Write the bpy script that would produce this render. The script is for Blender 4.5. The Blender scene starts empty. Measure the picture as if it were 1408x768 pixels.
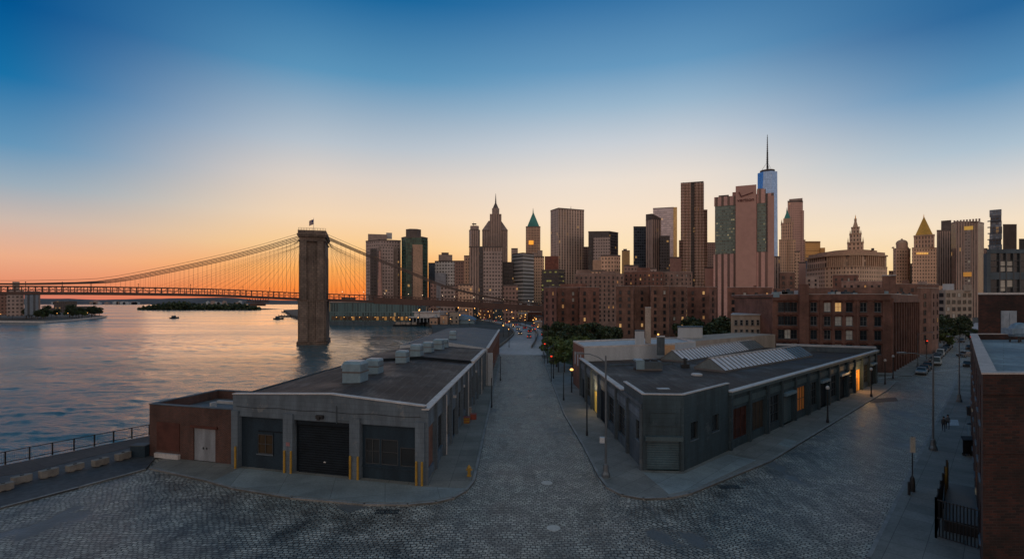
import bpy, math, random
import numpy as np
from mathutils import Vector, Matrix
R = math.radians
random.seed(7)
S = bpy.context.scene
COL = S.collection

# ------------------------------------------------------------------ camera, sky, sun, exposure
CAMH, FPX, CX, HY = 16.0, 700.0, 704.0, 413.0
cam = bpy.data.objects.new('camera', bpy.data.cameras.new('camera')); COL.objects.link(cam)
cam.location = (0, 0, CAMH); cam.rotation_euler = (R(90), 0, 0)
cam.data.sensor_width = 36; cam.data.lens = 36*FPX/1408; cam.data.shift_y = (HY-384)/1408
cam.data.clip_start = .1; cam.data.clip_end = 20000
S.camera = cam
S.view_settings.view_transform = 'Standard'; S.view_settings.look = 'None'
S.view_settings.exposure = 0; S.view_settings.gamma = 1; S.view_settings.use_curve_mapping = False
S.render.engine = 'CYCLES'
S.cycles.max_bounces = 5; S.cycles.diffuse_bounces = 3; S.cycles.glossy_bounces = 3
S.cycles.transmission_bounces = 4; S.cycles.volume_bounces = 0
S.cycles.use_denoising = True; S.cycles.use_fast_gi = False
S.cycles.sample_clamp_indirect = 3

def lin(c):
    return tuple(((x/255)/12.92 if x/255 <= .04045 else ((x/255+.055)/1.055)**2.4) for x in c)

W = bpy.data.worlds.new('World'); S.world = W; W.use_nodes = True
nt = W.node_tree; nt.nodes.clear()
def N(nt, t, **k):
    n = nt.nodes.new(t)
    for a, b in k.items(): setattr(n, a, b)
    return n
def mth(nt, op, a, b=None, c=None, clamp=False):
    n = nt.nodes.new('ShaderNodeMath'); n.operation = op; n.use_clamp = clamp
    for i, x in enumerate((a, b, c)):
        if x is None: continue
        if isinstance(x, (int, float)): n.inputs[i].default_value = x
        else: nt.links.new(x, n.inputs[i])
    return n.outputs[0]
tc = N(nt, 'ShaderNodeTexCoord'); sp = N(nt, 'ShaderNodeSeparateXYZ'); nt.links.new(tc.outputs['Generated'], sp.inputs[0])
az = mth(nt, 'ARCTAN2', sp.outputs[0], sp.outputs[1])
def ramp(nt, fac, stops):
    r = N(nt, 'ShaderNodeValToRGB'); nt.links.new(fac, r.inputs[0]); e = r.color_ramp.elements
    while len(e) < len(stops): e.new(.5)
    for i, (p, c) in enumerate(stops):
        e[i].position = p; e[i].color = (*lin(c), 1)
    return r.outputs[0]
zz = sp.outputs[2]
core = ramp(nt, zz, [(0,(240,118,66)),(.022,(252,140,58)),(.06,(254,174,92)),(.1,(252,204,142)),(.155,(244,214,180)),(.22,(222,209,198)),(.28,(184,194,204)),(.39,(92,148,186)),(.5,(24,102,156)),(1,(52,90,118))])
left = ramp(nt, zz, [(0,(208,118,100)),(.022,(230,142,106)),(.063,(236,174,138)),(.113,(204,184,172)),(.162,(154,172,186)),(.215,(98,148,184)),(.3,(22,112,166)),(.385,(0,84,144)),(1,(52,90,118))])
mid = ramp(nt, zz, [(0,(250,190,112)),(.06,(253,213,152)),(.1,(253,225,182)),(.16,(249,226,200)),(.227,(234,222,210)),(.29,(200,206,213)),(.35,(154,182,204)),(.41,(102,152,190)),(.51,(46,110,162)),(1,(52,90,118))])
rght = ramp(nt, zz, [(0,(252,198,122)),(.06,(252,219,168)),(.113,(244,224,198)),(.162,(218,214,210)),(.215,(172,192,207)),(.3,(92,144,184)),(.385,(40,102,154)),(1,(52,90,118))])
back = ramp(nt, zz, [(0,(150,135,130)),(.05,(198,166,150)),(.14,(254,208,182)),(.28,(234,206,190)),(.45,(172,184,184)),(1,(52,90,118))])
def sm(a, b):
    n = N(nt, 'ShaderNodeMapRange', interpolation_type='SMOOTHSTEP'); nt.links.new(az, n.inputs[0])
    n.inputs[1].default_value = R(a); n.inputs[2].default_value = R(b); return n.outputs[0]
def mixc(nt, f, a, b):
    n = N(nt, 'ShaderNodeMix', data_type='RGBA')
    for s, x in ((n.inputs[0], f), (n.inputs[6], a), (n.inputs[7], b)):
        if isinstance(x, (int, float)): s.default_value = x
        elif isinstance(x, tuple): s.default_value = (*x[:3], 1)
        else: nt.links.new(x, s)
    return n.outputs[2]
c = mixc(nt, sm(-46, -20), left, core); c = mixc(nt, sm(-16, 10), c, mid); c = mixc(nt, sm(16, 45), c, rght)
ab = mth(nt, 'ABSOLUTE', az); mr = N(nt, 'ShaderNodeMapRange', interpolation_type='SMOOTHSTEP'); nt.links.new(ab, mr.inputs[0])
mr.inputs[1].default_value = R(55); mr.inputs[2].default_value = R(125)
c = mixc(nt, mr.outputs[0], c, back)
bg = N(nt, 'ShaderNodeBackground'); nt.links.new(c, bg.inputs[0]); bg.inputs[1].default_value = 1.0
wo = N(nt, 'ShaderNodeOutputWorld'); nt.links.new(bg.outputs[0], wo.inputs[0])

sun = bpy.data.objects.new('sun', bpy.data.lights.new('sun', 'SUN')); COL.objects.link(sun)
sun.data.energy = .16; sun.data.angle = R(32); sun.data.color = (1, .55, .28)
SAZ, SEL = R(-20), R(6.0)
sun.rotation_euler = Vector((math.sin(SAZ)*math.cos(SEL), math.cos(SAZ)*math.cos(SEL), math.sin(SEL))).to_track_quat('Z', 'Y').to_euler()

# ------------------------------------------------------------------ helpers
def G(px, py, z=0.0):
    """a point of the ground (or of the level z) seen at a pixel of the 1408 px photograph"""
    Y = (CAMH-z)*FPX/(py-HY); return ((px-CX)/FPX*Y, Y)
def XA(px, Y): return (px-CX)/FPX*Y
def ZA(py, Y): return CAMH+(HY-py)/FPX*Y

class MB:
    def __init__(s): s.v, s.f, s.m = [], [], []
    def add(s, vs, fs, mi=0):
        o = len(s.v); s.v += [tuple(p) for p in vs]
        for f in fs: s.f.append(tuple(i+o for i in f)); s.m.append(mi)
        return s
    def box(s, x0, x1, y0, y1, z0, z1, mi=0):
        return s.add([(x0,y0,z0),(x1,y0,z0),(x1,y1,z0),(x0,y1,z0),(x0,y0,z1),(x1,y0,z1),(x1,y1,z1),(x0,y1,z1)],
                     [(0,3,2,1),(4,5,6,7),(0,1,5,4),(1,2,6,5),(2,3,7,6),(3,0,4,7)], mi)
    def prism(s, poly, z0, z1, mi=0, top=None, z1s=None):
        a = sum(poly[i][0]*poly[(i+1)%len(poly)][1]-poly[(i+1)%len(poly)][0]*poly[i][1] for i in range(len(poly)))
        idx = list(range(len(poly)))
        if a < 0: idx.reverse()
        P = [poly[i] for i in idx]; Z = [z1s[i] if z1s else z1 for i in idx]; n = len(P)
        vs = [(p[0],p[1],z0) for p in P]+[(p[0],p[1],z) for p, z in zip(P, Z)]
        s.add(vs, [(i,(i+1)%n,n+(i+1)%n,n+i) for i in range(n)], mi)
        s.add(vs, [tuple(range(n,2*n))], mi if top is None else top)
        s.add(vs, [tuple(reversed(range(n)))], mi)
        return s
    def beam(s, p, q, w, h, mi=0):
        p, q = Vector(p), Vector(q); d = (q-p).normalized()
        a = Vector((0,0,1)) if abs(d.z) < .98 else Vector((0,1,0))
        x = d.cross(a).normalized()*w/2; y = d.cross(x).normalized()*h/2
        vs = [p-x-y,p+x-y,p+x+y,p-x+y,q-x-y,q+x-y,q+x+y,q-x+y]
        return s.add(vs, [(0,1,2,3),(7,6,5,4),(0,4,5,1),(1,5,6,2),(2,6,7,3),(3,7,4,0)], mi)
    def tube(s, p, q, r0, r1=None, n=8, mi=0):
        r1 = r0 if r1 is None else r1
        p, q = Vector(p), Vector(q); d = (q-p).normalized()
        a = Vector((0,0,1)) if abs(d.z) < .98 else Vector((1,0,0))
        x = d.cross(a).normalized(); y = d.cross(x)
        vs = [p+(x*math.cos(t)+y*math.sin(t))*r0 for t in [2*math.pi*i/n for i in range(n)]]
        vs += [q+(x*math.cos(t)+y*math.sin(t))*r1 for t in [2*math.pi*i/n for i in range(n)]]
        return s.add(vs, [(i,n+i,n+(i+1)%n,(i+1)%n) for i in range(n)]+[tuple(range(n)), tuple(reversed(range(n,2*n)))], mi)
    def path(s, pts, r, n=6, mi=0):
        for a, b in zip(pts, pts[1:]): s.tube(a, b, r, r, n, mi)
        return s
    def lathe(s, c, prof, n=12, mi=0):
        vs, fs = [], []
        for r, z in prof:
            vs += [(c[0]+r*math.cos(2*math.pi*i/n), c[1]+r*math.sin(2*math.pi*i/n), c[2]+z) for i in range(n)]
        for k in range(len(prof)-1):
            fs += [(k*n+i,k*n+(i+1)%n,(k+1)*n+(i+1)%n,(k+1)*n+i) for i in range(n)]
        fs += [tuple(reversed(range(n))), tuple(range((len(prof)-1)*n, len(prof)*n))]
        return s.add(vs, fs, mi)
    def build(s, name, mats, parent=None, smooth=False):
        if not isinstance(mats, (list, tuple)): mats = [mats]
        off = Vector((0,0,0)); p = parent
        while p is not None: off += p.location; p = p.parent
        me = bpy.data.meshes.new(name)
        me.from_pydata([(x-off.x, y-off.y, z-off.z) for x, y, z in s.v], [], s.f)
        for m in mats: me.materials.append(m)
        me.polygons.foreach_set('material_index', s.m)
        if smooth: me.polygons.foreach_set('use_smooth', [True]*len(s.f))
        me.update()
        uv = me.uv_layers.new(name='UV')
        nl = len(me.loops); vi = np.empty(nl, np.int32); me.loops.foreach_get('vertex_index', vi)
        co = np.array(s.v, np.float64); ls = np.empty(len(s.f), np.int32); lt = np.empty(len(s.f), np.int32)
        me.polygons.foreach_get('loop_start', ls); me.polygons.foreach_get('loop_total', lt)
        nr = np.empty(len(s.f)*3); me.polygons.foreach_get('normal', nr); nr = nr.reshape(-1,3)
        pi = np.repeat(np.arange(len(s.f)), lt); nn = nr[pi]; pc = co[vi]
        flat = np.abs(nn[:,2]) > .75
        h = np.sqrt(nn[:,0]**2+nn[:,1]**2)+1e-9
        u = np.where(flat, pc[:,0], (-nn[:,1]*pc[:,0]+nn[:,0]*pc[:,1])/h); v = np.where(flat, pc[:,1], pc[:,2])
        uv.data.foreach_set('uv', np.stack([u,v],1).ravel().astype(np.float32))
        o = bpy.data.objects.new(name, me); COL.objects.link(o)
        if parent is not None: o.parent = parent
        return o

def tag(o, label, cat, group=None, kind=None):
    if label: o['label'] = label
    if cat: o['category'] = cat
    if group: o['group'] = group
    if kind: o['kind'] = kind
    return o
def thing(name, label, cat, loc=(0,0,0), group=None, rz=0):
    o = bpy.data.objects.new(name, None); COL.objects.link(o); o.location = loc; o.rotation_euler = (0,0,rz)
    o.empty_display_size = .1
    return tag(o, label, cat, group)
def struct(o): o['kind'] = 'structure'; return o
KIDS = {}
def copy_tree(o, parent=None):
    c = o.copy(); COL.objects.link(c)
    if parent is not None: c.parent = parent
    for ch in list(o.children): copy_tree(ch, c)
    return c
def dup(o, loc, rz=0, label=None, group=None, sc=None):
    c = copy_tree(o); c.location = loc; c.rotation_euler = (0,0,rz)
    if label: c['label'] = label
    if group: c['group'] = group
    if sc: c.scale = sc if isinstance(sc, tuple) else (sc,)*3
    return c
ORD = ['first','second','third','fourth','fifth','sixth','seventh','eighth','ninth','tenth','eleventh','twelfth','thirteenth','fourteenth','fifteenth','sixteenth','seventeenth','eighteenth','nineteenth','twentieth',
       'twenty-first','twenty-second','twenty-third','twenty-fourth','twenty-fifth','twenty-sixth','twenty-seventh','twenty-eighth','twenty-ninth','thirtieth']+['%d-th'%i for i in range(31,90)]

# ------------------------------------------------------------------ materials
def new_mat(name):
    m = bpy.data.materials.new(name); m.use_nodes = True; t = m.node_tree
    b = t.nodes['Principled BSDF']; return m, t, b
def pos(t):
    g = N(t, 'ShaderNodeNewGeometry'); return g.outputs['Position']
def noise(t, vec, scale, detail=3, rough=.55, out='Fac'):
    n = N(t, 'ShaderNodeTexNoise'); n.inputs['Scale'].default_value = scale; n.inputs['Detail'].default_value = detail
    n.inputs['Roughness'].default_value = rough
    if vec is not None: t.links.new(vec, n.inputs['Vector'])
    return n.outputs[out]
def vscale(t, vec, s):
    n = N(t, 'ShaderNodeVectorMath', operation='MULTIPLY'); t.links.new(vec, n.inputs[0]); n.inputs[1].default_value = s; return n.outputs[0]
def mapr(t, x, a, b, c=0., d=1.):
    n = N(t, 'ShaderNodeMapRange'); t.links.new(x, n.inputs[0])
    for i, q in enumerate((a,b,c,d)): n.inputs[i+1].default_value = q
    return n.outputs[0]
def bump(t, b, h, strength=.3, dist=.05):
    n = N(t, 'ShaderNodeBump'); n.inputs['Strength'].default_value = strength; n.inputs['Distance'].default_value = dist
    t.links.new(h, n.inputs['Height']); t.links.new(n.outputs[0], b.inputs['Normal'])
def M(name, c, rough=.7, var=.35, scale=.6, metal=0., fine=.2, bmp=0., streak=False, spec=.5):
    """plain surface with real wear: two noises shift the base colour; streak stretches one of them down the wall"""
    m, t, b = new_mat(name); c = lin(c) if max(c) > 1 else c
    p = pos(t)
    v1 = vscale(t, p, (1,1,.18)) if streak else p
    n1 = mapr(t, noise(t, v1, scale, 4), .3, .7, 1-var, 1+var); n2 = mapr(t, noise(t, p, scale*14, 2), .3, .7, 1-fine, 1+fine)
    k = mth(t, 'MULTIPLY', n1, n2)
    n = N(t, 'ShaderNodeVectorMath', operation='SCALE'); n.inputs[0].default_value = c; t.links.new(k, n.inputs['Scale'])
    t.links.new(n.outputs[0], b.inputs['Base Color'])
    b.inputs['Roughness'].default_value = rough; b.inputs['Metallic'].default_value = metal; b.inputs['Specular IOR Level'].default_value = spec
    if bmp: bump(t, b, n2, bmp, .02)
    return m
def uvn(t): return N(t, 'ShaderNodeUVMap', uv_map='UV').outputs[0]
def brick_mat(name, c1, c2, mort, bw=.3, bh=.1, var=.35, rough=.85, scale=.35):
    m, t, b = new_mat(name); u = uvn(t)
    br = N(t, 'ShaderNodeTexBrick'); t.links.new(u, br.inputs['Vector'])
    br.inputs['Scale'].default_value = 1; br.inputs['Brick Width'].default_value = bw; br.inputs['Row Height'].default_value = bh
    br.inputs['Mortar Size'].default_value = bh*.13; br.inputs['Mortar Smooth'].default_value = .3
    for k, cc in (('Color1',c1),('Color2',c2),('Mortar',mort)): br.inputs[k].default_value = (*cc,1)
    p = pos(t); k = mth(t, 'MULTIPLY', mapr(t, noise(t, p, scale, 5, .6), .3, .7, 1-var, 1+var), mapr(t, noise(t, vscale(t,p,(1,1,.15)), 1.3, 3), .3, .7, .82, 1.18))
    n = N(t, 'ShaderNodeVectorMath', operation='SCALE'); t.links.new(br.outputs['Color'], n.inputs[0]); t.links.new(k, n.inputs['Scale'])
    t.links.new(n.outputs[0], b.inputs['Base Color']); b.inputs['Roughness'].default_value = rough
    bump(t, b, mth(t, 'SUBTRACT', 1., br.outputs['Fac']), .5, .02)
    return m
def emit(name, c, s):
    m, t, b = new_mat(name); c = lin(c)
    b.inputs['Base Color'].default_value = (*[min(1,x) for x in c],1); b.inputs['Emission Color'].default_value = (*c,1); b.inputs['Emission Strength'].default_value = s
    return m
def glass(name, c=(.02,.025,.03), rough=.12, metal=0.):
    m, t, b = new_mat(name); p = pos(t)
    k = mapr(t, noise(t, p, .25, 2), .3, .7, .6, 1.5)
    n = N(t, 'ShaderNodeVectorMath', operation='SCALE'); n.inputs[0].default_value = c; t.links.new(k, n.inputs['Scale'])
    t.links.new(n.outputs[0], b.inputs['Base Color']); b.inputs['Roughness'].default_value = rough; b.inputs['Metallic'].default_value = metal
    b.inputs['IOR'].default_value = 1.55
    return m
WALLK = 1.6
def facade(name, wall, gl, cw=3.4, ch=4.2, fw=.5, fh=.55, lit=.01, litc=(255,190,110), ls=1.2, groug=.2, gm=0., spread=1., gv=.6):
    """storeys of windows: wall between panes of glass, a few of them with the lamps on"""
    m, t, b = new_mat(name); wall = lin(wall) if max(wall) > 1 else tuple(x*min(WALLK,.7/max(wall)) for x in wall); gl = lin(gl) if max(gl) > 1 else gl
    if cw < 10: cw *= .8
    if ch < 10: ch *= .8
    lit *= .6; k_ = .1; gl = tuple(g*(1-k_)+w*k_ for g,w in zip(gl,wall))
    u = uvn(t); d = N(t, 'ShaderNodeVectorMath', operation='DIVIDE'); t.links.new(u, d.inputs[0]); d.inputs[1].default_value = (cw,ch,1)
    s = N(t, 'ShaderNodeSeparateXYZ'); t.links.new(d.outputs[0], s.inputs[0])
    def inside(x, w):
        f = mth(t, 'FRACT', x); return mth(t, 'LESS_THAN', mth(t, 'ABSOLUTE', mth(t, 'SUBTRACT', f, .5)), w/2)
    mask = mth(t, 'MULTIPLY', inside(s.outputs[0], fw), inside(s.outputs[1], fh))
    fl = N(t, 'ShaderNodeVectorMath', operation='FLOOR'); t.links.new(d.outputs[0], fl.inputs[0])
    wn = N(t, 'ShaderNodeTexWhiteNoise', noise_dimensions='3D'); t.links.new(fl.outputs[0], wn.inputs[0])
    # lamps on come in runs: the chance rises where a slow noise is high
    slow = noise(t, vscale(t, fl.outputs[0], (.09,.45,0)), 1., 2)
    thr = mapr(t, slow, .42, .72, 1-lit*.25, 1-lit*3.2*spread)
    on = mth(t, 'MULTIPLY', mth(t, 'GREATER_THAN', wn.outputs[0], thr), mask)
    wn2 = N(t, 'ShaderNodeTexWhiteNoise', noise_dimensions='3D'); t.links.new(vscale(t, fl.outputs[0], (1.7,1.3,1)), wn2.inputs[0])
    gcol = N(t, 'ShaderNodeVectorMath', operation='SCALE'); gcol.inputs[0].default_value = gl; t.links.new(mapr(t, wn2.outputs[0], 0, 1, 1-gv, 1+gv), gcol.inputs['Scale'])
    p = pos(t); wc = N(t, 'ShaderNodeVectorMath', operation='SCALE'); wc.inputs[0].default_value = wall
    t.links.new(mth(t, 'MULTIPLY', mapr(t, noise(t, vscale(t,p,(1,1,.3)), .05, 4), .3, .7, .8, 1.2), mapr(t, noise(t, p, .7, 2), .3, .7, .88, 1.12)), wc.inputs['Scale'])
    t.links.new(mixc(t, mask, wc.outputs[0], gcol.outputs[0]), b.inputs['Base Color'])
    t.links.new(mapr(t, mask, 0, 1, .8, groug), b.inputs['Roughness'])
    t.links.new(mapr(t, mask, 0, 1, 0, gm), b.inputs['Metallic'])
    b.inputs['Emission Color'].default_value = (*lin(litc),1)
    t.links.new(mth(t, 'MULTIPLY', on, mapr(t, wn2.outputs[0], 0, 1, ls*.06, ls*.36)), b.inputs['Emission Strength'])
    return m

def cobble_mat():
    m, t, b = new_mat('cobble_stones'); p = pos(t)
    wob = N(t, 'ShaderNodeVectorMath', operation='MULTIPLY_ADD'); t.links.new(noise(t, p, .35, 2, out='Color'), wob.inputs[0]); wob.inputs[1].default_value = (1.1,1.1,0); t.links.new(p, wob.inputs[2])
    wob2 = N(t, 'ShaderNodeVectorMath', operation='MULTIPLY_ADD'); t.links.new(noise(t, p, 2.6, 2, out='Color'), wob2.inputs[0]); wob2.inputs[1].default_value = (.16,.16,0); t.links.new(wob.outputs[0], wob2.inputs[2])
    def setts(vec, rot):
        mp = N(t, 'ShaderNodeMapping'); t.links.new(vec, mp.inputs[0]); mp.inputs['Rotation'].default_value = (0,0,rot)
        br = N(t, 'ShaderNodeTexBrick'); t.links.new(mp.outputs[0], br.inputs['Vector'])
        br.inputs['Scale'].default_value = 1; br.inputs['Brick Width'].default_value = .38; br.inputs['Row Height'].default_value = .28
        br.inputs['Mortar Size'].default_value = .04; br.inputs['Mortar Smooth'].default_value = .5
        br.inputs['Color1'].default_value = (1,1,1,1); br.inputs['Color2'].default_value = (.5,.5,.5,1); br.inputs['Mortar'].default_value = (.05,.05,.05,1)
        return br
    a, bb = setts(wob2.outputs[0], 0), setts(wob2.outputs[0], R(44))
    s = N(t, 'ShaderNodeSeparateXYZ'); t.links.new(p, s.inputs[0])
    # the setts follow the street: a line through the junction parts the two layings
    side = mth(t, 'GREATER_THAN', mth(t, 'SUBTRACT', mth(t, 'MULTIPLY', s.outputs[0], .92), mth(t, 'SUBTRACT', s.outputs[1], 33.)), 0.)
    right = mth(t, 'MULTIPLY', side, mth(t, 'GREATER_THAN', s.outputs[0], 9.))
    col = mixc(t, right, a.outputs['Color'], bb.outputs['Color']); fac = mixc(t, right, a.outputs['Fac'], bb.outputs['Fac'])
    big = noise(t, p, .09, 5, .6); med = noise(t, p, .5, 4); fn = noise(t, p, 5, 3)
    tint = mixc(t, mapr(t, big, .35, .65), (.52,.46,.39), (.345,.345,.3))
    st = N(t, 'ShaderNodeVectorMath', operation='MULTIPLY'); t.links.new(tint, st.inputs[0]); t.links.new(col, st.inputs[1])
    k = mth(t, 'MULTIPLY', mapr(t, med, .3, .7, .5, 1.5), mapr(t, fn, .3, .7, .78, 1.25))
    sc = N(t, 'ShaderNodeVectorMath', operation='SCALE'); t.links.new(st.outputs[0], sc.inputs[0]); t.links.new(k, sc.inputs['Scale'])
    # bald patches where the setts are worn or tarred over
    patch = mapr(t, noise(t, vscale(t, p, (1,.7,1)), .13, 4, .6), .61, .645)
    ruts = mapr(t, noise(t, vscale(t, p, (.55,.12,1)), 1., 6, .7), .5, .66, 1., .5)
    sr = N(t, 'ShaderNodeVectorMath', operation='SCALE'); t.links.new(sc.outputs[0], sr.inputs[0]); t.links.new(ruts, sr.inputs['Scale']); sc = sr
    fin = mixc(t, patch, sc.outputs[0], (.13,.125,.12))
    t.links.new(fin, b.inputs['Base Color'])
    t.links.new(mapr(t, med, .3, .7, .34, .6), b.inputs['Roughness']); b.inputs['Specular IOR Level'].default_value = .5
    hgt = mth(t, 'ADD', mth(t, 'MULTIPLY', mth(t, 'SUBTRACT', 1., fac), mth(t, 'SUBTRACT', 1., patch)), mth(t, 'MULTIPLY', fn, .6))
    bump(t, b, hgt, 1., .09)
    return m

def water_mat():
    m, t, b = new_mat('river_water'); p = pos(t)
    b.inputs['Base Color'].default_value = (.04,.125,.15,1); b.inputs['IOR'].default_value = 1.333
    w1 = noise(t, vscale(t, p, (.16,.4,1)), 1, 6, .68); w2 = noise(t, vscale(t, p, (.8,1.7,1)), 1, 4, .6); w3 = noise(t, vscale(t, p, (.016,.05,1)), 1, 3)
    calm = mapr(t, noise(t, vscale(t, p, (.006,.022,1)), 1, 4), .42, .62, 1., .45)
    t.links.new(mapr(t, calm, .45, 1, .1, .2), b.inputs['Roughness'])
    h = mth(t, 'ADD', mth(t, 'MULTIPLY', w1, 1.6), mth(t, 'ADD', mth(t, 'MULTIPLY', w2, .4), mth(t, 'MULTIPLY', w3, 3.)))
    h = mth(t, 'MULTIPLY', h, calm)
    bump(t, b, h, 1., .22); b.inputs['Specular IOR Level'].default_value = .5
    return m

def slab_mat(name, c, sx=1.8, rough=.8, rot=0.):
    m, t, b = new_mat(name); p = pos(t)
    mp = N(t, 'ShaderNodeMapping'); t.links.new(p, mp.inputs[0]); mp.inputs['Rotation'].default_value = (0,0,rot)
    br = N(t, 'ShaderNodeTexBrick'); t.links.new(mp.outputs[0], br.inputs['Vector']); br.offset = 0
    br.inputs['Scale'].default_value = 1; br.inputs['Brick Width'].default_value = sx; br.inputs['Row Height'].default_value = sx
    br.inputs['Mortar Size'].default_value = .018; br.inputs['Color1'].default_value = (1,1,1,1); br.inputs['Color2'].default_value = (.8,.8,.8,1); br.inputs['Mortar'].default_value = (.4,.4,.4,1)
    k = mth(t, 'MULTIPLY', mapr(t, noise(t, p, .22, 5, .65), .3, .7, .7, 1.25), mapr(t, noise(t, p, 6, 3), .3, .7, .85, 1.15))
    st = N(t, 'ShaderNodeVectorMath', operation='SCALE'); t.links.new(br.outputs['Color'], st.inputs[0]); t.links.new(k, st.inputs['Scale'])
    f = N(t, 'ShaderNodeVectorMath', operation='MULTIPLY'); t.links.new(st.outputs[0], f.inputs[0]); f.inputs[1].default_value = c
    t.links.new(f.outputs[0], b.inputs['Base Color']); b.inputs['Roughness'].default_value = rough
    bump(t, b, noise(t, p, 9, 3), .2, .02)
    return m
def leaf_mat(name, c):
    m, t, b = new_mat(name)
    g = N(t, 'ShaderNodeNewGeometry'); k = mapr(t, g.outputs['Random Per Island'], 0, 1, .5, 1.6)
    n = N(t, 'ShaderNodeVectorMath', operation='SCALE'); n.inputs[0].default_value = c; t.links.new(k, n.inputs['Scale'])
    t.links.new(n.outputs[0], b.inputs['Base Color']); b.inputs['Roughness'].default_value = .6
    return m

m_cob = cobble_mat(); m_water = water_mat()
m_side = slab_mat('pavement_concrete', (.23,.215,.19)); m_side2 = slab_mat('pavement_concrete_angled', (.23,.225,.21), 1.8, .8, R(44))
m_apron = slab_mat('apron_concrete', (.24,.265,.265), 4.3, .75, R(-14))
m_kerb = M('kerb_stone', (.24,.235,.23), .75, .25, .8)
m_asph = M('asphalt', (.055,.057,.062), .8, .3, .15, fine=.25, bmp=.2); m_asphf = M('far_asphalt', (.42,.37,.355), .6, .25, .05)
m_land = M('bare_ground', (.06,.058,.05), .9, .4, .05)
m_plank = slab_mat('boardwalk_planks', (.075,.06,.055), .9, .8, R(30))
def block_wall(name, c, peel, bw=.9, bh=.42, rough=.75):
    m, t, b = new_mat(name); u = uvn(t); p = pos(t)
    br = N(t,'ShaderNodeTexBrick'); t.links.new(u,br.inputs['Vector']); br.inputs['Scale'].default_value = 1; br.inputs['Brick Width'].default_value = bw; br.inputs['Row Height'].default_value = bh
    br.inputs['Mortar Size'].default_value = .018; br.inputs['Mortar Smooth'].default_value = .4; br.inputs['Color1'].default_value = (1,1,1,1); br.inputs['Color2'].default_value = (.9,.9,.9,1); br.inputs['Mortar'].default_value = (.68,.68,.68,1)
    k = mth(t,'MULTIPLY',mapr(t,noise(t,vscale(t,p,(1,1,.16)),.9,5,.65),.3,.7,.68,1.3),mapr(t,noise(t,p,.35,4),.3,.7,.85,1.15))
    st = N(t,'ShaderNodeVectorMath',operation='SCALE'); t.links.new(br.outputs['Color'],st.inputs[0]); t.links.new(k,st.inputs['Scale'])
    f = N(t,'ShaderNodeVectorMath',operation='MULTIPLY'); t.links.new(st.outputs[0],f.inputs[0]); f.inputs[1].default_value = c
    pl = mapr(t,noise(t,p,.8,8,.75),.6,.64); rust = mapr(t,noise(t,vscale(t,p,(2.5,2.5,.22)),1.,5,.7),.64,.74)
    q = mixc(t,mth(t,'MULTIPLY',pl,.7),f.outputs[0],peel); q = mixc(t,mth(t,'MULTIPLY',rust,.5),q,(.06,.04,.03))
    t.links.new(q,b.inputs['Base Color']); b.inputs['Roughness'].default_value = rough; bump(t,b,mth(t,'SUBTRACT',1.,br.outputs['Fac']),.35,.015); return m
m_grey = block_wall('grey_painted_wall',(.115,.148,.182),(.19,.2,.205)); m_greyd = block_wall('dark_grey_painted_wall',(.075,.1,.122),(.13,.14,.145)); 
m_navy = M('navy_painted_panel', (.018,.034,.05), .7, .3, .7, streak=True, spec=.25); m_navyd = M('dark_shutter_paint', (.009,.014,.02), .75, .25, .8, spec=.2)
m_teal = block_wall('slate_blue_wall',(.042,.07,.088),(.085,.11,.125)); m_tealp = M('slate_blue_pilaster', (.065,.1,.115), .6, .2, .8, streak=True)
def felt_mat(name, c, seam, rot=0., row=1.05, rough=.85):
    m, t, b = new_mat(name); p = pos(t); mp = N(t,'ShaderNodeMapping'); t.links.new(p,mp.inputs[0]); mp.inputs['Rotation'].default_value = (0,0,rot)
    br = N(t,'ShaderNodeTexBrick'); t.links.new(mp.outputs[0],br.inputs['Vector']); br.inputs['Scale'].default_value = 1; br.inputs['Brick Width'].default_value = 9; br.inputs['Row Height'].default_value = row
    br.inputs['Mortar Size'].default_value = .03; br.inputs['Mortar Smooth'].default_value = .4; br.inputs['Color1'].default_value = (1,1,1,1); br.inputs['Color2'].default_value = (.72,.72,.72,1); br.inputs['Mortar'].default_value = (seam,seam,seam,1)
    big = noise(t,p,.16,5,.62); k = mth(t,'MULTIPLY',mapr(t,big,.3,.7,.55,1.5),mapr(t,noise(t,p,4,3),.3,.7,.8,1.25))
    scuff = mapr(t,noise(t,vscale(t,p,(1.6,.35,1)),.5,6,.75),.53,.68)
    st = N(t,'ShaderNodeVectorMath',operation='SCALE'); t.links.new(br.outputs['Color'],st.inputs[0]); t.links.new(k,st.inputs['Scale'])
    f = N(t,'ShaderNodeVectorMath',operation='MULTIPLY'); t.links.new(st.outputs[0],f.inputs[0]); f.inputs[1].default_value = c
    t.links.new(mixc(t,mth(t,'MULTIPLY',scuff,.55),f.outputs[0],(.17,.145,.135)),b.inputs['Base Color']); b.inputs['Specular IOR Level'].default_value = .3
    t.links.new(mapr(t,big,.35,.6,.55,rough),b.inputs['Roughness']); bump(t,b,mth(t,'SUBTRACT',1.,br.outputs['Fac']),.4,.02); return m
m_roof = felt_mat('tar_roof',(.062,.043,.034),1.7,R(90)); m_roofb = felt_mat('blue_grey_roof',(.13,.135,.145),.6,0)
m_cap = M('pale_coping', (.5,.47,.46), .6, .2, .8)
m_white = M('white_paint', (.42,.44,.47), .6, .15, .8, streak=True)
m_duct = M('galvanised_duct', (.2,.3,.37), .45, .15, 1.5, metal=.25)
m_yel = M('yellow_paint', (.38,.22,.03), .5, .25, 3)
m_red = M('red_paint', (.28,.06,.04), .6, .3, 2)
m_black = M('black_metal', (.02,.021,.023), .5, .2, 2); m_pole = M('lamp_pole_metal', (.13,.15,.17), .45, .2, 2, metal=.4)
m_brick = brick_mat('red_brick', (.095,.03,.018), (.05,.018,.013), (.14,.11,.1))
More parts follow.
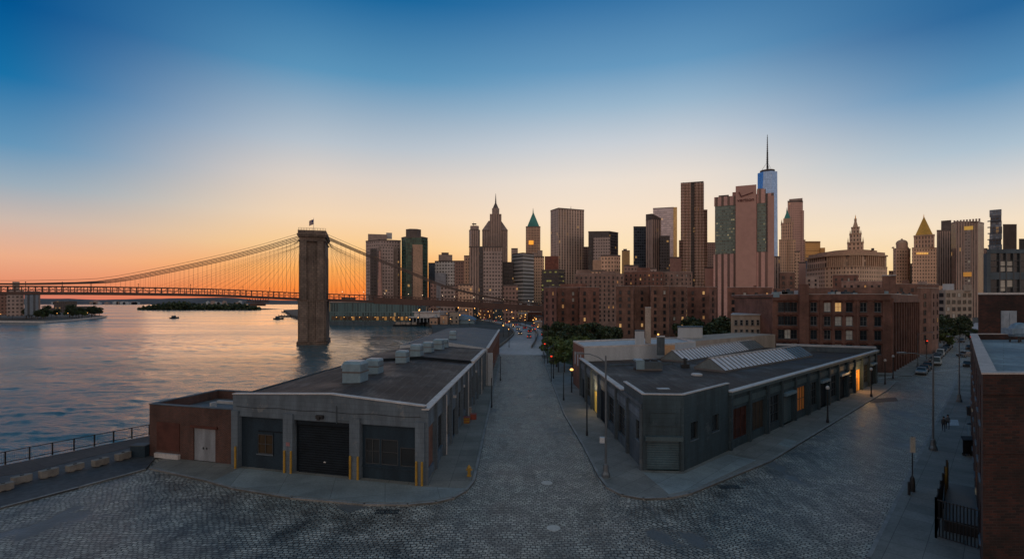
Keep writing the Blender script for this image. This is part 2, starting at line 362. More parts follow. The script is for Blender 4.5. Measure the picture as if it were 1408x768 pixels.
m_brickn = brick_mat('dark_red_brick', (.055,.015,.01), (.015,.006,.006), (.03,.018,.016), .42, .15, .75)
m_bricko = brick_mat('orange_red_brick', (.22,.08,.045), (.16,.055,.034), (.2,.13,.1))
m_brickp = M('bricked_up_panel', (.085,.028,.02), .9, .3, .8, bmp=.2)
m_loft = brick_mat('loft_brick', (.18,.07,.048), (.13,.05,.036), (.17,.12,.1), .6, .2)
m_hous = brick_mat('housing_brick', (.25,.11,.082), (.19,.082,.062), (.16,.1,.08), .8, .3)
m_hous2 = brick_mat('housing_brick_brown', (.24,.12,.09), (.18,.09,.068), (.15,.1,.08), .8, .3)
m_stone = brick_mat('bridge_granite', (.215,.155,.125), (.16,.118,.098), (.105,.08,.066), 1.8, .9, .45, scale=.16)
m_steel = M('bridge_steel_paint', (.095,.048,.038), .6, .25, .3); m_cable = M('bridge_cable', (.14,.09,.07), .6, .2, .4)
m_glass = glass('window_glass'); m_blind = M('drawn_blind', (.5,.48,.44), .8, .2, 1); m_frame = M('window_frame_paint', (.2,.2,.2), .6, .2, 2)
m_frmd = M('dark_window_frame', (.05,.055,.06), .5, .2, 2)
m_lit = emit('lit_window', (255,200,130), .32); m_litw = emit('lit_window_dim', (255,190,120), .12)
m_lamp = emit('warm_lamp', (255,180,95), 2.6); m_lampw = emit('white_lamp', (255,220,180), 2.); m_redl = emit('red_light', (255,60,30), 1.6)
m_concb = M('concrete_block', (.2,.185,.165), .85, .25, 1.5, bmp=.3)
m_iron = M('cast_iron', (.5,.47,.43), .6, .2, 5)
m_glz = M('sky_toned_glazing', (.72,.66,.65), .35, .12, .7, metal=.1); m_glzd = M('skylight_dark_glazing', (.14,.17,.18), .3, .2, .7)  # pale panes carry the sky's reflection in their base colour
m_bars = M('skylight_bar', (.12,.11,.11), .5, .2, 1)
m_tarp = M('blue_tarpaulin', (.16,.24,.31), .5, .3, 3, bmp=.4); m_door = M('blue_grey_door', (.24,.29,.35), .5, .2, 2)
m_ply = M('plywood', (.45,.27,.15), .8, .2, 2); m_tan = M('tan_render', (.36,.29,.24), .85, .2, .5, streak=True)
m_bark = M('bark', (.07,.05,.04), .9, .3, 2); m_leaf = leaf_mat('tree_leaves', (.075,.11,.032)); m_leafd = leaf_mat('dark_tree_leaves', (.035,.052,.02))
m_tyre = M('tyre_rubber', (.02,.02,.02), .8, .2, 4); m_rim = M('wheel_rim', (.4,.4,.4), .35, .1, 4, metal=.8)
m_stripw = M('white_road_paint', (.4,.4,.4), .7, .35, 2)

# ================================================================== THE SETTING
def river_mesh():
    nr, nc = 430, 420; Y = 44*np.exp(np.linspace(0,1,nr)*math.log(640/44.)); K = np.linspace(-1.16,.06,nc)
    XX = K[None,:]*Y[:,None]; YY = np.repeat(Y[:,None],nc,1); dr = Y*(math.log(640/44.)/nr); dc = Y*(1.22/nc); Z = np.zeros_like(XX); rs = np.random.RandomState(4)
    for k in range(110):
        lam = .8*math.exp(rs.uniform(0,1)**1.1*2.4); a = R(rs.normal(75,38)); kx,ky = math.cos(a)*2*math.pi/lam,math.sin(a)*2*math.pi/lam; amp = .006*lam**.66
        fade = np.clip((lam-2.6*dr*abs(math.sin(a))-2.6*dc*abs(math.cos(a)))/lam*2,0,1)
        # gusts: patches of rougher and calmer water
        g = .65+.5*np.sin(XX*rs.uniform(.004,.02)+YY*rs.uniform(.01,.03)+rs.uniform(0,6))
        Z += amp*fade[:,None]*g*np.sin(kx*XX+ky*YY+rs.uniform(0,6.28))
    e = np.minimum(1,np.minimum(np.arange(nr),nr-1-np.arange(nr))/8.)[:,None]*np.minimum(1,np.minimum(np.arange(nc),nc-1-np.arange(nc))/8.)[None,:]
    Z = -3+Z*e; vs = np.stack([XX,YY,Z],2).reshape(-1,3); idx = np.arange(nr*nc).reshape(nr,nc)
    q = np.stack([idx[:-1,:-1],idx[:-1,1:],idx[1:,1:],idx[1:,:-1]],2).reshape(-1,4)
    b = MB(); b.v = [tuple(v) for v in vs.tolist()]; b.f = [tuple(f) for f in q.tolist()]; b.m = [0]*len(b.f); return b.build('river_waves', m_water, smooth=True)
struct(river_mesh())
a0,a1,y0,y1 = -1.16,.06,44.,640.
river = MB(); river.add([(-6000,-200,-3),(6000,-200,-3),(a1*y0,y0,-3),(a0*y0,y0,-3),(a1*y1,y1,-3),(a0*y1,y1,-3),(6000,4200,-3),(-6000,4200,-3)],[(0,1,2,3),(1,6,4,2),(6,7,5,4),(7,0,3,5)]); struct(river.build('river_water', m_water))
shore = [(-112,-60),(-80,-2),(-49.6,49.3),(-43,60.5),(-38,72),(-33,95),(-30,160),(-34,220),(-42,270),(-57,362),(-66,385),(-141,392),(-176,442),(-250,578),(-395,880),(-430,2600),(-430,4100),(5900,4100),(5900,-60)]
land = MB().prism(shore, -4, 0).build('ground', m_land); struct(land)
# cobbled streets
cob = MB().prism([(-62,-25),(45,-25),(240,250),(228,258),(92,124),(60,110),(8.5,110),(8.5,150),(-3.5,150),(-5,60),(-42,60)], -.1, .006).build('cobbled_road', m_cob); struct(cob)
CL = [(-.5,152),(1.,172),(3.6,200),(6.4,245),(5.,285),(0,325),(-9,365),(-24,415),(-42,460),(-70,520)]
CR = [(7.5,152),(9.,180),(11.5,225),(12.5,270),(9.5,320),(4,360)]
def smooth_path(P, n=8):
    P = [Vector(p) for p in P]; out = []
    for i in range(len(P)-1):
        p0,p1,p2,p3 = P[max(0,i-1)],P[i],P[i+1],P[min(len(P)-1,i+2)]
        for k in range(n):
            t = k/n; out.append(.5*((2*p1)+(p2-p0)*t+(2*p0-5*p1+4*p2-p3)*t*t+(3*p1-p0-3*p2+p3)*t**3))
    return out+[P[-1]]
def ribbon(P, w0, w1, z, name, mat, h=.1):
    P = smooth_path(P); b = MB(); n = len(P); L_,R_ = [],[]
    for i,p in enumerate(P):
        d = (P[min(n-1,i+1)]-P[max(0,i-1)]).normalized(); m = Vector((d.y,-d.x)); L_.append(p+m*w0); R_.append(p+m*w1)
    vs = [(*p,z) for p in L_]+[(*p,z) for p in R_]+[(*p,z-h) for p in L_]+[(*p,z-h) for p in R_]
    b.add(vs,[(i,n+i,n+i+1,i+1) for i in range(n-1)]+[(i,i+1,2*n+i+1,2*n+i) for i in range(n-1)]+[(n+i,3*n+i,3*n+i+1,n+i+1) for i in range(n-1)]); return b.build(name,mat)
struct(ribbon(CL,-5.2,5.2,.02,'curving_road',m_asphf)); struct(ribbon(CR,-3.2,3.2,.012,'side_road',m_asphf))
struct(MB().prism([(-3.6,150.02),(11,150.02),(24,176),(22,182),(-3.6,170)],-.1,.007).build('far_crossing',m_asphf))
struct(ribbon(CL,.1,.28,.026,'road_marking',m_stripw,.02))
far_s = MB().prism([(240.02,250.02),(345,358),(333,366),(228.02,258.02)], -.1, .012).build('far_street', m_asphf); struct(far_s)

def pavement(name, kerbpts, inner, mat, h=.14, apron=None):
    """a raised slab with a kerb stone band along its street edge; kerb points run with the slab on their left or right"""
    poly = kerbpts+inner; cx = sum(p[0] for p in poly)/len(poly); cy = sum(p[1] for p in poly)/len(poly)
    MBp = MB().prism(poly, -.1, h); o = struct(MBp.build(name, mat))
    kb = MB()
    for a, b in zip(kerbpts, kerbpts[1:]):
        d = Vector((b[0]-a[0], b[1]-a[1])).normalized(); kb.prism([(a[0]-d.x*.05,a[1]-d.y*.05),(b[0]+d.x*.05,b[1]+d.y*.05),(b[0]+d.x*.05-d.y*.24,b[1]+d.y*.05+d.x*.24),(a[0]-d.x*.05-d.y*.24,a[1]-d.y*.05+d.x*.24)], -.08, h+.012)
    struct(kb.build('kerb_'+name.replace('pavement','stones') if 0 else 'kerb', m_kerb))
    return o
# waterside walk
walk_k = [(-62,-5),G(0,700),G(110,671),G(200,646.5)]
pavement('waterside_walk', walk_k, [(-36.2,51.8),(-42.2,60),(-49.2,48.6),(-80,-3)], m_asph)
bw = MB().prism([G(-30,660),G(40,651),G(130,628),G(200,612),(-37.6,54.3),(-42.3,59.7),(-49.2,48.4),(-54,41)], .1, .165).build('boardwalk', m_plank); struct(bw)
# left block pavement (kerb ordered so that the slab lies on its left)
p1k = [(-3.4,149),G(688,497),G(672,573),G(657,645),G(653,662),G(642,676),G(624,686),G(600,692),G(560,695.5),G(500,695),G(400,686),G(320,673),G(282,662),G(205,645)]
p1k = p1k[::-1]
pavement('left_pavement', p1k[::-1][::-1], [(-6,149),(-20,149),(-30,95),(-36,55)], m_side)
ap = MB().prism([G(292,663),G(330,645),G(585,671),G(640,673),G(624,683),G(600,689),G(560,692.5),G(500,692),G(400,683),G(320,670)], .1, .148).build('concrete_apron', m_apron); struct(ap)
# right block pavement
p2k = [(8.4,140),G(775,570),G(800,612),G(822,655),G(834,671),G(855,682),G(885,687),G(920,686),G(950,680),G(1060,635),G(1150,580),G(1222,536),G(1232,526)]
pavement('right_pavement', p2k, [(72,104),(20,104),(11,140)], m_side2)
ap2 = MB().prism([G(884,651),G(940,653),G(1000,626),G(1040,634),G(955,674),G(920,681)], .1, .148).build('pale_apron', slab_mat('pale_apron_concrete', (.28,.315,.32), 2.4, .7, R(44))); struct(ap2)
ap3 = MB().prism([G(1069,612),G(1080,604),G(1096,608),G(1086,617)], .1, .149).build('pale_slab', m_apron); struct(ap3)
# right-hand pavement and loft block pavement
p3k = [(24,22),(20.2,24),(20.3,28),(21.9,31.5),G(1255,640),G(1300,555),G(1335,480),(238,257)]
pavement('street_pavement', p3k[::-1], [(40,14),(120,60),(300,250)], m_side2)
ap4 = MB().prism([G(1302,578),G(1317,578),G(1319,586),G(1303,586)], .1, .149).build('white_slab', m_white); struct(ap4)
p4k = [(40,113),(78,109.3),(84.2,107.3),(88,111),(226,260)]
pavement('loft_pavement', p4k, [(200,300),(60,170),(40,140)], m_side2)
# gutter bands of asphalt and tar repairs: thin worn sheets
patch = MB()
for pts in ([(1195,548),(1232,546),(1235,551),(1197,554)],):
    patch.prism([G(*q) for q in pts], 0., .0105)
struct(patch.build('road_patches', m_asph))
stp = MB()
for a, b in (((1210,520),(1330,506)),):
    A, B = G(*a), G(*b); stp.prism([A,B,(B[0]-.2,B[1]+.5),(A[0]-.2,A[1]+.5)], 0, .0115)
struct(stp.build('road_marking', m_stripw))

# ================================================================== BUILDING HELPERS
class Fr:
    """a wall's own frame: u runs along it, w stands out of it"""
    def __init__(s, a, b):
        s.a = Vector(a); d = Vector(b)-s.a; s.L = d.length; s.d = d/s.L; s.n = Vector((s.d.y,-s.d.x))
    def p(s, u, w, z): q = s.a+s.d*u+s.n*w; return (q.x,q.y,z)
    def rect(s, u0, u1, w0, w1): return [s.p(u,w,0)[:2] for u, w in ((u0,w1),(u1,w1),(u1,w0),(u0,w0))]
    def box(s, mb, u0, u1, w0, w1, z0, z1, mi=0): return mb.prism(s.rect(u0,u1,w0,w1), z0, z1, mi)
    def sheet(s, mb, u0, u1, z0, z1, ops, depth=.3, mi=0, mr=None, z1b=None):
        """wall face at w=0 with real openings (u0,u1,z0,z1), each with reveals going in by depth"""
        us = sorted({u0,u1,*[o[0] for o in ops],*[o[1] for o in ops]}); zs = sorted({z0,z1,*[o[2] for o in ops],*[o[3] for o in ops]})
        for i in range(len(us)-1):
            for j in range(len(zs)-1):
                uc, zc = (us[i]+us[i+1])/2, (zs[j]+zs[j+1])/2
                if any(o[0]<uc<o[1] and o[2]<zc<o[3] for o in ops): continue
                mb.add([s.p(us[i],0,zs[j]),s.p(us[i+1],0,zs[j]),s.p(us[i+1],0,zs[j+1]),s.p(us[i],0,zs[j+1])], [(0,1,2,3)], mi)
        for o in ops:
            a,b,c,d = o[:4]; P = s.p
            for q in ([P(a,0,c),P(a,-depth,c),P(a,-depth,d),P(a,0,d)],[P(b,-depth,c),P(b,0,c),P(b,0,d),P(b,-depth,d)],[P(a,-depth,d),P(b,-depth,d),P(b,0,d),P(a,0,d)],[P(a,0,c),P(b,0,c),P(b,-depth,c),P(a,-depth,c)]):
                mb.add(q, [(0,1,2,3)], mi if mr is None else mr)
    def window(s, root, u0, u1, z0, z1, w=-.2, nu=2, nz=2, fm=None, gm=None, sill=True, label=None):
        fm = fm or m_frmd; gm = gm or m_glass; f = MB(); t = .07
        s.box(f,u0,u0+t,w,w+.06,z0,z1); s.box(f,u1-t,u1,w,w+.06,z0,z1); s.box(f,u0+t,u1-t,w,w+.06,z0,z0+t); s.box(f,u0+t,u1-t,w,w+.06,z1-t,z1)
        for i in range(1,nu): uu = u0+(u1-u0)*i/nu; s.box(f,uu-.03,uu+.03,w+.002,w+.05,z0+t,z1-t)
        for i in range(1,nz): q = z0+(z1-z0)*i/nz; s.box(f,u0+t,u1-t,w+.004,w+.045,q-.025,q+.025)
        o = f.build('window', fm, root)
        if label: o['label'] = label
        g = MB(); s.box(g,u0+t,u1-t,w-.04,w-.01,z0+t,z1-t); g.build('pane', gm, o)
        if sill: k = MB(); s.box(k,u0-.08,u1+.08,w+.06,.08,z0-.1,z0-.002); k.build('sill', m_grey, o)
        return o

WINMESH = {}
def win_mesh(w, h, gm, fm, depth=.12):
    """one window: frame, mullion, sill round a pane; origin at its middle, facing -y"""
    key = (round(w,2),round(h,2),gm.name,fm.name)
    if key not in WINMESH:
        b = MB(); t = .1
        b.box(-w/2,-w/2+t,-depth,.02,-h/2,h/2,1); b.box(w/2-t,w/2,-depth,.02,-h/2,h/2,1); b.box(-w/2+t,w/2-t,-depth,.02,h/2-t,h/2,1)
        b.box(-w/2-.1,w/2+.1,-depth-.1,.02,-h/2-t,-h/2,1); b.box(-w/2+t,w/2-t,-.06,.02,-.04,.04,1)
        b.box(-w/2+t,w/2-t,-.03,.02,-h/2,h/2-t,0)
        o = b.build('window', [gm,fm]); WINMESH[key] = o.data; bpy.data.objects.remove(o)
    return WINMESH[key]
WN = [0]
def windows(root, fr, us, zs, w, h, fm=None, lit=.06, blind=.06, skip=None, rng=None, out=.0):
    """a grid of windows on a wall: the hundred that show largest are parts, the rest one part"""
    fm = fm or m_frame; rng = rng or random.Random(hash((round(fr.a.x,1),len(us))) & 999)
    items = []
    for z in zs:
        for u in us:
            if skip and skip(u,z): continue
            r = rng.random(); gm = m_lit if r < lit*.5 else m_litw if r < lit else m_blind if r < lit+blind else m_glass
            items.append((u,z,gm))
    cnt = root.get('_nw', 0); rest = MB(); used = [m_glass,m_lit,m_litw,m_blind,fm]
    for (u,z,gm) in items:
        P = fr.p(u,out,z); rz = math.atan2(fr.d.y,fr.d.x)
        me = win_mesh(w,h,gm,fm)
        if cnt < 100:
            o = bpy.data.objects.new('window', me); COL.objects.link(o); o.parent = root; o.location = Vector(P)-root.location; o.rotation_euler = (0,0,rz); cnt += 1
        else:
            c_, s_ = math.cos(rz), math.sin(rz)
            vs = [(P[0]+v.co.x*c_-v.co.y*s_, P[1]+v.co.x*s_+v.co.y*c_, P[2]+v.co.z) for v in me.vertices]
            for f in me.polygons: pass
            off = len(rest.v); rest.v += vs
            for f in me.polygons: rest.f.append(tuple(i+off for i in f.vertices)); rest.m.append(used.index(gm) if f.material_index == 0 else 4)
    root['_nw'] = cnt
    if rest.f: o = rest.build('window_rows', used, root); o['kind'] = 'stuff'

def parapet(mb, poly, z, h, t, mi=0, cap=None, capmb=None, over=.06, zs=None):
    n = len(poly); a = sum(poly[i][0]*poly[(i+1)%n][1]-poly[(i+1)%n][0]*poly[i][1] for i in range(n))
    P = [Vector(p) for p in (poly if a > 0 else poly[::-1])]; Z = zs if zs is None or a > 0 else zs[::-1]
    inn = []
    for i in range(n):
        d0 = (P[i]-P[i-1]).normalized(); d1 = (P[(i+1)%n]-P[i]).normalized(); n0 = Vector((-d0.y,d0.x)); n1 = Vector((-d1.y,d1.x)); b = (n0+n1); b = b/(b.dot(n0))
        inn.append(b)
    for i in range(n):
        j = (i+1)%n; A, B = P[i], P[j]; za, zb = (Z[i],Z[j]) if Z else (z,z)
        q = [A,B,B+inn[j]*t,A+inn[i]*t]
        mb.prism([tuple(x) for x in q], 0, 0, mi) if 0 else mb.add([(q[0].x,q[0].y,za),(q[1].x,q[1].y,zb),(q[2].x,q[2].y,zb),(q[3].x,q[3].y,za),(q[0].x,q[0].y,za+h),(q[1].x,q[1].y,zb+h),(q[2].x,q[2].y,zb+h),(q[3].x,q[3].y,za+h)],
                     [(0,3,2,1),(4,5,6,7),(0,1,5,4),(1,2,6,5),(2,3,7,6),(3,0,4,7)], mi)
        if capmb is not None:
            q = [A-inn[i]*over,B-inn[j]*over,B+inn[j]*(t+over),A+inn[i]*(t+over)]
            capmb.add([(q[0].x,q[0].y,za+h+.002),(q[1].x,q[1].y,zb+h+.002),(q[2].x,q[2].y,zb+h+.002),(q[3].x,q[3].y,za+h+.002),(q[0].x,q[0].y,za+h+.09),(q[1].x,q[1].y,zb+h+.09),(q[2].x,q[2].y,zb+h+.09),(q[3].x,q[3].y,za+h+.09)],
                     [(0,3,2,1),(4,5,6,7),(0,1,5,4),(1,2,6,5),(2,3,7,6),(3,0,4,7)], 0)

# ================================================================== LEFT WAREHOUSE
FL, FRp = (-26.7,48.7), (-7.5,43.9); BL, BR = (-21.5,95), (-5.1,95)
wh = thing('warehouse', 'long grey warehouse with a dark shallow-gabled roof, shutter door and yellow guards', 'warehouse', (-16,65,0))
fr = Fr(FL, FRp); L = fr.L
body = MB(); body.prism([(FL[0]+.4,FL[1]+.35),(FRp[0]-.35,FRp[1]+.35),BR[:],BL[:]] if 0 else [fr.p(.3,-.45,0)[:2],fr.p(L-.45,-.45,0)[:2],(BR[0]-.4,BR[1]),BL], 0, 6.3)
body.build('inner_wall', m_navyd, wh)
def upx(px):  # position along the front for a pixel column
    k = (px-CX)/FPX; return (k*fr.a.y-fr.a.x)/(fr.d.x-k*fr.d.y)
pil = [(0,upx(329)),(upx(391),upx(404)),(upx(482),upx(496)),(upx(572),L)]
fz = lambda u: 7.05+.45*(u/upx(455)) if u < upx(455) else 7.5-.65*((u-upx(455))/(L-upx(455)))
wl = MB(); fr.sheet(wl,0,L,0,6.2,[(pil[0][1],pil[1][0],0,5.0),(pil[1][1],pil[2][0],0,5.0),(pil[2][1],pil[3][0],0,5.0)],.4)
us = [0,upx(455),L]
for a,b in zip(us,us[1:]): wl.add([fr.p(a,0,6.2),fr.p(b,0,6.2),fr.p(b,0,fz(b)),fr.p(a,0,fz(a)),fr.p(a,-.35,6.2),fr.p(b,-.35,6.2),fr.p(b,-.35,fz(b)),fr.p(a,-.35,fz(a))],[(0,1,2,3),(3,2,6,7),(5,4,7,6),(1,5,6,2),(4,0,3,7)])
for a,b in pil: fr.box(wl,a+.003,b-.003,0,.22,0,5.55)
wl.build('front_wall', m_grey, wh)
cp = MB()
for a,b in zip(us,us[1:]):
    z = [fz(a),fz(b)]; cp.add([fr.p(a,.1,z[0]),fr.p(b,.1,z[1]),fr.p(b,-.42,z[1]),fr.p(a,-.42,z[0]),fr.p(a,.1,z[0]+.1),fr.p(b,.1,z[1]+.1),fr.p(b,-.42,z[1]+.1),fr.p(a,-.42,z[0]+.1)],[(0,3,2,1),(4,5,6,7),(0,1,5,4),(1,2,6,5),(2,3,7,6),(3,0,4,7)])
cp.build('coping', m_cap, wh)
# bays
def bay_panel(u0,u1,ops,mat): b = MB(); fr.sheet(b,u0,u1,0,5,ops,.15,0); [None]; 
pn = MB(); a0,b0 = pil[0][1]+.004,pil[1][0]-.004
class Off(Fr):
    def __init__(s,f,w): s.a=f.a+f.n*w; s.d=f.d; s.n=f.n; s.L=f.L
f3 = Off(fr,-.3)
w1 = (upx(351),upx(372),1.5,3.35)
f3.sheet(pn,a0,b0,.02,4.99,[w1],.12); pn.build('bay_panel', m_navy, wh)
f3.window(wh,*w1,w=-.09,nu=2,nz=2,fm=m_frmd,gm=glass('amber_glass',(.05,.03,.012)),sill=True)
pd = MB(); f3.box(pd,upx(372.6),upx(373.4),0,.05,1.4,3.7); f3.box(pd,upx(352),upx(388),0,.04,3.6,3.7); pd.build('panel_trim', m_navyd, wh)
a1,b1 = pil[2][1]+.004,pil[3][0]-.004; pn = MB()
wb = [(upx(500),upx(519.5),1.45,3.7),(upx(522),upx(545),1.45,3.7),(upx(548),upx(570),1.45,3.1)]
f3.sheet(pn,a1,b1,.02,4.99,wb,.12); f3.box(pn,a1,b1,.001,.08,1.15,1.3); pn.build('bay_panel', m_navy, wh)
for q in wb: f3.window(wh,*q,w=-.09,nu=1 if q is not wb[0] else 2,nz=2 if q is not wb[2] else 1,sill=False)
sh = MB(); a2,b2 = pil[1][1]+.35,pil[2][0]-.05
for i in range(22): sh.add([f3.p(a2,.0,.02+i*.222),f3.p(b2,.0,.02+i*.222),f3.p(b2,.045,.12+i*.222),f3.p(a2,.045,.12+i*.222),f3.p(b2,.0,.242+i*.222),f3.p(a2,.0,.242+i*.222)],[(0,1,2,3),(3,2,4,5)])
s_ = sh.build('roller_shutter', m_navyd, wh); hb = MB(); f3.box(hb,a2,b2,.05,.25,4.6,4.98); hb.build('shutter_box', m_navyd, s_)
hn = MB(); f3.box(hn,(a2+b2)/2-.1,(a2+b2)/2+.1,.05,.1,1.2,1.3); hn.build('handle', m_cap, s_)
lt = MB(); u = upx(441); fr.box(lt,u-.35,u+.35,.001,.3,5.3,5.6); fr.box(lt,u-.12,u+.12,.3,.45,5.2,5.5); lt.build('wall_light', m_black, wh)
cnd = MB(); cnd.beam(fr.p(upx(463),.05,4.9),fr.p(upx(463),.05,6.5),.06,.06); cnd.beam(fr.p(upx(463),.05,5.2),fr.p(upx(484),.05,5.2),.05,.05); cnd.build('conduit', m_greyd, wh)
sg = MB(); u = upx(398); fr.box(sg,u-.2,u+.2,.22,.24,2.6,2.95); sg.build('notice_plate', M('notice_red',(.25,.12,.13),.6), wh)
for k, px in enumerate((327,394,403,484,494.5,574.5,585)):
    g = MB(); u = upx(px); g.tube(fr.p(min(u,L-.15),.32,.14),fr.p(min(u,L-.15),.32,2.15),.1,.1,10); g.lathe(fr.p(min(u,L-.15),.32,2.15),[(.1,0),(.07,.05),(.0,.08)],10); g.build('door_guard', m_yel, wh)
# roofs: three planes with a step
rf = MB(); ridge0 = fr.p(upx(455),-.4,0)[:2]; ridge1 = (-13.5,76)
wr = lambda Y: -7.5+(Y-43.9)/(95-43.9)*2.4
wlx = lambda Y: -26.2+(Y-48.7)/(95-48.7)*4.7
f0l, f0r = fr.p(.35,-.36,0), fr.p(L-.1,-.36,0)
rf.add([(f0l[0],f0l[1],6.75),(ridge0[0],ridge0[1],7.25),(ridge1[0],76,7.25),(wlx(76),76,6.75),(f0r[0],f0r[1],6.6),(wr(76)-.05,76,6.6)],[(0,1,2,3),(1,4,5,2)])
rf.add([(wlx(76),76.02,7.05),(-13.5,76.02,7.6),(-13.5,95,7.6),(wlx(95),95,7.05),(wr(76)-.05,76.02,6.95),(wr(95)-.05,95,6.95),(wlx(76),76.02,6.5),(wr(76),76.02,6.4)],[(0,1,2,3),(1,4,5,2),(6,7,4,1,0)])
rf.build('roof', m_roof, wh)
fs = MB(); fs.add([(wlx(76),75.9,6.5),(wr(76)-.1,75.9,6.4),(wr(76)-.1,75.9,7.02),(-13.5,75.9,7.66),(wlx(76),75.9,7.1),(wlx(76),76.1,7.1),(-13.5,76.1,7.66),(wr(76)-.1,76.1,7.02)],[(0,1,2,3,4),(4,3,6,5),(3,2,7,6)]); fs.build('roof_step', m_navyd, wh)
# roof seams and ponding lines (strips of felt lapped on the roof)
sm_ = MB()
for x0,y0,x1,y1 in ((-11,52,-10,74),(-8.6,56,-8,75),(-14,50,-13.9,75),(-18,55,-17,75)): sm_.add([(x0,y0,7.02),(x0+.25,y0,7.02),(x1+.25,y1,7.02),(x1,y1,7.02)],[(0,1,2,3)]) if 0 else None
# side wall towards the street: bays with windows
sd = Fr(FRp, BR); nb = 12; bl = sd.L/nb; ops = []
kinds = ['boarded','window','window','door','window','window','shutter','window','window','door','window','window']
sw = MB(); allops = []
for i in range(nb):
    u0 = i*bl+.55; u1 = (i+1)*bl-.35
    z0, z1 = {'boarded':(.9,4.7),'window':(1.3,4.6),'door':(.16,3.4),'shutter':(.16,4.2)}[kinds[i]]
    allops.append((u0,u1,z0,z1))
sd.sheet(sw,0,sd.L,0,6.55,allops,.28); 
for i in range(nb+1): sd.box(sw,max(0,i*bl-.18),min(sd.L,i*bl+.18),.002,.28,0,6.4)
sd.box(sw,0,sd.L,.003,.1,6.3,6.56); sw.build('side_wall', m_grey, wh)
cp = MB(); sd.box(cp,0,sd.L*.628,-.3,.34,6.562,6.68); sd.box(cp,sd.L*.63,sd.L,-.3,.34,6.85,6.98); sd.box(cp,sd.L*.63,sd.L,-.25,.28,6.562,6.85); cp.build('eaves_coping', m_cap, wh)
for i,k in enumerate(kinds):
    a,b,c_,d_ = allops[i]
    if k == 'window': sd.window(wh,a,b,c_,d_,w=-.2,nu=3,nz=3)
    elif k == 'boarded': g = MB(); sd.box(g,a,b,-.22,-.15,c_,d_); g.build('boarded_window', m_bricko, wh)
    else: g = MB(); sd.box(g,a,b,-.22,-.15,c_,d_); sd.box(g,(a+b)/2-.04,(a+b)/2+.04,-.15,-.1,c_,d_); sd.box(g,a,b,-.15,-.12,2.3,2.4); g.build('side_door' if k == 'door' else 'side_shutter', m_navyd, wh)
for u in (bl*3.5,bl*5.2,bl*8.4):
    g = MB(); sd.box(g,u-.15,u+.15,.001,.35,4.8,5.1); g.build('wall_light', m_cap, wh)
lw = MB(); Fr(BL,FL).sheet(lw,0,Fr(BL,FL).L,0,6.85,[],.3); lw.add([(BR[0],95.05,0),(BL[0],95.05,0),(BL[0],95.05,6.9),(-13.5,95.05,7.6),(BR[0],95.05,6.9)],[(0,1,2,3,4)]); lw.build('rear_wall', m_greyd, wh)

for u in (bl*2.02,bl*6.02,bl*10.02):
    g = MB(); g.tube(sd.p(u,.36,.15),sd.p(u,.36,6.3),.07,.07,6); g.build('downpipe', m_cap, wh)
g = MB(); g.path([fr.p(L*x_,.04,6.0-.12*math.sin(math.pi*((x_*4)%1))) for x_ in np.linspace(.02,.98,33)],.02,4); g.build('wall_cable', m_black, wh)
# rooftop ventilators on it
def vent(w,d,h,cowl=True):
    t = thing('rooftop_ventilator','x','ventilator')
    b = MB(); b.box(-w/2-.12,w/2+.12,-d/2-.12,d/2+.12,0,.16); b.build('curb', m_greyd, t)
    b = MB(); b.box(-w/2,w/2,-d/2,d/2,.16,h*.5); b.build('casing', m_duct, t)
    b = MB(); b.prism([(-w/2-.07,-d/2-.07),(w/2+.07,-d/2-.07),(w/2+.07,d/2+.07),(-w/2-.07,d/2+.07)],h*.5+.002,h*.56); b.build('flange', m_bars, t)
    b = MB(); zt = h
    b.add([(-w/2,-d/2,h*.562),(w/2,-d/2,h*.562),(w/2,d/2,h*.562),(-w/2,d/2,h*.562),(-w/2,-d/2,h*.88),(w/2,-d/2,h*.88),(w/2,d/2,h*.88),(-w/2,d/2,h*.88),(-w/2+.15,-d/2+.2,h),(w/2-.15,-d/2+.2,h),(w/2-.15,d/2-.2,h),(-w/2+.15,d/2-.2,h)],
          [(0,3,2,1),(0,1,5,4),(1,2,6,5),(2,3,7,6),(3,0,4,7),(4,5,9,8),(5,6,10,9),(6,7,11,10),(7,4,8,11),(8,9,10,11)]); b.build('hood', m_duct, t)
    b = MB()
    for i in range(5): b.box(w/2,w/2+.03,-d/2+.15,d/2-.15,h*.6+i*h*.055,h*.6+i*h*.055+.03)
    b.build('louvre', m_bars, t)
    return t
v0 = vent(2.2,2.2,2.7)
vs_ = [(-17.1,55.6,1.0,'largest grey ventilator, nearest the street front of the warehouse roof'),(-16.8,62.2,.8,'ventilator standing just behind the largest one on the dark roof'),(-15.7,73,.76,'ventilator just before the roof step, front one of its pair'),(-14.6,78.2,.78,'ventilator just past the roof step, rear one of its pair'),(-13.8,84,.74,'fifth ventilator from the street front, beyond the roof step'),(-12.8,89,.78,'sixth ventilator from the street front, beyond the roof step'),(-12.4,93,.66,'seventh ventilator, at the far edge of the dark roof')]
for i,(x,y,s,lb) in enumerate(vs_):
    t = v0 if i == 0 else dup(v0,(x,y,0),R(-8))
    z = 7.02 if y < 76 else 7.42
    t.location = (x,y,z); t.rotation_euler = (0,0,R(-8)); t.scale = (s*.92,s*.92,s*.9); tag(t, lb, 'ventilator', 'ventilators along the warehouse roof')
t = dup(v0,(-12.3,106,8.0),0,'small ventilator on the blue-grey roof of the second warehouse','ventilators along the warehouse roof',.62)
e = MB(); e.lathe((-19.2,59.5,6.9),[(.5,0),(.5,1.2),(.75,1.25),(.75,1.5),(.3,1.9),(0,1.95)],14); tag(e.build('turbine_ventilator', m_duct), 'low round cowl behind the largest rooftop ventilator', 'ventilator')

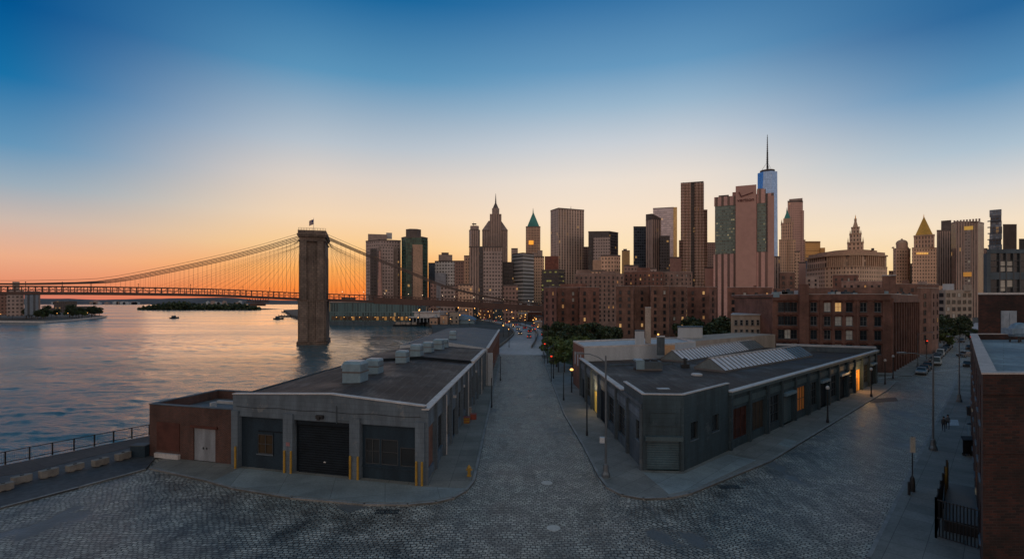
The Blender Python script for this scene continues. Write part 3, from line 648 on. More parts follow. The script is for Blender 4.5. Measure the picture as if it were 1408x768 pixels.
# brick annexe
an = thing('brick_annexe', 'low red-brick annexe with pale double doors beside the grey warehouse', 'annexe', (-32,53,0))
A = Fr((-37.1,52.1),(-27.0,49.35)); z = 5.4
aw = MB(); dr = (5.6,8.3,.14,3.35); A.sheet(aw,0,A.L,0,z-.9,[dr],.3); bk = [A.p(0,-8.6,0)[:2],A.p(A.L,-8.6,0)[:2]]
A2 = Fr(bk[0],A.p(0,0,0)[:2]); A2.sheet(aw,0,A2.L,0,z-.9,[]); A3 = Fr(bk[1],bk[0]); A3.sheet(aw,0,A3.L,0,z-.9,[])
ip = [A.p(0,0,0)[:2],A.p(A.L,0,0)[:2],bk[1],bk[0]]
aw.build('wall', m_brick, an)
pm, cm = MB(), MB(); parapet(pm,ip,z-.9,.9,.35,0,capmb=cm); pm.build('parapet', m_brick, an); cm.build('coping', m_greyd, an)
MB().prism([A.p(.3,-.3,0)[:2],A.p(A.L-.3,-.3,0)[:2],A.p(A.L-.3,-8.3,0)[:2],A.p(.3,-8.3,0)[:2]],.2,z-.9).build('roof', m_roofb, an)
g = MB(); A.box(g,1.0,3.9,.002,.06,.9,3.7); A.build if 0 else g.build('bricked_panel', m_brickp, an)
g = MB(); A.box(g,.95,4.0,.004,.3,.14,.6); g.build('plinth', m_cap, an)
g = MB()
for a_,b_ in ((5.62,6.94),(6.96,8.28)): A.box(g,a_,b_,-.2,-.12,.15,3.33)
d_ = g.build('door', M('grey_door_paint',(.24,.26,.29),.6,.3,1.2,streak=True), an); g = MB(); A.box(g,6.7,6.8,-.12,-.06,1.3,1.5); A.box(g,7.1,7.2,-.12,-.06,1.3,1.5); g.build('handle', m_black, d_)
g = MB(); A.box(g,5.3,8.6,.003,.12,3.4,3.65); g.build('lintel', m_brickp, an)
g = MB(); A.box(g,2.5,7.5,-6.2,-5.9,z-.9,z-.6); A.box(g,4.0,4.2,-4.2,-3.5,z-.9,z-.3); g.build('roof_pipe', m_cap, an)

# second warehouse with blue-grey roof
w2 = thing('warehouse', 'farther warehouse with white gable strip, red-brick side and blue-grey roof', 'warehouse', (-12,125,0))
b = MB(); b.add([(-21,95.4,0),(-4.6,95.4,0),(-4.6,95.4,7.0),(-12,95.4,8.2),(-21,95.4,7.6),(-20,157,0),(-3.9,157,0),(-3.9,157,6.9),(-12,157,7.6),(-20,157,7.3)],[(0,1,2,3,4),(6,5,9,8,7),(5,0,4,9)]); b.build('gable_wall', m_white, w2)
s2 = Fr((-4.6,95.45),(-3.9,157)); b = MB(); o2 = [(4+i*6.2,7.5+i*6.2,1.2,4.6) for i in range(9)]; s2.sheet(b,0,s2.L,0,7.0,o2,.3); s2.box(b,0,s2.L,-6,-.4,0,6.5); b.build('side_wall', m_bricko, w2)
for i,q in enumerate(o2):
    if i < 7: s2.window(w2,*q,w=-.25,nu=3,nz=3)
b = MB(); b.add([(-21,95.6,7.45),(-12,95.6,8.0),(-4.7,95.6,6.9),(-20,157,7.45),(-12,157,7.7),(-4,157,6.9)],[(0,1,4,3),(1,2,5,4)]); b.build('roof', m_roofb, w2)
b = MB(); s2.box(b,0,s2.L,-.3,.25,7.002,7.15); b.build('coping', m_cap, w2)
b = MB(); s2.box(b,-.3,.1,.05,1.0,0,6.2); b.build('fin_wall', m_white, w2)

# ================================================================== RIGHT WAREHOUSE
rw = thing('corner_warehouse', 'slate-blue corner warehouse with chamfered shutter entrance and two glazed roof skylights', 'warehouse', (40,75,0))
C0, C1, C2, C3, C4 = (11.6,85.5), (12.26,47.7), (16.0,47.45), (71.0,99.0), (60,104)
FA = Fr(C0, C1); FB = Fr(C1, C2); FC = Fr(C2, C3)
ztop = 6.3
inner = [(C0[0]+.5,85.4),FA.p(FA.L-.2,-.45,0)[:2],FB.p(FB.L/2,-.5,0)[:2],FC.p(.5,-.45,0)[:2],FC.p(FC.L-.45,-.45,0)[:2],(61,103),(30,101),(13,86)]
MB().prism(inner,0,5.6).build('inner_wall', m_navyd, rw)
# street side C
nb = 15; bl = 4.9; b = MB(); ops = []; spec = []
kc = ['blank','blank','red','brown','grid','shutter','litgrid','grid','shutter','grid','shutter','grid','litdoor','grid','shutter']
for i in range(nb):
    u0, u1 = i*bl+.5, min((i+1)*bl-.35, FC.L-.4)
    if kc[i] == 'blank': q = (i*bl+1.35,i*bl+2.75,2.7,4.4) if i == 0 else (i*bl+.9,i*bl+2.4,2.7,4.4)
    elif kc[i] in ('shutter','litdoor'): q = (u0+.2,u1-.2,.14,3.9)
    else: q = (u0,u1,1.0,4.3)
    ops.append(q)
FC.sheet(b,0,FC.L,0,ztop-.6,ops,.28)
for i in range(2,nb+1):
    u = min(i*bl,FC.L-.01); FC.box(b,max(0,u-.22),min(FC.L,u+.22),.002,.3,0,ztop-.35)
b.build('street_wall', m_teal, rw)
b = MB()
for i in range(2,nb): FC.box(b,i*bl+.222,min((i+1)*bl,FC.L)-.222,.002,.1,4.7,5.4)
FC.box(b,2*bl-.22,FC.L,.001,.34,ztop-.348,ztop+.0)
b.build('cornice_band', m_tealp, rw)
b = MB(); FC.box(b,2*bl-.22,FC.L,-.3,.4,ztop+.002,ztop+.12); FC.box(b,0,2*bl-.24,-.3,.08,7.2,7.3); FB.box(b,-.0,FB.L,-.3,.08,7.203,7.303); FA.box(b,FA.L-7.4,FA.L,-.3,.08,7.2,7.298); FA.box(b,0,FA.L-7.42,-.3,.36,ztop+.002,ztop+.12)
b.build('coping', m_cap, rw)
b = MB(); FC.box(b,0,2*bl-.24,-.28,0,ztop-.6,7.198); FC.box(b,2*bl-.22,FC.L,-.28,-.001,ztop-.6,ztop); FB.box(b,0,FB.L,-.28,0,ztop-.6,7.197); FA.box(b,FA.L-7.4,FA.L,-.28,0,ztop-.6,7.196); FA.box(b,0,FA.L-7.42,-.28,-.001,ztop-.6,ztop); b.build('parapet', m_teal, rw)
for i,q in enumerate(ops):
    k = kc[i]
    if k == 'blank': FC.window(rw,*q,w=-.22,nu=1,nz=1)
    elif k == 'red': FC.window(rw,*q,w=-.2,nu=3,nz=3,gm=M('red_panes',(.06,.02,.015),.5,.4,1.),fm=M('rust_bars',(.09,.03,.02),.7),sill=False,label='window with rust-red panes and bars')
    elif k == 'brown': FC.window(rw,*q,w=-.2,nu=4,nz=1,gm=M('brown_boards',(.07,.045,.03),.7),sill=False)
    elif k == 'grid': FC.window(rw,*q,w=-.2,nu=4,nz=3,fm=m_frmd,sill=False)
    elif k == 'litgrid': FC.window(rw,*q,w=-.2,nu=4,nz=2,fm=m_frmd,gm=emit('amber_lit_panes',(255,150,70),.008),sill=False,label='window glowing dull amber')
    elif k == 'shutter':
        g = MB()
        for j in range(16): zz_ = .15+j*.234; g.add([FC.p(q[0],-.2,zz_),FC.p(q[1],-.2,zz_),FC.p(q[1],-.15,zz_+.12),FC.p(q[0],-.15,zz_+.12),FC.p(q[1],-.2,zz_+.234),FC.p(q[0],-.2,zz_+.234)],[(0,1,2,3),(3,2,4,5)])
        o = g.build('roller_shutter', m_tealp if i%4 == 1 else m_navyd, rw)
        g = MB(); FC.box(g,q[0]-.15,q[1]+.15,.004,.5,3.9,4.25); g.build('shutter_box', m_duct, o)
    else:
        g = MB(); FC.box(g,q[0]+.1,q[1]-.1,-.24,-.16,.15,3.88); o = g.build('lit_doorway', emit('doorway_glow',(255,165,60),.28), rw)
        g = MB(); 
        for j in range(3): uu = q[0]+.1+(q[1]-q[0]-.2)*j/2; FC.box(g,uu-.06,uu+.06,-.15,-.08,.15,3.88)
        g.build('door_frame', m_black, o)
for u in (4*bl+.3,7*bl+.3,11*bl+.3):
    g = MB(); g.tube(FC.p(u,.36,.15),FC.p(u,.36,6.0),.06,.06,6); g.build('downpipe', m_greyd, rw)
LA = bpy.data.objects.new('doorway_lamp', bpy.data.lights.new('doorway_lamp','POINT')); COL.objects.link(LA); LA.location = FC.p(12.5*bl,1.4,3.3); LA.data.energy = 260; LA.data.color = (1,.55,.2); LA.data.shadow_soft_size = .2
# side A (towards the centre street)
b = MB(); nA = 7; ops = []; lenA = FA.L; bA = lenA/nA
kA = ['door','grid','litdoor','shutter','grid','grid','smallw']
for i in range(nA):
    u0, u1 = i*bA+.55, (i+1)*bA-.55
    q = {'door':(u0+.4,u1-.4,.14,3.2),'grid':(u0,u1,1.2,4.3),'litdoor':(u0+.5,u1-.5,.14,3.2),'shutter':(u0,u1,.14,4.2),'smallw':(u1-1.9,u1-.6,2.5,4.4)}[kA[i]]
    ops.append(q)
FA.sheet(b,0,lenA,0,ztop-.6,ops,.28)
for i in range(nA+1): u = i*bA; FA.box(b,max(.0,u-.2),min(lenA,u+.2),.002,.3,0,ztop-.35)
FA.box(b,0,lenA-.2,.003,.12,ztop-.35,ztop-.0)
b.build('lane_wall', m_greyd, rw)
b = MB()
for i in range(nA): FA.box(b,i*bA+.3,(i+1)*bA-.3,.002,.08,4.75,5.5)
b.build('frieze_panel', m_grey, rw)
for i,q in enumerate(ops):
    k = kA[i]
    if k in ('grid','smallw'): FA.window(rw,*q,w=-.2,nu=3 if k == 'grid' else 1,nz=3 if k == 'grid' else 2,sill=k == 'smallw')
    else:
        g = MB(); FA.box(g,q[0],q[1],-.24,-.16,q[2],q[3]); FA.box(g,(q[0]+q[1])/2-.05,(q[0]+q[1])/2+.05,-.16,-.1,q[2],q[3])
        g.build('lit_doorway' if k == 'litdoor' else 'side_door', emit('side_doorway_glow',(225,190,90),.12) if k == 'litdoor' else m_navyd, rw)
LB = bpy.data.objects.new('side_lamp', bpy.data.lights.new('side_lamp','POINT')); COL.objects.link(LB); LB.location = FA.p(2.5*bA,.9,3.9); LB.data.energy = 110; LB.data.color = (1,.7,.35); LB.data.shadow_soft_size = .15
# chamfer B
b = MB(); o_ = (.35,FB.L-.35,.14,3.0); FB.sheet(b,0,FB.L,0,ztop-.6,[o_],.28); FB.box(b,.002,.25,.002,.1,0,6); FB.box(b,FB.L-.25,FB.L-.002,.002,.1,0,6)
FB.box(b,.6,FB.L-.6,.002,.08,4.3,4.4); FB.box(b,.6,FB.L-.6,.002,.08,5.55,5.65); FB.box(b,.6,.7,.002,.08,4.4,5.55); FB.box(b,FB.L-.7,FB.L-.6,.002,.08,4.4,5.55); b.build('corner_wall', m_teal, rw)
g = MB()
for j in range(13): zz_ = .15+j*.222; g.add([FB.p(.35,-.2,zz_),FB.p(FB.L-.35,-.2,zz_),FB.p(FB.L-.35,-.186,zz_+.11),FB.p(.35,-.186,zz_+.11),FB.p(FB.L-.35,-.2,zz_+.222),FB.p(.35,-.2,zz_+.222)],[(0,1,2,3),(3,2,4,5)])
o = g.build('corner_shutter', M('teal_shutter',(.045,.09,.115),.45,.3,.8), rw)
g = MB(); FB.box(g,.15,FB.L-.15,.003,.5,3.0,3.4); g.build('shutter_box', m_tealp, o)
# roof
b = MB(); rp = [(12.0,85.5),(12.5,48.1),(16,47.9),FC.p(FC.L-.3,-.3,0)[:2],(61,109),(52,113),(30,98)]
b.prism(rp,5.5,5.72); b.build('roof', m_roof, rw)
b = MB(); far = Fr(FC.p(FC.L,0,0)[:2],(55,106)); far.box(b,0,far.L,-.3,0,0,ztop+.4); b.build('end_wall', m_greyd, rw)
g = MB(); far.box(g,.2,far.L,-.34,.04,ztop+.402,ztop+.8); g.build('end_parapet', m_white, rw)

def skylight(name, p, q, w, h, label):
    """ridge skylight between two points on the roof, glazing bars over pale panes, dark end gables"""
    f = Fr(p, q); t = thing(name, label, 'skylight', (*p,5.72), 'skylights on the corner warehouse roof')
    b = MB(); f.box(b,0,f.L,-w,0,5.72,6.0); b.build('curb', m_bars, t)
    a = lambda u,s,z: f.p(u,s,z)
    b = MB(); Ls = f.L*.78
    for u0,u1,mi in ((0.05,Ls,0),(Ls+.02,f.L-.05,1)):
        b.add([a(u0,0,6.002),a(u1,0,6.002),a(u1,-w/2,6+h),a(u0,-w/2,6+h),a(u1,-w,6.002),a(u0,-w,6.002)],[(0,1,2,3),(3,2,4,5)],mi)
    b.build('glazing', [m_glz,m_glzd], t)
    b = MB(); b.add([a(0.03,0,6),a(0.03,-w/2,5.98+h),a(0.03,-w,6)],[(2,1,0)]); b.add([a(f.L-.03,0,6),a(f.L-.03,-w/2,5.98+h),a(f.L-.03,-w,6)],[(0,1,2)]); b.build('gable_end', m_glzd, t)
    b = MB(); n = int(f.L/1.25)
    for i in range(n+1):
        u = .05+(f.L-.1)*i/n; b.beam(a(u,.03,6.03),a(u,-w/2,6.04+h),.12,.1); b.beam(a(u,-w/2,6.04+h),a(u,-w-.03,6.03),.12,.1)
    b.build('glazing_bars', m_bars, t); g = MB(); g.beam(a(0,-w/2,6.08+h),a(f.L,-w/2,6.08+h),.2,.14); g.build('ridge_cap', m_cap, t)
    return t
def RG(px,py,z=5.72): return G(px,py,z)
skylight('roof_skylight', RG(996,512), RG(1118,490), 4.7, 1.55, 'nearer pinkish glazed skylight ridge with bars on the warehouse roof')
skylight('roof_skylight', RG(940,498), RG(1050,479), 4.2, 1.5, 'farther glazed skylight ridge with bars on the warehouse roof')
# roof clutter
t = thing('air_conditioner', 'long grey air-conditioning unit with two fans on the black warehouse roof', 'air conditioner', (*RG(891,508),5.72))
x,y = RG(891,508); b = MB(); b.box(x-1.8,x+1.9,y-.7,y+1.2,5.95,7.0); b.build('casing', m_greyd, t); b = MB(); b.box(x-1.95,x-.75,y-.9,y-.702,5.9,7.25); b.box(x-1.95,x-.8,y-.7,y+1.2,7.002,7.25); b.build('intake', m_duct, t)
for dx in (-.2,1.0): b = MB(); b.lathe((x+dx,y+.2,7.0),[(.5,0),(.5,.25),(.42,.27),(.1,.3)],14); b.build('fan', m_black, t)
b = MB(); b.box(x-1.9,x+1.9,y-.8,y-.6,5.72,5.95); b.box(x-1.9,x+1.9,y+1,y+1.2,5.72,5.95); b.build('skid', m_bars, t)
x,y = RG(942,505); b = MB(); b.box(x-.6,x+.6,y-.3,y+.3,5.72,6.3); b.lathe((x,y,6.3),[(.25,0),(.25,.6),(.4,.62),(.4,.8),(0,.95)],10); tag(b.build('roof_cowl', m_black),'black stub pipe between the air conditioner and skylights','roof vent')
x,y = RG(958,515.5); b = MB(); b.lathe((x,y,5.72),[(.75,0),(.75,.18),(.6,.25),(0,.27)],16); tag(b.build('roof_hatch', m_cap),'small pale round hatch before the nearer skylight','roof hatch')
x,y = RG(912,534); b = MB(); b.box(x-.7,x+.7,y-.4,y+.4,5.72,5.77); tag(b.build('loose_board', m_white),'white board lying flat near the warehouse roof corner','board')
b = MB(); P,Q = RG(838,503),RG(925,500); b.beam((*P,5.85),(*Q,5.85),.3,.25); tag(b.build('roof_duct', m_greyd),'low pipe run across the back of the warehouse roof','pipe')

# brick house behind, with long white parapet
bh = thing('brick_outbuilding', 'brick and white-walled building directly behind the corner warehouse', 'building', (25,86,0))
nf = [(11.1,79.8),(26,83),(62,104.5)]
b = MB(); e0 = Fr((11.75,98),(12.15,85.9)); o3 = [(1.6,3.1,4.2,6.5),(4.7,6.2,4.2,6.5),(7.8,9.3,4.2,6.5)]; e0.sheet(b,0,e0.L,0,8.0,o3,.25); e0.box(b,2,e0.L-3,-3,-.35,0,7.6); b.build('end_wall', m_bricko, bh)
for q in o3: e0.window(bh,*q,w=-.2,nu=1,nz=2)
b = MB(); b.prism([(12.2,85.95),(28,91.2),(35,97),(35,108),(11.8,98)],.1,8.0); b.build('white_wall', m_white, bh)
b = MB(); b.prism([(35.02,97.1),(60,116),(56,124),(35.02,108)],.1,8.3); b.build('rear_wing', m_tan, bh)
b = MB(); parapet(b,[(12.18,85.93),(28,91.18),(35,96.98),(35,108),(11.75,98)],8.0,.3,.3); b.build('parapet', m_cap, bh)
def rbox(name,label,cat,px0,px1,py0,py1,Y,mat,dep=1.5,extra=None):
    z0,z1 = ZA(py1,Y),ZA(py0,Y); x = XA((px0+px1)/2,Y); t = thing(name,label,cat,(x,Y,z0)); d = Vector((x,Y)).normalized(); e = .4
    q = [(XA(px0,Y),Y),(XA(px1,Y),Y)]; q = q+[(q[1][0]+d.x*dep,Y+d.y*dep),(q[0][0]+d.x*dep,Y+d.y*dep)]; c_ = Vector((sum(p[0] for p in q)/4,sum(p[1] for p in q)/4))
    MB().prism(q,z0,z1).build('casing' if cat != 'chimney' else 'shaft',mat,t); MB().prism([tuple(c_+(Vector(p)-c_)*1.06) for p in q],z1+.002,z1+.14).build('cap',m_cap if mat is not m_white else m_greyd,t); return t
rbox('roof_tank_box','plain white box standing on the white-walled building','roof box',873,886,455,474,92.5,m_white)
rbox('tall_flue','tall tan flue rising behind the white roof box','chimney',887,895,423,472,94.5,m_tan,1.0)
rbox('roof_bulkhead','pale bulkhead with a dark recess on the tan-walled wing','roof bulkhead',932,966,450,465,105,m_white,4)
rbox('grey_roof_box','low grey box next to the plywood panel','roof box',903,914,463,488,88,m_greyd,1)
b = MB(); b.box(XA(914,88),XA(928,88),88,88.1,ZA(489,88),ZA(474,88)); tag(b.build('plywood_panel',m_ply),'orange plywood sheet against the white wall above the black roof','board')

# small white building behind skylights
sb = thing('white_house','low cream building with two rows of small windows before the brick loft','building',(58,128,0))
Y = 125; b = MB(); b.prism([(XA(1005,Y),Y),(XA(1059,Y),Y),(XA(1059,Y)+6,Y+12),(XA(1005,Y)+6,Y+12)],0,ZA(433,Y)); b.build('wall', m_tan, sb); b = MB(); b.prism([(XA(1004,Y),Y-.3),(XA(1060,Y),Y-.3),(XA(1060,Y)+6,Y+12.3),(XA(1004,Y)+6,Y+12.3)],ZA(433,Y)+.002,ZA(431.5,Y)); b.build('cornice', m_white, sb)
wf = Fr((XA(1005,Y),Y),(XA(1059,Y),Y)); windows(sb,wf,[1.2+i*1.35 for i in range(7)],[ZA(443,Y),ZA(456,Y)],.75,1.3)

# ================================================================== RIGHT FOREGROUND BRICK BUILDING
rb = thing('brick_building', 'dark red-brick building at the right edge with a pale flat roof', 'building', (45,40,0))
D0, D1, D2, D3 = (25.9,28.0), (70,28.0), (92,61.5), (55.4,61.5); zt = 11.95
E = Fr(D3, D0); eo = [(i*5.2+2.2,i*5.2+4.2,z_,z_+2.4) for i in range(8) for z_ in (1.2,5.0,8.4)]
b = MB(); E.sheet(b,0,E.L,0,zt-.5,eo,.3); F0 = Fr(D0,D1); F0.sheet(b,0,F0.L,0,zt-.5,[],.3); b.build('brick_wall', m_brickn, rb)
for i,q in enumerate(eo):
    E.window(rb,*q,w=-.25,nu=1,nz=2,gm=m_glass if i not in (7,15,21) else emit('yellow_pane',(255,200,90),.8),sill=True)
MB().prism([(26.5,28.4),(69.5,28.4),(91.5,61),(55.6,61)],0.1,zt-.62).build('roof', felt_mat('pale_blue_roof',(.24,.31,.35),.55,R(44),1.6), rb)
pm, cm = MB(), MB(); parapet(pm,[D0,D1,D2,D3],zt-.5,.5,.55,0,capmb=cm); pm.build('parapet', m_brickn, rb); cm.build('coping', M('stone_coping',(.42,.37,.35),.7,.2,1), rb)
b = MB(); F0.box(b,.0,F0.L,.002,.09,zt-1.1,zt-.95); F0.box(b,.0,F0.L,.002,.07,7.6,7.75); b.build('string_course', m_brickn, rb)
# rooftop: tarpaulin-covered unit, ladder rail
x,y = G(1402,470,11.35); t = thing('covered_unit','roof unit wrapped in blue-grey tarpaulin beside the grey door','roof unit',(x,y,11.33))
b = MB(); b.lathe((x,y,12.0),[(.95,0),(1.1,.35),(1.0,.9),(.75,1.3),(.35,1.5),(0,1.55)],9); b.box(x-1.3,x+.2,y-.5,y+.8,12.25,12.9); b.build('tarpaulin', m_tarp, t)
b = MB()
for dx in (-.6,.6):
    for dy in (-.5,.5): b.box(x+dx-.06,x+dx+.06,y+dy-.06,y+dy+.06,11.33,12.1)
b.build('stand', m_black, t)
x,y = G(1378,463,11.35); b = MB(); b.tube((x,y,11.33),(x+.5,y+.9,13.2),.05); b.tube((x+.5,y,11.33),(x+1.0,y+.9,13.2),.05); [b.tube((x+.12*i,y+.21*i,11.33+.44*i),(x+.5+.12*i,y+.21*i,11.33+.44*i),.03) for i in range(1,4)]; tag(b.build('roof_ladder', m_cap),'short pale ladder leaning at the grey roof door','ladder')

# block behind: dark brick with glass box on top
db = thing('brick_block','dark red-brick block behind the foreground roof, with a grey roof door','building',(72,72,0))
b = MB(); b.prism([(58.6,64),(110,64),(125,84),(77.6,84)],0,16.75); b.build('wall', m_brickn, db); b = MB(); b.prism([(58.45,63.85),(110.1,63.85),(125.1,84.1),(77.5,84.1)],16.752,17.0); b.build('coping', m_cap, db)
b = MB(); b.box(XA(1376,64),XA(1397,64),63.9,63.998,ZA(461,64),ZA(427,64)); b.box(XA(1378,64),XA(1386,64),63.86,63.9,ZA(458,64),ZA(430,64)); b.box(XA(1387,64),XA(1395,64),63.86,63.9,ZA(458,64),ZA(430,64)); b.build('roof_door', m_door, db)
gb = thing('glass_office','dark glass-walled office storey set above the brick block','building',(80,76,16.75))
Y=68.; z0=17.0; z1=ZA(345,Y); x0=XA(1357,Y); b = MB(); b.prism([(x0+.25,Y+.2),(99,Y+.2),(113,82),(x0+14,82)],z0,z1-.3); b.build('glass_wall', glass('office_glass',(.05,.055,.06),.15,.3), gb)
b = MB(); b.prism([(x0,Y),(99.2,Y),(113.2,82.2),(x0+13.8,82.2)],z1-.28,z1+.25); b.prism([(x0+.02,Y+.02),(99.1,Y+.02),(113.1,82.1),(x0+13.8,82.1)],ZA(384,Y),ZA(374,Y)); b.box(x0,x0+.5,Y,Y+.5,z0,z1-.3); b.build('spandrel', m_greyd, gb)
b = MB()
for px in (1375,1384,1394,1403): b.box(XA(px,Y)-.08,XA(px,Y)+.08,Y,Y+.2,z0,z1-.3)
for py in (358,366,395): b.box(x0+.5,99,Y+.05,Y+.19,ZA(py,Y)-.05,ZA(py,Y)+.05)
b.build('mullions', m_frmd, gb)
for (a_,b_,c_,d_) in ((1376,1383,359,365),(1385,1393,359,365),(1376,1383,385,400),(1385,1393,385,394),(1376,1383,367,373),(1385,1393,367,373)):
    g = MB(); g.box(XA(a_,Y),XA(b_,Y),Y+.1,Y+.19,ZA(d_,Y),ZA(c_,Y)); g.build('bright_pane', M('sky_lit_blind',(.42,.38,.32),.5), gb)  # brightness of the sky is put into the pane colour
b = MB(); b.box(XA(1386,78),99,77.5,81,z1+.25,z1+1.2); b.build('plant_room', m_navyd, gb)

# ================================================================== BRIDGE
BD = Vector((-1,-.3)).normalized(); BN = Vector((-BD.y,BD.x))  # BN points towards the camera side
if BN.y > 0: BN = -BN
T0 = Vector((-89.6,231.0))
def BP(t, off, z): q = T0+BD*t+BN*off; return (q.x,q.y,z)
def t_of(px):
    k = (px-CX)/FPX; return (k*T0.y-T0.x)/(BD.x-k*BD.y)
def zof(px,py): t = t_of(px); return t, ZA(py, (T0+BD*t).y)
def interp(pts, t):
    pts = sorted(pts)
    if t <= pts[0][0]: return pts[0][1]
    for i,((a,za),(b_,zb)) in enumerate(zip(pts,pts[1:])):
        if t <= b_:
            m0 = (zb-pts[i-1][1])/(b_-pts[i-1][0]) if i else (zb-za)/(b_-a); m1 = (pts[i+2][1]-za)/(pts[i+2][0]-a) if i+2 < len(pts) else (zb-za)/(b_-a)
            h = b_-a; s = (t-a)/h; return (2*s**3-3*s*s+1)*za+(s**3-2*s*s+s)*h*m0+(-2*s**3+3*s*s)*zb+(s**3-s*s)*h*m1
    return pts[-1][1]
deckb = [zof(px,py) for px,py in ((-60,405.5),(0,405),(150,405.5),(300,408),(410,412.5),(520,416),(640,421),(745,427),(800,430))]
cabl = [zof(px,py) for px,py in ((-60,391.5),(30,392),(90,391),(150,388.5),(220,376),(300,359),(360,344),(414,328))]
cabr = [zof(px,py) for px,py in ((446,327),(502,351),(569,378),(609,394),(660,407),(700,414),(800,425))]
tmin, tmax = t_of(795), t_of(-55)+150
br = thing('suspension_bridge','long suspension bridge with a granite tower, red-brown truss deck and web of cables','bridge',(T0.x,T0.y,-3))
DH, HW = 3.4, 6.5
def deck_strip(off0,off1,dz0,dz1,name,mat,step=6.,t1=None):
    tmax = globals()['tmax'] if t1 is None else t1; b = MB(); n = int((tmax-tmin)/step); ts = [tmin+(tmax-tmin)*i/n for i in range(n+1)]
    for a,c_ in zip(ts,ts[1:]):
        za,zc = interp(deckb,a),interp(deckb,c_)
        P = [BP(a,off0,za+dz0),BP(c_,off0,zc+dz0),BP(c_,off1,zc+dz0),BP(a,off1,za+dz0),BP(a,off0,za+dz1),BP(c_,off0,zc+dz1),BP(c_,off1,zc+dz1),BP(a,off1,za+dz1)]
        b.add(P,[(0,1,2,3),(7,6,5,4),(4,5,1,0),(5,6,2,1),(6,7,3,2),(7,4,0,3)])
    return b.build(name,mat,br)
deck_strip(-HW+.24,HW-.24,.3,1.0,'roadway',m_steel)
for s in (1,-1):
    o0,o1 = sorted((s*HW-.22,s*HW+.22))
    deck_strip(o0,o1,0,1.1,'bottom_chord',m_steel); deck_strip(o0,o1,DH-.3,DH,'top_chord',m_steel); deck_strip(o0,o1,1.9,2.05,'middle_chord',m_steel); deck_strip(o0-.03,o1+.03,-.5,2.4,'plate_girder',m_steel,t1=-26)
    b = MB(); n = int((tmax-tmin)/2.2); ts = [tmin+(tmax-tmin)*i/n for i in range(n+1)]
    for i,(a,c_) in enumerate(zip(ts,ts[1:])):
        za,zc = interp(deckb,a),interp(deckb,c_)
        b.beam(BP(a,s*HW,za+1.1),BP(a,s*HW,za+DH-.3),.2,.2)
        b.beam(BP(a,s*HW,(za if i%2 else za+DH-1.4)+1.1),BP(c_,s*HW,(zc+DH-1.4 if i%2 else zc)+1.1),.1,.1)
    o = b.build('truss_web',m_steel,br)
# tower: three shafts, slot openings for the roads, arch heads, cornices
def tbox(b,t0,t1,o0,o1,z0,z1,mi=0): b.prism([BP(t0,o0,0)[:2],BP(t1,o0,0)[:2],BP(t1,o1,0)[:2],BP(t0,o1,0)[:2]],z0,z1,mi)
b = MB(); tw = 5.3; td = 12.5
tbox(b,-tw-.9,tw+.9,-td-.9,td+.9,-6,-1.6); tbox(b,-tw-.35,tw+.35,-td-.35,td+.35,-1.6,15.6)
for s in (-1,1): tbox(b,s*3.4-1.7,s*3.4+1.7,td+.35,td+1.4,-1.6,15.6)
tbox(b,-tw-.6,tw+.6,-td-.6,td+.6,15.6,16.3)
b.build('pier',m_stone,br)
b = MB()
for c_ in (-9.9,0,9.9): tbox(b,-tw,tw,c_-2.4,c_+2.4,16.302,36)
for c_ in (-9.9,9.9):
    s = 1 if c_ > 0 else -1
    for q in (-3.4,3.4): tbox(b,q-1.25,q+1.25,c_+s*2.4 if s>0 else c_-3.5,c_+3.5 if s>0 else c_-2.4,16.302,41.5)
tbox(b,-tw+.1,tw-.1,-12.2,12.2,36.002,43.4)
# pointed arch heads stepping in
for c_ in (-5,5):
    for k in range(6): w_ = 2.55*(1-(k+1)/6.5)
    for k in range(6):
        z_ = 31+k*.83; in_ = 2.55*math.sqrt(max(0,1-(k+1)/6.3))
        for s in (-1,1): tbox(b,-tw+.15,tw-.15,c_+s*in_ if s<0 else c_+in_,c_+s*2.55 if s<0 else c_+2.55,z_,z_+.83) if s>0 else tbox(b,-tw+.15,tw-.15,c_-2.55,c_-in_,z_,z_+.83)
b.build('shaft',m_stone,br)
b = MB(); tbox(b,-tw-.5,tw+.5,-12.9,12.9,43.402,44.0); tbox(b,-tw-.75,tw+.75,-13.2,13.2,44.002,44.7); tbox(b,-tw-.4,tw+.4,-12.8,12.8,44.702,46.2); tbox(b,-tw-.3,tw+.3,-13.2,13.2,41.5,41.9); b.build('cornice',m_stone,br)
b = MB()
for t in np.arange(-5.5,5.6,1.1): b.tube(BP(t,12.2,46.2),BP(t,12.2,47.2),.06,.06,5)
b.beam(BP(-5.5,12.2,47.2),BP(5.5,12.2,47.2),.09,.09); b.beam(BP(-5.5,12.2,46.7),BP(5.5,12.2,46.7),.06,.06); b.build('tower_railing',m_black,br)
# cables
def cab_z(t): return interp(cabr,t) if t < 0 else interp(cabl,t)
n = 0
for off in (HW,-HW,HW*.35,-HW*.35):
    for seg,(a,c_) in (('l',(5.5,tmax)),('r',(-5.5,t_of(720)))):
        pts = [BP(a+(c_-a)*i/40,off,cab_z(a+(c_-a)*i/40)+.5) for i in range(41)]
        b = MB().path(pts,.16,6); b.path([(p[0],p[1],p[2]+1.1) for p in pts] if off in (HW,) else [pts[0],pts[1]],.07,4); b.build('main_cable',m_cable,br)
rest = MB(); k = 0
for off in (HW,-HW):
    for t in list(np.arange(7.5,78,1.7))+list(-np.arange(7.5,78,2.0)):
        zc,zd = cab_z(t)+.5, interp(deckb,t)+DH
        if zc-zd < .6: continue
        if off == HW and k < 84: MB().tube(BP(t,off,zd),BP(t,off,zc),.035,.035,4).build('suspender',m_cable,br); k += 1
        else: rest.tube(BP(t,off,zd),BP(t,off,zc),.03,.03,4)
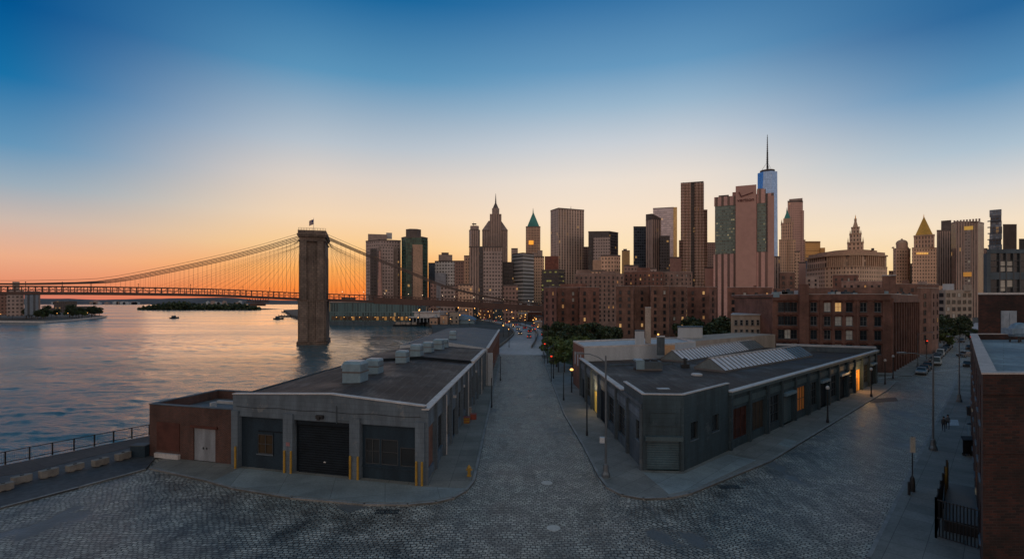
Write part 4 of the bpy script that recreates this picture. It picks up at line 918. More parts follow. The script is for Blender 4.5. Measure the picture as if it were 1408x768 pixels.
for off in (HW,-HW):
    for i in range(1,17):
        for s in (1,-1):
            t = s*(6+i*3.4); zz_ = interp(deckb,t)+DH
            rest.tube(BP(s*6,off,43.2-.12*i),BP(t,off,zz_),.025,.025,4)
o = rest.build('stay_web',m_cable,br); o['kind'] = 'stuff'
# traveller platform hanging under the deck
b = MB(); t0_ = t_of(357)
zb = interp(deckb,t0_)
for i in range(-4,5): b.beam(BP(t0_+i*1.1,4,zb-.05),BP(t0_+i*.8,4,zb-1.4-.4*(4-abs(i))*.6),.25,.25)
b.beam(BP(t0_-4.5,4,zb-1.4),BP(t0_+4.5,4,zb-1.4),.5,.5); b.beam(BP(t0_-3,4,zb-2.6),BP(t0_+3,4,zb-2.6),1.4,1.2); b.build('maintenance_cradle',m_steel,br)
# flag on the tower
fl = thing('flag','striped flag on a pole on top of the granite bridge tower','flag',BP(-.5,11,46.2))
b = MB(); P = BP(-.5,11,46.2); b.tube(P,(P[0],P[1],51.5),.09,.05,6); b.lathe((P[0],P[1],51.5),[(.05,0),(.14,.1),(0,.25)],8); b.build('flagpole',m_cap,fl)
b = MB(); nx = 8
for j in range(13):
    for i in range(nx):
        q = []
        for (ii,jj) in ((i,j),(i+1,j),(i+1,j+1),(i,j+1)):
            x_ = P[0]-.05-ii*.24; q.append((x_,P[1]+.15*math.sin(ii*1.1),49.0+jj*.17-ii*.09))
        mi = 2 if (j >= 6 and i < 3) else (0 if j%2 == 0 else 1); b.add(q,[(0,1,2,3)],mi)
b.build('flag_cloth',[m_red,m_white,M('flag_blue',(.03,.05,.16),.7)],fl)

# lamp posts, shared builder
def lamp_post(h, arm, headm, pm=m_pole, r=.09, hs=.45, side=-1, base=.35, name='street_lamp', two=False):
    t = thing(name,'x','street lamp')
    b = MB(); b.tube((0,0,0),(0,0,h),r*1.5,r,8); b.build('pole',pm,t)
    if base: b = MB(); b.lathe((0,0,0),[(base,0),(base,.25),(base*.7,.5),(base*.55,1.1),(r*1.4,1.2)],8); b.build('base',pm,t)
    if arm:
        b = MB(); pts = [(0,0,h-.6),(side*arm*.3,0,h-.15),(side*arm*.65,0,h+.12),(side*arm,0,h+.15)]; b.path(pts,r*.6,6); b.build('arm',pm,t)
        b = MB(); b.box(side*arm-hs,side*arm+hs*.4,-hs*.3,hs*.3,h+.08,h+.25) if side < 0 else b.box(side*arm-hs*.4,side*arm+hs,-hs*.3,hs*.3,h+.08,h+.25)
        o = b.build('lamp_head',headm,t)
    else:
        b = MB(); b.lathe((0,0,h),[(r,0),(hs*.4,.05),(hs*.5,hs*.5),(hs*.3,hs*.9),(0,hs)],8); b.build('lamp_head',headm,t)
    return t
bl0 = lamp_post(3.4,0,m_black,m_black,.07,.4,base=0,name='bridge_lamp'); bl1 = lamp_post(3.2,0,m_lampw,m_black,.07,.34,base=0,name='bridge_lamp')
ts_l = [t_of(px) for px in (48,74,97,114,136,182,268,330,374,402)]; ts_r = [t_of(px) for px in (470,500,530,560,583,606,628,648,668,688,706,722,738)]
seq = [(t,'%s lamp post left of the tower along the bridge deck'%ORD[i]) for i,t in enumerate(reversed(ts_l))]+[(t,'%s lamp post right of the tower along the bridge deck'%ORD[i]) for i,t in enumerate(ts_r)]
for i,(t,lb) in enumerate(seq):
    o = (bl0 if i == 0 else dup(bl0,(0,0,0))) if i < len(ts_l) else (bl1 if i == len(ts_l) else dup(bl1,(0,0,0)))
    o.location = BP(t,HW-.6 if i%2 else -HW+.6,interp(deckb,t)+1.25); tag(o,lb,'street lamp','lamps along the bridge deck')

# ================================================================== SKYLINE
SK = 'towers of the skyline'
AXIS = {}
def vdir(px): v = Vector(((px-CX)/FPX,1)); return v.normalized()
def foot(px0,px1,Y,dep,ax):
    """a rectangular footprint square to the line of sight of column ax, its front between two columns"""
    d = vdir(ax); r = Vector((d.y,-d.x)); O = Vector((XA(ax,Y),Y)); out = []
    for px in (px0,px1):
        k = (px-CX)/FPX; s_ = (k*O.y-O.x)/(r.x-k*r.y); out.append(O+r*s_)
    return [tuple(out[0]),tuple(out[1]),tuple(out[1]+d*dep),tuple(out[0]+d*dep)]
def chain(pts, dep):
    P = [(XA(px,Y),Y) for px,Y in pts]; d = vdir(sum(p[0] for p in pts)/len(pts)); return P+[(P[-1][0]+d.x*dep,P[-1][1]+d.y*dep),(P[0][0]+d.x*dep,P[0][1]+d.y*dep)]
def tower(label, pts, py, mat, dep=35, name='skyscraper', cat='skyscraper', pent=None, top=None, para=1.2, z0=0):
    poly = chain(pts,dep); Y = min(p[1] for p in pts); z = ZA(py,Y)
    t = thing(name,label,cat,(poly[0][0],Y,z0)); AXIS[t.name] = sum(p[0] for p in pts)/len(pts); b = MB(); b.prism(poly,z0,z-para); b.build('body',mat,t)
    c0 = Vector((sum(p[0] for p in poly)/len(poly),sum(p[1] for p in poly)/len(poly)))
    b = MB(); b.prism([tuple(c0+(Vector(p)-c0)*1.012) for p in poly],z-para+.01,z); b.build('roof_band',top or m_sb,t)
    for q in (pent or []):
        a0,a1,pz,mm = q; Yp = Y+dep*.3; b = MB(); b.prism(foot(a0,a1,Yp,dep*.45,AXIS[t.name]),z+.005,ZA(pz,Yp)); b.build('penthouse',mm,t)
    return t
def tier(t, name, px0, px1, py0, py1, Y, mat, dep, cham=0):
    z1,z0 = ZA(py0,Y),ZA(py1,Y); b = MB(); ax = AXIS.setdefault(t.name,(px0+px1)/2); F = [Vector(p) for p in foot(px0,px1,Y,dep,ax)]
    if cham:
        c_ = cham*(F[1]-F[0]).length; out = []
        for i in range(4):
            a = (F[i-1]-F[i]).normalized(); b_ = (F[(i+1)%4]-F[i]).normalized(); cc = min(c_,dep*.45); out += [tuple(F[i]+a*cc),tuple(F[i]+b_*cc)]
        b.prism(out,z0,z1)
    else: b.prism([tuple(p) for p in F],z0,z1)
    return b.build(name,mat,t)
def pyramid(t, name, px0, px1, py0, py1, Y, mat, dep, tip=.04, n=4):
    """hipped or pyramid roof between two heights, tip being the top's share of the width"""
    ax = AXIS.setdefault(t.name,(px0+px1)/2); F = [Vector(p) for p in foot(px0,px1,Y,dep,ax)]; c_ = sum(F,Vector((0,0)))/4; z0,z1 = ZA(py1,Y),ZA(py0,Y); b = MB()
    b.add([(*p,z0) for p in F]+[(*(c_+(p-c_)*tip),z1) for p in F],[(0,3,2,1),(4,5,6,7),(0,1,5,4),(1,2,6,5),(2,3,7,6),(3,0,4,7)]); return b.build(name,mat,t)
def spire(t, px, py0, py1, Y, dep, mat=None, r=.8, name='spire'):
    x = XA(px,Y+dep); b = MB(); b.tube((x,Y+dep,ZA(py1,Y)),(x,Y+dep,ZA(py0,Y)),r,r*.15,6); return b.build(name,mat or m_black,t)
m_sb = M('dark_parapet',(.13,.1,.09),.8,.2,.02)
f_grey = facade('grey_office_facade',(.27,.2,.18),(.05,.045,.05),3.6,4.4,.55,.5,.015)
f_brown = facade('brown_office_facade',(.2,.12,.1),(.03,.025,.025),3.4,4.2,.5,.5,.02)
f_dark = facade('dark_office_facade',(.06,.05,.05),(.02,.02,.025),3.6,4.2,.75,.6,.06,ls=.9)
f_blue = facade('dark_blue_facade',(.06,.07,.09),(.03,.04,.055),3.4,4.2,.8,.7,.05,ls=.8)
f_rib = facade('ribbed_brown_facade',(.27,.185,.155),(.05,.04,.04),3.2,4.4,.45,1.,.012)
f_ribl = facade('pale_ribbed_facade',(.38,.27,.22),(.05,.035,.032),4.6,4.,.45,.82,.05,ls=1.)
f_white = facade('white_grid_facade',(.46,.42,.4),(.07,.07,.08),4.,4.4,.62,.5,.02)
f_band = facade('banded_grey_facade',(.3,.28,.27),(.07,.07,.075),200.,4.6,1.,.45,.0)
f_green = facade('green_glass_facade',(.03,.06,.05),(.035,.075,.06),3.,4.2,.86,.8,.02,groug=.15,gm=.2)
f_gglass = facade('green_grey_glass',(.12,.15,.13),(.12,.155,.135),1.7,3.,.85,.5,.12,litc=(255,225,160),ls=.5,spread=1.)
f_teal = facade('teal_glass_facade',(.06,.095,.1),(.05,.1,.11),2.6,9.,.62,.9,.03,ls=.8)
f_beige = facade('beige_stone_facade',(.44,.27,.185),(.08,.05,.035),3.4,4.2,.45,.55,.012)
f_beiged = facade('beige_stone_facade_deep',(.4,.24,.165),(.05,.035,.03),3.,5.,.42,.7,.015)
f_gold = facade('sunset_gold_facade',(.7,.38,.14),(.3,.17,.06),300.,4.4,1.,.4,.0,gm=.5,groug=.25)  # the sunset's reflection is put into wall and glass colours
f_pink = M('pink_granite',(0.533,0.301,0.249),.8,.06,.02,fine=.06)
f_pstripe = facade('pink_striped_facade',(.4,.23,.2),(.07,.035,.032),5.6,300.,.42,1.,.0)
f_wavy = facade('rippled_steel_facade',(.36,.24,.19),(.07,.05,.045),2.8,4.,.5,.5,.008,gm=.2)
f_glass1 = facade('blue_mirror_glass',(.15,.22,.34),(.2,.34,.58),5.,5.,.95,.92,.004,groug=.16,gm=.85,gv=.12)
f_glass2 = facade('grey_mirror_glass',(.2,.2,.23),(.3,.29,.33),4.,4.6,.93,.85,.008,groug=.18,gm=.8,gv=.15)
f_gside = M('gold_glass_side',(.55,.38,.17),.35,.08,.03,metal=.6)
m_cop = M('green_copper',(.07,.24,.2),.6,.2,.1); m_gild = M('gilded_roof',(.9,.42,.08),.3,.15,.1,metal=.5)
m_terra = M('terracotta',(0.533,0.344,0.232),.8,.15,.1); m_slab = M('smooth_brown_stone',(0.344,0.249,0.215),.7,.1,.03); m_orange = M('warm_tan_stone',(0.499,0.310,0.215),.8,.12,.05)

# far left of the skyline
t = tower('broad grey slab tower with a framed top, leftmost tower right of the granite pier',[(503,560),(522,548),(551,556)],329,f_grey,40,pent=[(506,532,322,m_slab)])
tier(t,'window_wall',509,518,342,425,546.5,f_dark,3); tier(t,'recess',521,547,338,425,545.5,M('sunk_bay',(.3,.22,.19),.7,.1,.03),2.5)
tier(t,'front_slab',523,541,338,425,540,f_grey,4,.0); tier(t,'roof_crane',531,539,319.5,328,565,m_cap,2)
b = MB(); Y=538.; b.add([(XA(519,Y),Y,0),(XA(526,Y),Y,0),(XA(523,Y),Y,ZA(345,Y)),(XA(521,Y),Y,ZA(345,Y)),(XA(519,Y),Y+2,0),(XA(526,Y),Y+2,0),(XA(523,Y),Y+2,ZA(345,Y)),(XA(521,Y),Y+2,ZA(345,Y))],[(0,1,2,3),(1,5,6,2),(4,0,3,7),(3,2,6,7)]); b.build('pale_buttress',f_pink,t)
t = tower('octagonal dark green glass tower with a round drum on top',[(552,545),(558,538),(580,538),(588,548)],325,f_green,40)
tier(t,'drum',558,579,314.5,325,552,m_sb,14,.28); tier(t,'stone_slab',567,581,336,425,534,m_orange,3); tier(t,'window_strip',566,567.6,340,425,533.6,f_dark,3.3); tier(t,'side_strip',585,588.3,330,425,545,f_brown,3)
tower('narrow slate-blue tower between the green tower and the white grid tower',[(589,600),(600,600)],361,M('slate_wall',(.13,.14,.17),.7,.1,.03),30)
t = tower('white gridded office tower with a small castle-like roofline',[(598,560),(628,556)],358,f_white,30); tier(t,'stepped_crown',603,622,350,358,562,m_slab,14); tier(t,'stepped_crown',607,617,347,350,564,m_sb,9); tier(t,'blank_bay',598,613,375,425,554.5,M('pale_blue_wall',(.34,.34,.38),.7,.1,.03),2)
tower('dark brown slab beside the white gridded tower',[(625,540),(640,540)],358,f_brown,30)
tower('slim beige slab left of the broad twin slab tower',[(638,530),(646,530)],351,f_beige,20)
t = tower('broad twin brown-grey slab tower with a dark slot down its front',[(645,500),(691,500)],338.5,f_rib,35); tier(t,'slot',659,664,340,425,498.6,f_dark,1.2); tier(t,'banded_bay',664.5,690.5,345,425,498.9,f_grey,1.)
t = tower('slim round-shouldered tower with a small aerial behind the twin slab',[(645,720),(648,712),(657,712),(660,720)],315,f_rib,22); tier(t,'rounded_top',646.5,658.5,310,315,714,m_slab,14,.3); spire(t,651,304,310,714,6,r=.6); tier(t,'aerial_frame',649,655,307,308.4,718,m_black,3)
t = tower('tall art-deco tower with sloping shoulders, stepped lantern and needle spire',[(663,760),(698,760)],316,f_rib,40)
pyramid(t,'shoulder',663,698,302,316,760,m_slab,40,.5); tier(t,'shaft',673.5,689.5,294,425,757,f_rib,30); tier(t,'lantern',676.5,686.5,286,294,760,m_slab,20,.2); pyramid(t,'cap',677.5,685.5,277,286,761,m_sb,18,.15); spire(t,681.6,264,278,762,9,r=1.3)
t = tower('dark green-black glass block between the twin slab and the grey banded block',[(689,520),(706,520)],360,f_dark,30)
t = tower('grey office block with a plain side and a white banded side',[(704,525),(719,510),(734,524)],347,f_band,30)
tower('small brown block showing over the grey banded block',[(703,610),(712,610)],341,m_slab,20)
t = tower('ornate beige block crowding the foot of the green-roofed tower',[(728,590),(748,590)],352,f_beige,30,pent=[(732,738,347,m_slab),(739,746,344,m_slab)])
t = tower('slender tower with a green copper pyramid roof and pinnacle',[(723,800),(743,800)],311,f_beiged,28)
pyramid(t,'copper_roof',725,741.5,291,311,801,m_cop,24,.08); spire(t,733,284,292,801,12,r=1.1,mat=m_cop); tier(t,'lit_loggia',727,733.5,330.5,336,799.2,emit('lit_loggia',(255,170,60),.8),.7)
t = tower('dark office block with rows of yellow lit windows and a red-brown roof box',[(745,470),(768,462),(776,470)],370,facade('lit_dark_rows',(.05,.04,.04),(.03,.025,.025),3.4,5.,.8,.34,.3,litc=(225,220,110),ls=.7),30,top=m_sb,pent=[(749,768,352,M('rust_box',(.2,.07,.05),.8))])
t = tower('broad bronze tower with pale vertical ribs and rows of lit windows',[(757,640),(768,622),(803,636)],285.5,f_ribl,45,top=m_sb); tier(t,'mechanical_band',757.5,802.5,315,317,621,m_sb,2) if 0 else None
spire(t,785,281,286,640,10,r=.5,name='aerial')
tower('narrow dark block right of the bronze ribbed tower',[(802,680),(811,680)],339,f_brown,20)
t = tower('black box tower with a stepped right shoulder',[(809,600),(838,598),(850,610)],317.5,f_dark,35,top=m_sb); tier(t,'grey_front_box',816,839,326,400,592,f_grey,5)
t = tower('beige windowed block in front of the black box tower',[(826,440),(845,436),(853,440)],350,f_beige,25); tier(t,'lower_wing',815,827,357,400,438,m_orange,14)
tower('small golden sunlit tower alone in a gap of sky',[(855,900),(866,900)],344,M('sunlit_stone',(.5,.3,.13),.7,.1,.03),25,pent=[(857,862,342,m_sb)])  # golden sunlight is put into the stone's base colour
tower('flat-topped dark navy tower left of the curved-top tower',[(871,620),(889,620)],311,f_blue,30,top=m_sb)
t = tower('brown glass tower with a sloping curved top',[(888,590),(897,582),(909,586)],300,f_rib,30,top=m_sb)
b = MB(); Y=583.; b.add([(XA(888,590),590,ZA(300,582)),(XA(897,582),582,ZA(300,582)),(XA(909,586),586,ZA(300,582)),(XA(888,590),590,ZA(293,582)),(XA(897,582),582,ZA(293.5,582)),(XA(909,586),586,ZA(299,582)),(XA(888,612),612,ZA(293,582)),(XA(909,612),612,ZA(299,582))],[(0,1,4,3),(1,2,5,4),(3,4,5,7,6)]); b.build('sloping_crown',m_sb,t)
tower('low dark glass block tucked right of the curved-top tower',[(907,570),(921,570)],324,f_dark,25)
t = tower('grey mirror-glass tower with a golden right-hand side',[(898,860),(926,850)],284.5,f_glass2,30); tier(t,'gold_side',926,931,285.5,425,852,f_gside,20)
# rippled steel tower
Y = 560.; ztp = ZA(252,Y); t = thing('skyscraper','tall rippled steel apartment tower with a dark central cleft','skyscraper',(XA(953,Y),Y,0)); AXIS[t.name] = 953
for a_,b_,tp,nm in ((936,950,251,'rippled_shaft'),(955,968,251,'rippled_shaft'),(968,972.5,288,'side_wing'),(933.5,939,330,'side_wing')):
    b = MB(); n = 9; fr_pts = []
    for i in range(n+1): fr_pts.append((XA(a_+(b_-a_)*i/n,Y),Y+1.6*math.sin(i*2.1)))
    b.prism(fr_pts+[(fr_pts[-1][0]+28*.36,Y+28),(fr_pts[0][0]+28*.36,Y+28)],0,ZA(tp,Y)); b.build(nm,f_wavy,t)
tier(t,'cleft',949.9,955.2,252.5,425,Y+3,f_dark,20); tier(t,'roof_band',936.5,967.5,250,251.5,Y+6,m_sb,15)
tower('dark brown block between the rippled tower and the pink tower',[(972,700),(983,700)],333,f_brown,25)
tower('low pink block at the foot of the rippled tower',[(969,430),(983,430)],367,f_pink,20)
tower('plain salmon block left of the rippled tower foot',[(921,450),(937,450)],353,M('salmon_wall',(.33,.18,.15),.8,.1,.03),20)
# pink striped telephone tower
Y = 400.; t = thing('telephone_tower','broad pink granite tower with green glass bays, striped foot and a tick-mark sign','skyscraper',(XA(1022,Y),Y,0)); AXIS[t.name] = 1023
tier(t,'core',983,1064,268,470,Y+3,f_pstripe,38); tier(t,'granite_fin',1011.5,1040,255,470,Y-1.5,f_pink,46)
tier(t,'glass_bay',983.5,1011.3,281,348,Y+2.2,f_gglass,.7); tier(t,'top_band',982,1011.3,268,280.8,Y+2.0,f_pstripe,1.); tier(t,'foot_wall',981,1011.3,348.2,470,Y+1.8,f_pstripe,1.1)
tier(t,'glass_bay',1041,1053,281,347,Y+2.2,f_gglass,.7); tier(t,'dark_strip',1053.1,1055.5,268,347,Y+2.1,f_dark,.7); tier(t,'granite_pier',1055.6,1064.5,272,470,Y+1.4,f_pink,30); tier(t,'top_band',1041,1053,262,280.8,Y+2.0,f_pstripe,1.2); tier(t,'foot_wall',1040.2,1055.5,347.2,470,Y+1.8,f_pstripe,1.1)
tier(t,'roof_box',1007,1011.4,263,268,Y+6,f_pink,8); tier(t,'roof_box',1041,1050,261,268,Y+6,m_slab,10); tier(t,'roof_box',988,1002,266,268,Y+8,m_sb,10)
m_sign = M('sign_dark_red',(.1,.012,.012),.5,.1,1)
b = MB(); ys = Y-1.7
PF = foot(1011.5,1040,Y-1.5,46,AXIS[t.name]); PA,PB = Vector(PF[0]),Vector(PF[1]); pd_ = (PB-PA).normalized(); pn_ = Vector((pd_.y,-pd_.x))
def ip2(px,py): q = PA+(PB-PA)*(px-1011.5)/28.5+pn_*.3; return (q.x,q.y,ZA(py,q.y))
b.beam(ip2(1016.2,264),ip2(1019.2,270.3),.5,.75); b.beam(ip2(1019,270.3),ip2(1035.5,264.3),.5,.75); b.build('tick_sign',m_sign,t)
def text(s, size, loc, mat, name, parent, rx=R(90), rz=0, extr=.05):
    cu = bpy.data.curves.new(name,'FONT'); cu.body = s; cu.size = size; cu.extrude = extr; cu.align_x = 'CENTER'
    o = bpy.data.objects.new(name,cu); COL.objects.link(o); bpy.context.view_layer.update(); dg = bpy.context.evaluated_depsgraph_get()
    me = bpy.data.meshes.new_from_object(o.evaluated_get(dg)); bpy.data.objects.remove(o); me.materials.clear(); me.materials.append(mat)
    o = bpy.data.objects.new(name,me); COL.objects.link(o); o.rotation_euler = (rx,0,rz); o.parent = parent; o.location = Vector(loc)-(parent.location if parent else Vector((0,0,0))); return o
text('verizon',4.0,ip2(1025.5,276.8),m_sign,'name_sign',t,rz=math.atan2(pd_.y,pd_.x),extr=.15)
# tallest tower
Y = 1150.; t = thing('tallest_tower','tallest tower, blue mirror glass tapering to a ring and a long mast','skyscraper',(XA(1055,Y),Y,0))
AXIS[t.name] = 1055; F = [Vector(p) for p in foot(1040.5,1070,Y,48,1055)]; c0 = sum(F,Vector((0,0)))/4; zt_ = ZA(237,Y)
b = MB(); mids = [(F[i]+F[(i+1)%4])/2 for i in range(4)]
Tt = [c0+(F[i]-c0)*.93 for i in range(4)]; low = []; up = []
for i in range(4): low += [F[i]+(F[i-1]-F[i])*.04,F[i]+(F[(i+1)%4]-F[i])*.04]; up += [Tt[i]+(Tt[i-1]-Tt[i])*.3,Tt[i]+(Tt[(i+1)%4]-Tt[i])*.3]
b.add([(*p,0) for p in low]+[(*p,zt_) for p in up],[(i,(i+1)%8,8+(i+1)%8,8+i) for i in range(8)]+[tuple(range(8,16))]); b.build('glass_shaft',f_glass1,t)
b = MB(); b.prism([tuple(p) for p in up],zt_+.01,ZA(235,Y)); b.build('parapet_box',f_glass1,t); cx,cy = c0.x,c0.y+6
b = MB(); c_ = (cx,cy-6,ZA(235,Y)); b.lathe(c_,[(15,0),(15,2.2),(13,2.3)],20); b.build('platform',m_sb,t)
b = MB(); b.lathe((c_[0],c_[1],c_[2]+4.2),[(15.5,0),(15.5,2.)],20); [b.tube((c_[0]+14*math.cos(a),c_[1]+14*math.sin(a),c_[2]+2),(c_[0]+15*math.cos(a),c_[1]+15*math.sin(a),c_[2]+4.6),.5,.5,4) for a in np.arange(0,6.2,.5)]; b.build('mast_ring',m_sb,t)
b = MB(); zz_ = c_[2]+2; b.tube((c_[0],c_[1],zz_),(c_[0],c_[1],ZA(205,Y)),2.2,1.5,8); b.tube((c_[0],c_[1],ZA(205,Y)),(c_[0],c_[1],ZA(181,Y)),1.3,.5,6)
for k in range(12): z_ = ZA(219-k*3,Y); b.lathe((c_[0],c_[1],z_),[(2.6-k*.12,0),(2.6-k*.12,1.)],8)
for a in (0.3,2.4,4.5): b.tube((c_[0]+14*math.cos(a),c_[1]+14*math.sin(a),c_[2]+6),(c_[0],c_[1],ZA(219,Y)),.4,.3,4)
b.build('mast',m_black,t)
tier(t,'lower_glass',1058,1070.5,300,400,Y-60,f_gside,10) if 0 else None
# towers right of it
t = tower('tall tapering pinkish stone tower behind the gothic crown',[(1083,700),(1104,700)],276,M('pink_stone',(.33,.2,.165),.8,.08,.03),30,para=2); 
m_pw = facade('pink_stone_windows',(.34,.2,.165),(.16,.09,.075),3.6,4.,.4,.5,.008)
t.children[0].data.materials[0] = m_pw
tier(t,'crown',1085,1103.5,273,276,702,m_slab,22); tier(t,'step',1102,1105.5,290,425,703,m_pw,20); tier(t,'step',1104,1107.5,330,425,704,m_orange,20); tier(t,'step',1081.5,1085,300,425,705,m_pw,20)
t = tower('terracotta gothic tower with a small green pinnacled crown',[(1071,620),(1094,620)],329,f_beige,26,top=m_terra)
tier(t,'upper_shaft',1074,1090,306,329,622,f_beiged,20); tier(t,'crown_stage',1077,1088,300,306,624,m_terra,15); pyramid(t,'green_roof',1078,1087,289,300,625,m_cop,12,.1); spire(t,1082,284,291,625,6,r=.9,mat=m_cop)
for px in (1074.8,1090.5): pyramid(t,'pinnacle',px-1.4,px+1.4,301,309,622,m_terra,3,.1)
for px in (1076,1080,1084,1088): tier(t,'buttress',px-.4,px+.4,329,425,619.2,m_terra,1)
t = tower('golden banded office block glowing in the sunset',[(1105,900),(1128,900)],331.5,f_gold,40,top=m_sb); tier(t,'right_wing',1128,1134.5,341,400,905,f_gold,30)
tower('small slate-blue block in front of the golden office block',[(1107,560),(1117,560)],358,M('slate_block',(.1,.1,.13),.7),20)
tower('low pinkish block under the terracotta gothic tower',[(1098,470),(1108,470)],360,f_pink,20)
# municipal building with curved front
Y = 420.; t = thing('municipal_building','broad curved civic building with a colonnade and a tiered wedding-cake tower','civic building',(XA(1178,Y),Y,0)); AXIS[t.name] = 1177
def arc(px0,px1,Y,bul,n=14,back=26): return [(XA(px0+(px1-px0)*i/n,Y-bul*math.sin(math.pi*i/n)),Y-bul*math.sin(math.pi*i/n)) for i in range(n+1)]+[(XA(px1,Y),Y+back),(XA(px0,Y),Y+back)]
f_mun = facade('civic_stone_facade',(.42,.28,.2),(.03,.02,.018),2.8,4.2,.42,.55,.01)
zt_ = ZA(352,Y); zc = ZA(367,Y); b = MB(); b.prism(arc(1134,1220,Y,14),0,zc); b.build('lower_storeys',f_mun,t)
b = MB(); b.prism(arc(1135,1219,Y+1.5,14),zc+.01,zt_-.5); b.build('arcade_wall',facade('arcade_openings',(.4,.27,.19),(.02,.012,.01),3.6,12.,.5,.86,.0),t)
cols = arc(1135,1219,Y,14,30); 
for i in range(1,30):
    if i in (10,11,19,20) or i%1: continue
    p = cols[i]; b = MB(); wdt = .35; b.box(p[0]-wdt,p[0]+wdt,p[1]-.3,p[1]+.9,zc+.01,zt_-.55); b.build('column',m_terra,t)
b = MB(); b.prism(arc(1133,1221,Y-.8,14),zt_-.5,zt_+.7); b.prism(arc(1133.5,1220.5,Y-.6,14),zc-.7,zc); b.build('cornice',m_terra,t)
b = MB(); b.prism(arc(1137,1217,Y+1,13),zt_+.71,ZA(347,Y)); b.prism(arc(1149,1206,Y+2,10),ZA(347,Y)+.01,ZA(344,Y)); b.build('attic',m_orange,t)
tier(t,'left_wing',1130,1137,370,425,Y+4,f_mun,15)
Yt = Y-4
for a_,b_,p0,p1,nm in ((1165,1187.5,333,345,'tower_base'),(1168,1184.5,321,333,'tower_stage'),(1170.5,1182,312,321,'tower_stage')): tier(t,nm,a_,b_,p0,p1,Yt,f_mun if p1 != 345 else f_beige,(b_-a_)*.6,.12); tier(t,'ledge',a_-.4,b_+.4,p0-.4,p0+.6,Yt-.3,m_terra,(b_-a_)*.6+.6,.12)
pyramid(t,'lantern_roof',1172.5,1180,303,312,Yt+1,m_terra,5,.35); tier(t,'lantern',1174.5,1178,300.5,303.5,Yt+2,m_terra,2); spire(t,1176.3,295,301,Yt+3,.5,mat=m_gild,r=.5,name='gilded_figure')
for px in (1166,1186.7,1169,1183.7): pyramid(t,'turret',px-1,px+1,326 if px in (1166,1186.7) else 316,333 if px in (1166,1186.7) else 321,Yt,m_terra,1.6,.1)
tier(t,'roof_hut',1198,1202,342,345,Y+2,m_sb,3)
# domed courthouse-like tower
t = tower('beige tower topped by a small round dome',[(1228,520),(1232,515),(1248,515),(1252,520)],341,f_beige,18,top=m_terra); tier(t,'upper_stage',1232,1248.5,335,341,517,m_orange,12,.2)
b = MB(); x=XA(1240,522); b.lathe((x,522,ZA(335,517)),[(5.2,0),(5,1.6),(4.2,3.1),(2.6,4.2),(.9,4.7),(.8,5.6),(0,6)],14); b.build('dome',m_terra,t)
for px in (1230,1250): b = MB(); b.lathe((XA(px,517),519,ZA(341,517)),[(1.2,0),(1.1,1),(0,1.8)],8); b.build('corner_dome',m_terra,t)
t = tower('beige courthouse tower with a glowing gilded pyramid roof',[(1254,500),(1288,500)],340,f_beige,26,top=m_terra)
tier(t,'upper_shaft',1256.5,1285,324,340,502,f_beiged,22) ; tier(t,'cornice',1256,1285.5,322.6,324.2,501.5,m_terra,23); pyramid(t,'gilded_roof',1258.5,1282.5,297,322.5,503,m_gild,20,.06); spire(t,1270.3,292,299,503,10,r=.6,mat=m_gild)
b = MB(); 
for i in range(7): b.box(XA(1260+i*2.4,500),XA(1261.2+i*2.4,500),499.3,499.9,ZA(349.5,500),ZA(347,500))
b.build('lit_arches',emit('lit_arches',(255,200,110),.5),t)
tower('plain brown apartment tower with a dark roof box left of the crowned tower',[(1288,560),(1311,560)],316,f_rib,25,pent=[(1294,1308,303,m_sb)])
t = tower('wide beige tower with chamfered corners and a lit panel under its roof',[(1308,500),(1315,490),(1345,490),(1353,500)],304,f_rib,32,top=m_slab)
tier(t,'window_bay',1321,1335,315,398,488.6,facade('lit_bay',(.22,.17,.15),(.12,.1,.1),2.8,3.8,.6,.5,.16,litc=(255,240,210),ls=.6),1.2); tier(t,'lit_panel',1321,1338,311,316,488.4,emit('lit_panel',(240,190,90),.22),1.3); tier(t,'lit_arcade',1319,1336,374,380,488,emit('lit_arcade',(255,180,80),.12),.4)
for i in range(9): tier(t,'merlon',1311+i*4.3,1313.6+i*4.3,301.5,305,491,m_slab,3)
t = thing('stacked_tower','slim blue-grey tower of staggered balconied boxes','skyscraper',(XA(1369,560),560,0)); AXIS[t.name] = 1369
rr = random.Random(3); f_stk = facade('slate_glass_storeys',(.1,.12,.15),(.12,.15,.19),3.,4.,.8,.7,.02,groug=.2,gm=.3)
for i in range(14):
    py1 = 400-i*8; dx = rr.uniform(-1.6,1.6) if i < 13 else 0; tier(t,'storey_block',1360.5+dx,1377.5+rr.uniform(-.6,.6),py1-7.9,py1,560+rr.uniform(-1,1),f_stk if i%2 else f_blue,14)
for i in range(12): tier(t,'balcony',1359-rr.random()*1.5,1362,396-i*8.5,397-i*8.5,561,m_cap,5)
tower('plain dark brown block right of the staggered tower',[(1379,520),(1398,520)],308,M('blank_brown',(.07,.05,.045),.8,.1,.02),20)
tower('dark block at the far right edge of the skyline',[(1401,540),(1415,540)],328,M('blank_dark',(.05,.045,.045),.8,.1,.02),20)
tower('low dark slab between the crowned tower and the staggered tower',[(1351,600),(1358,600)],341,f_brown,20)

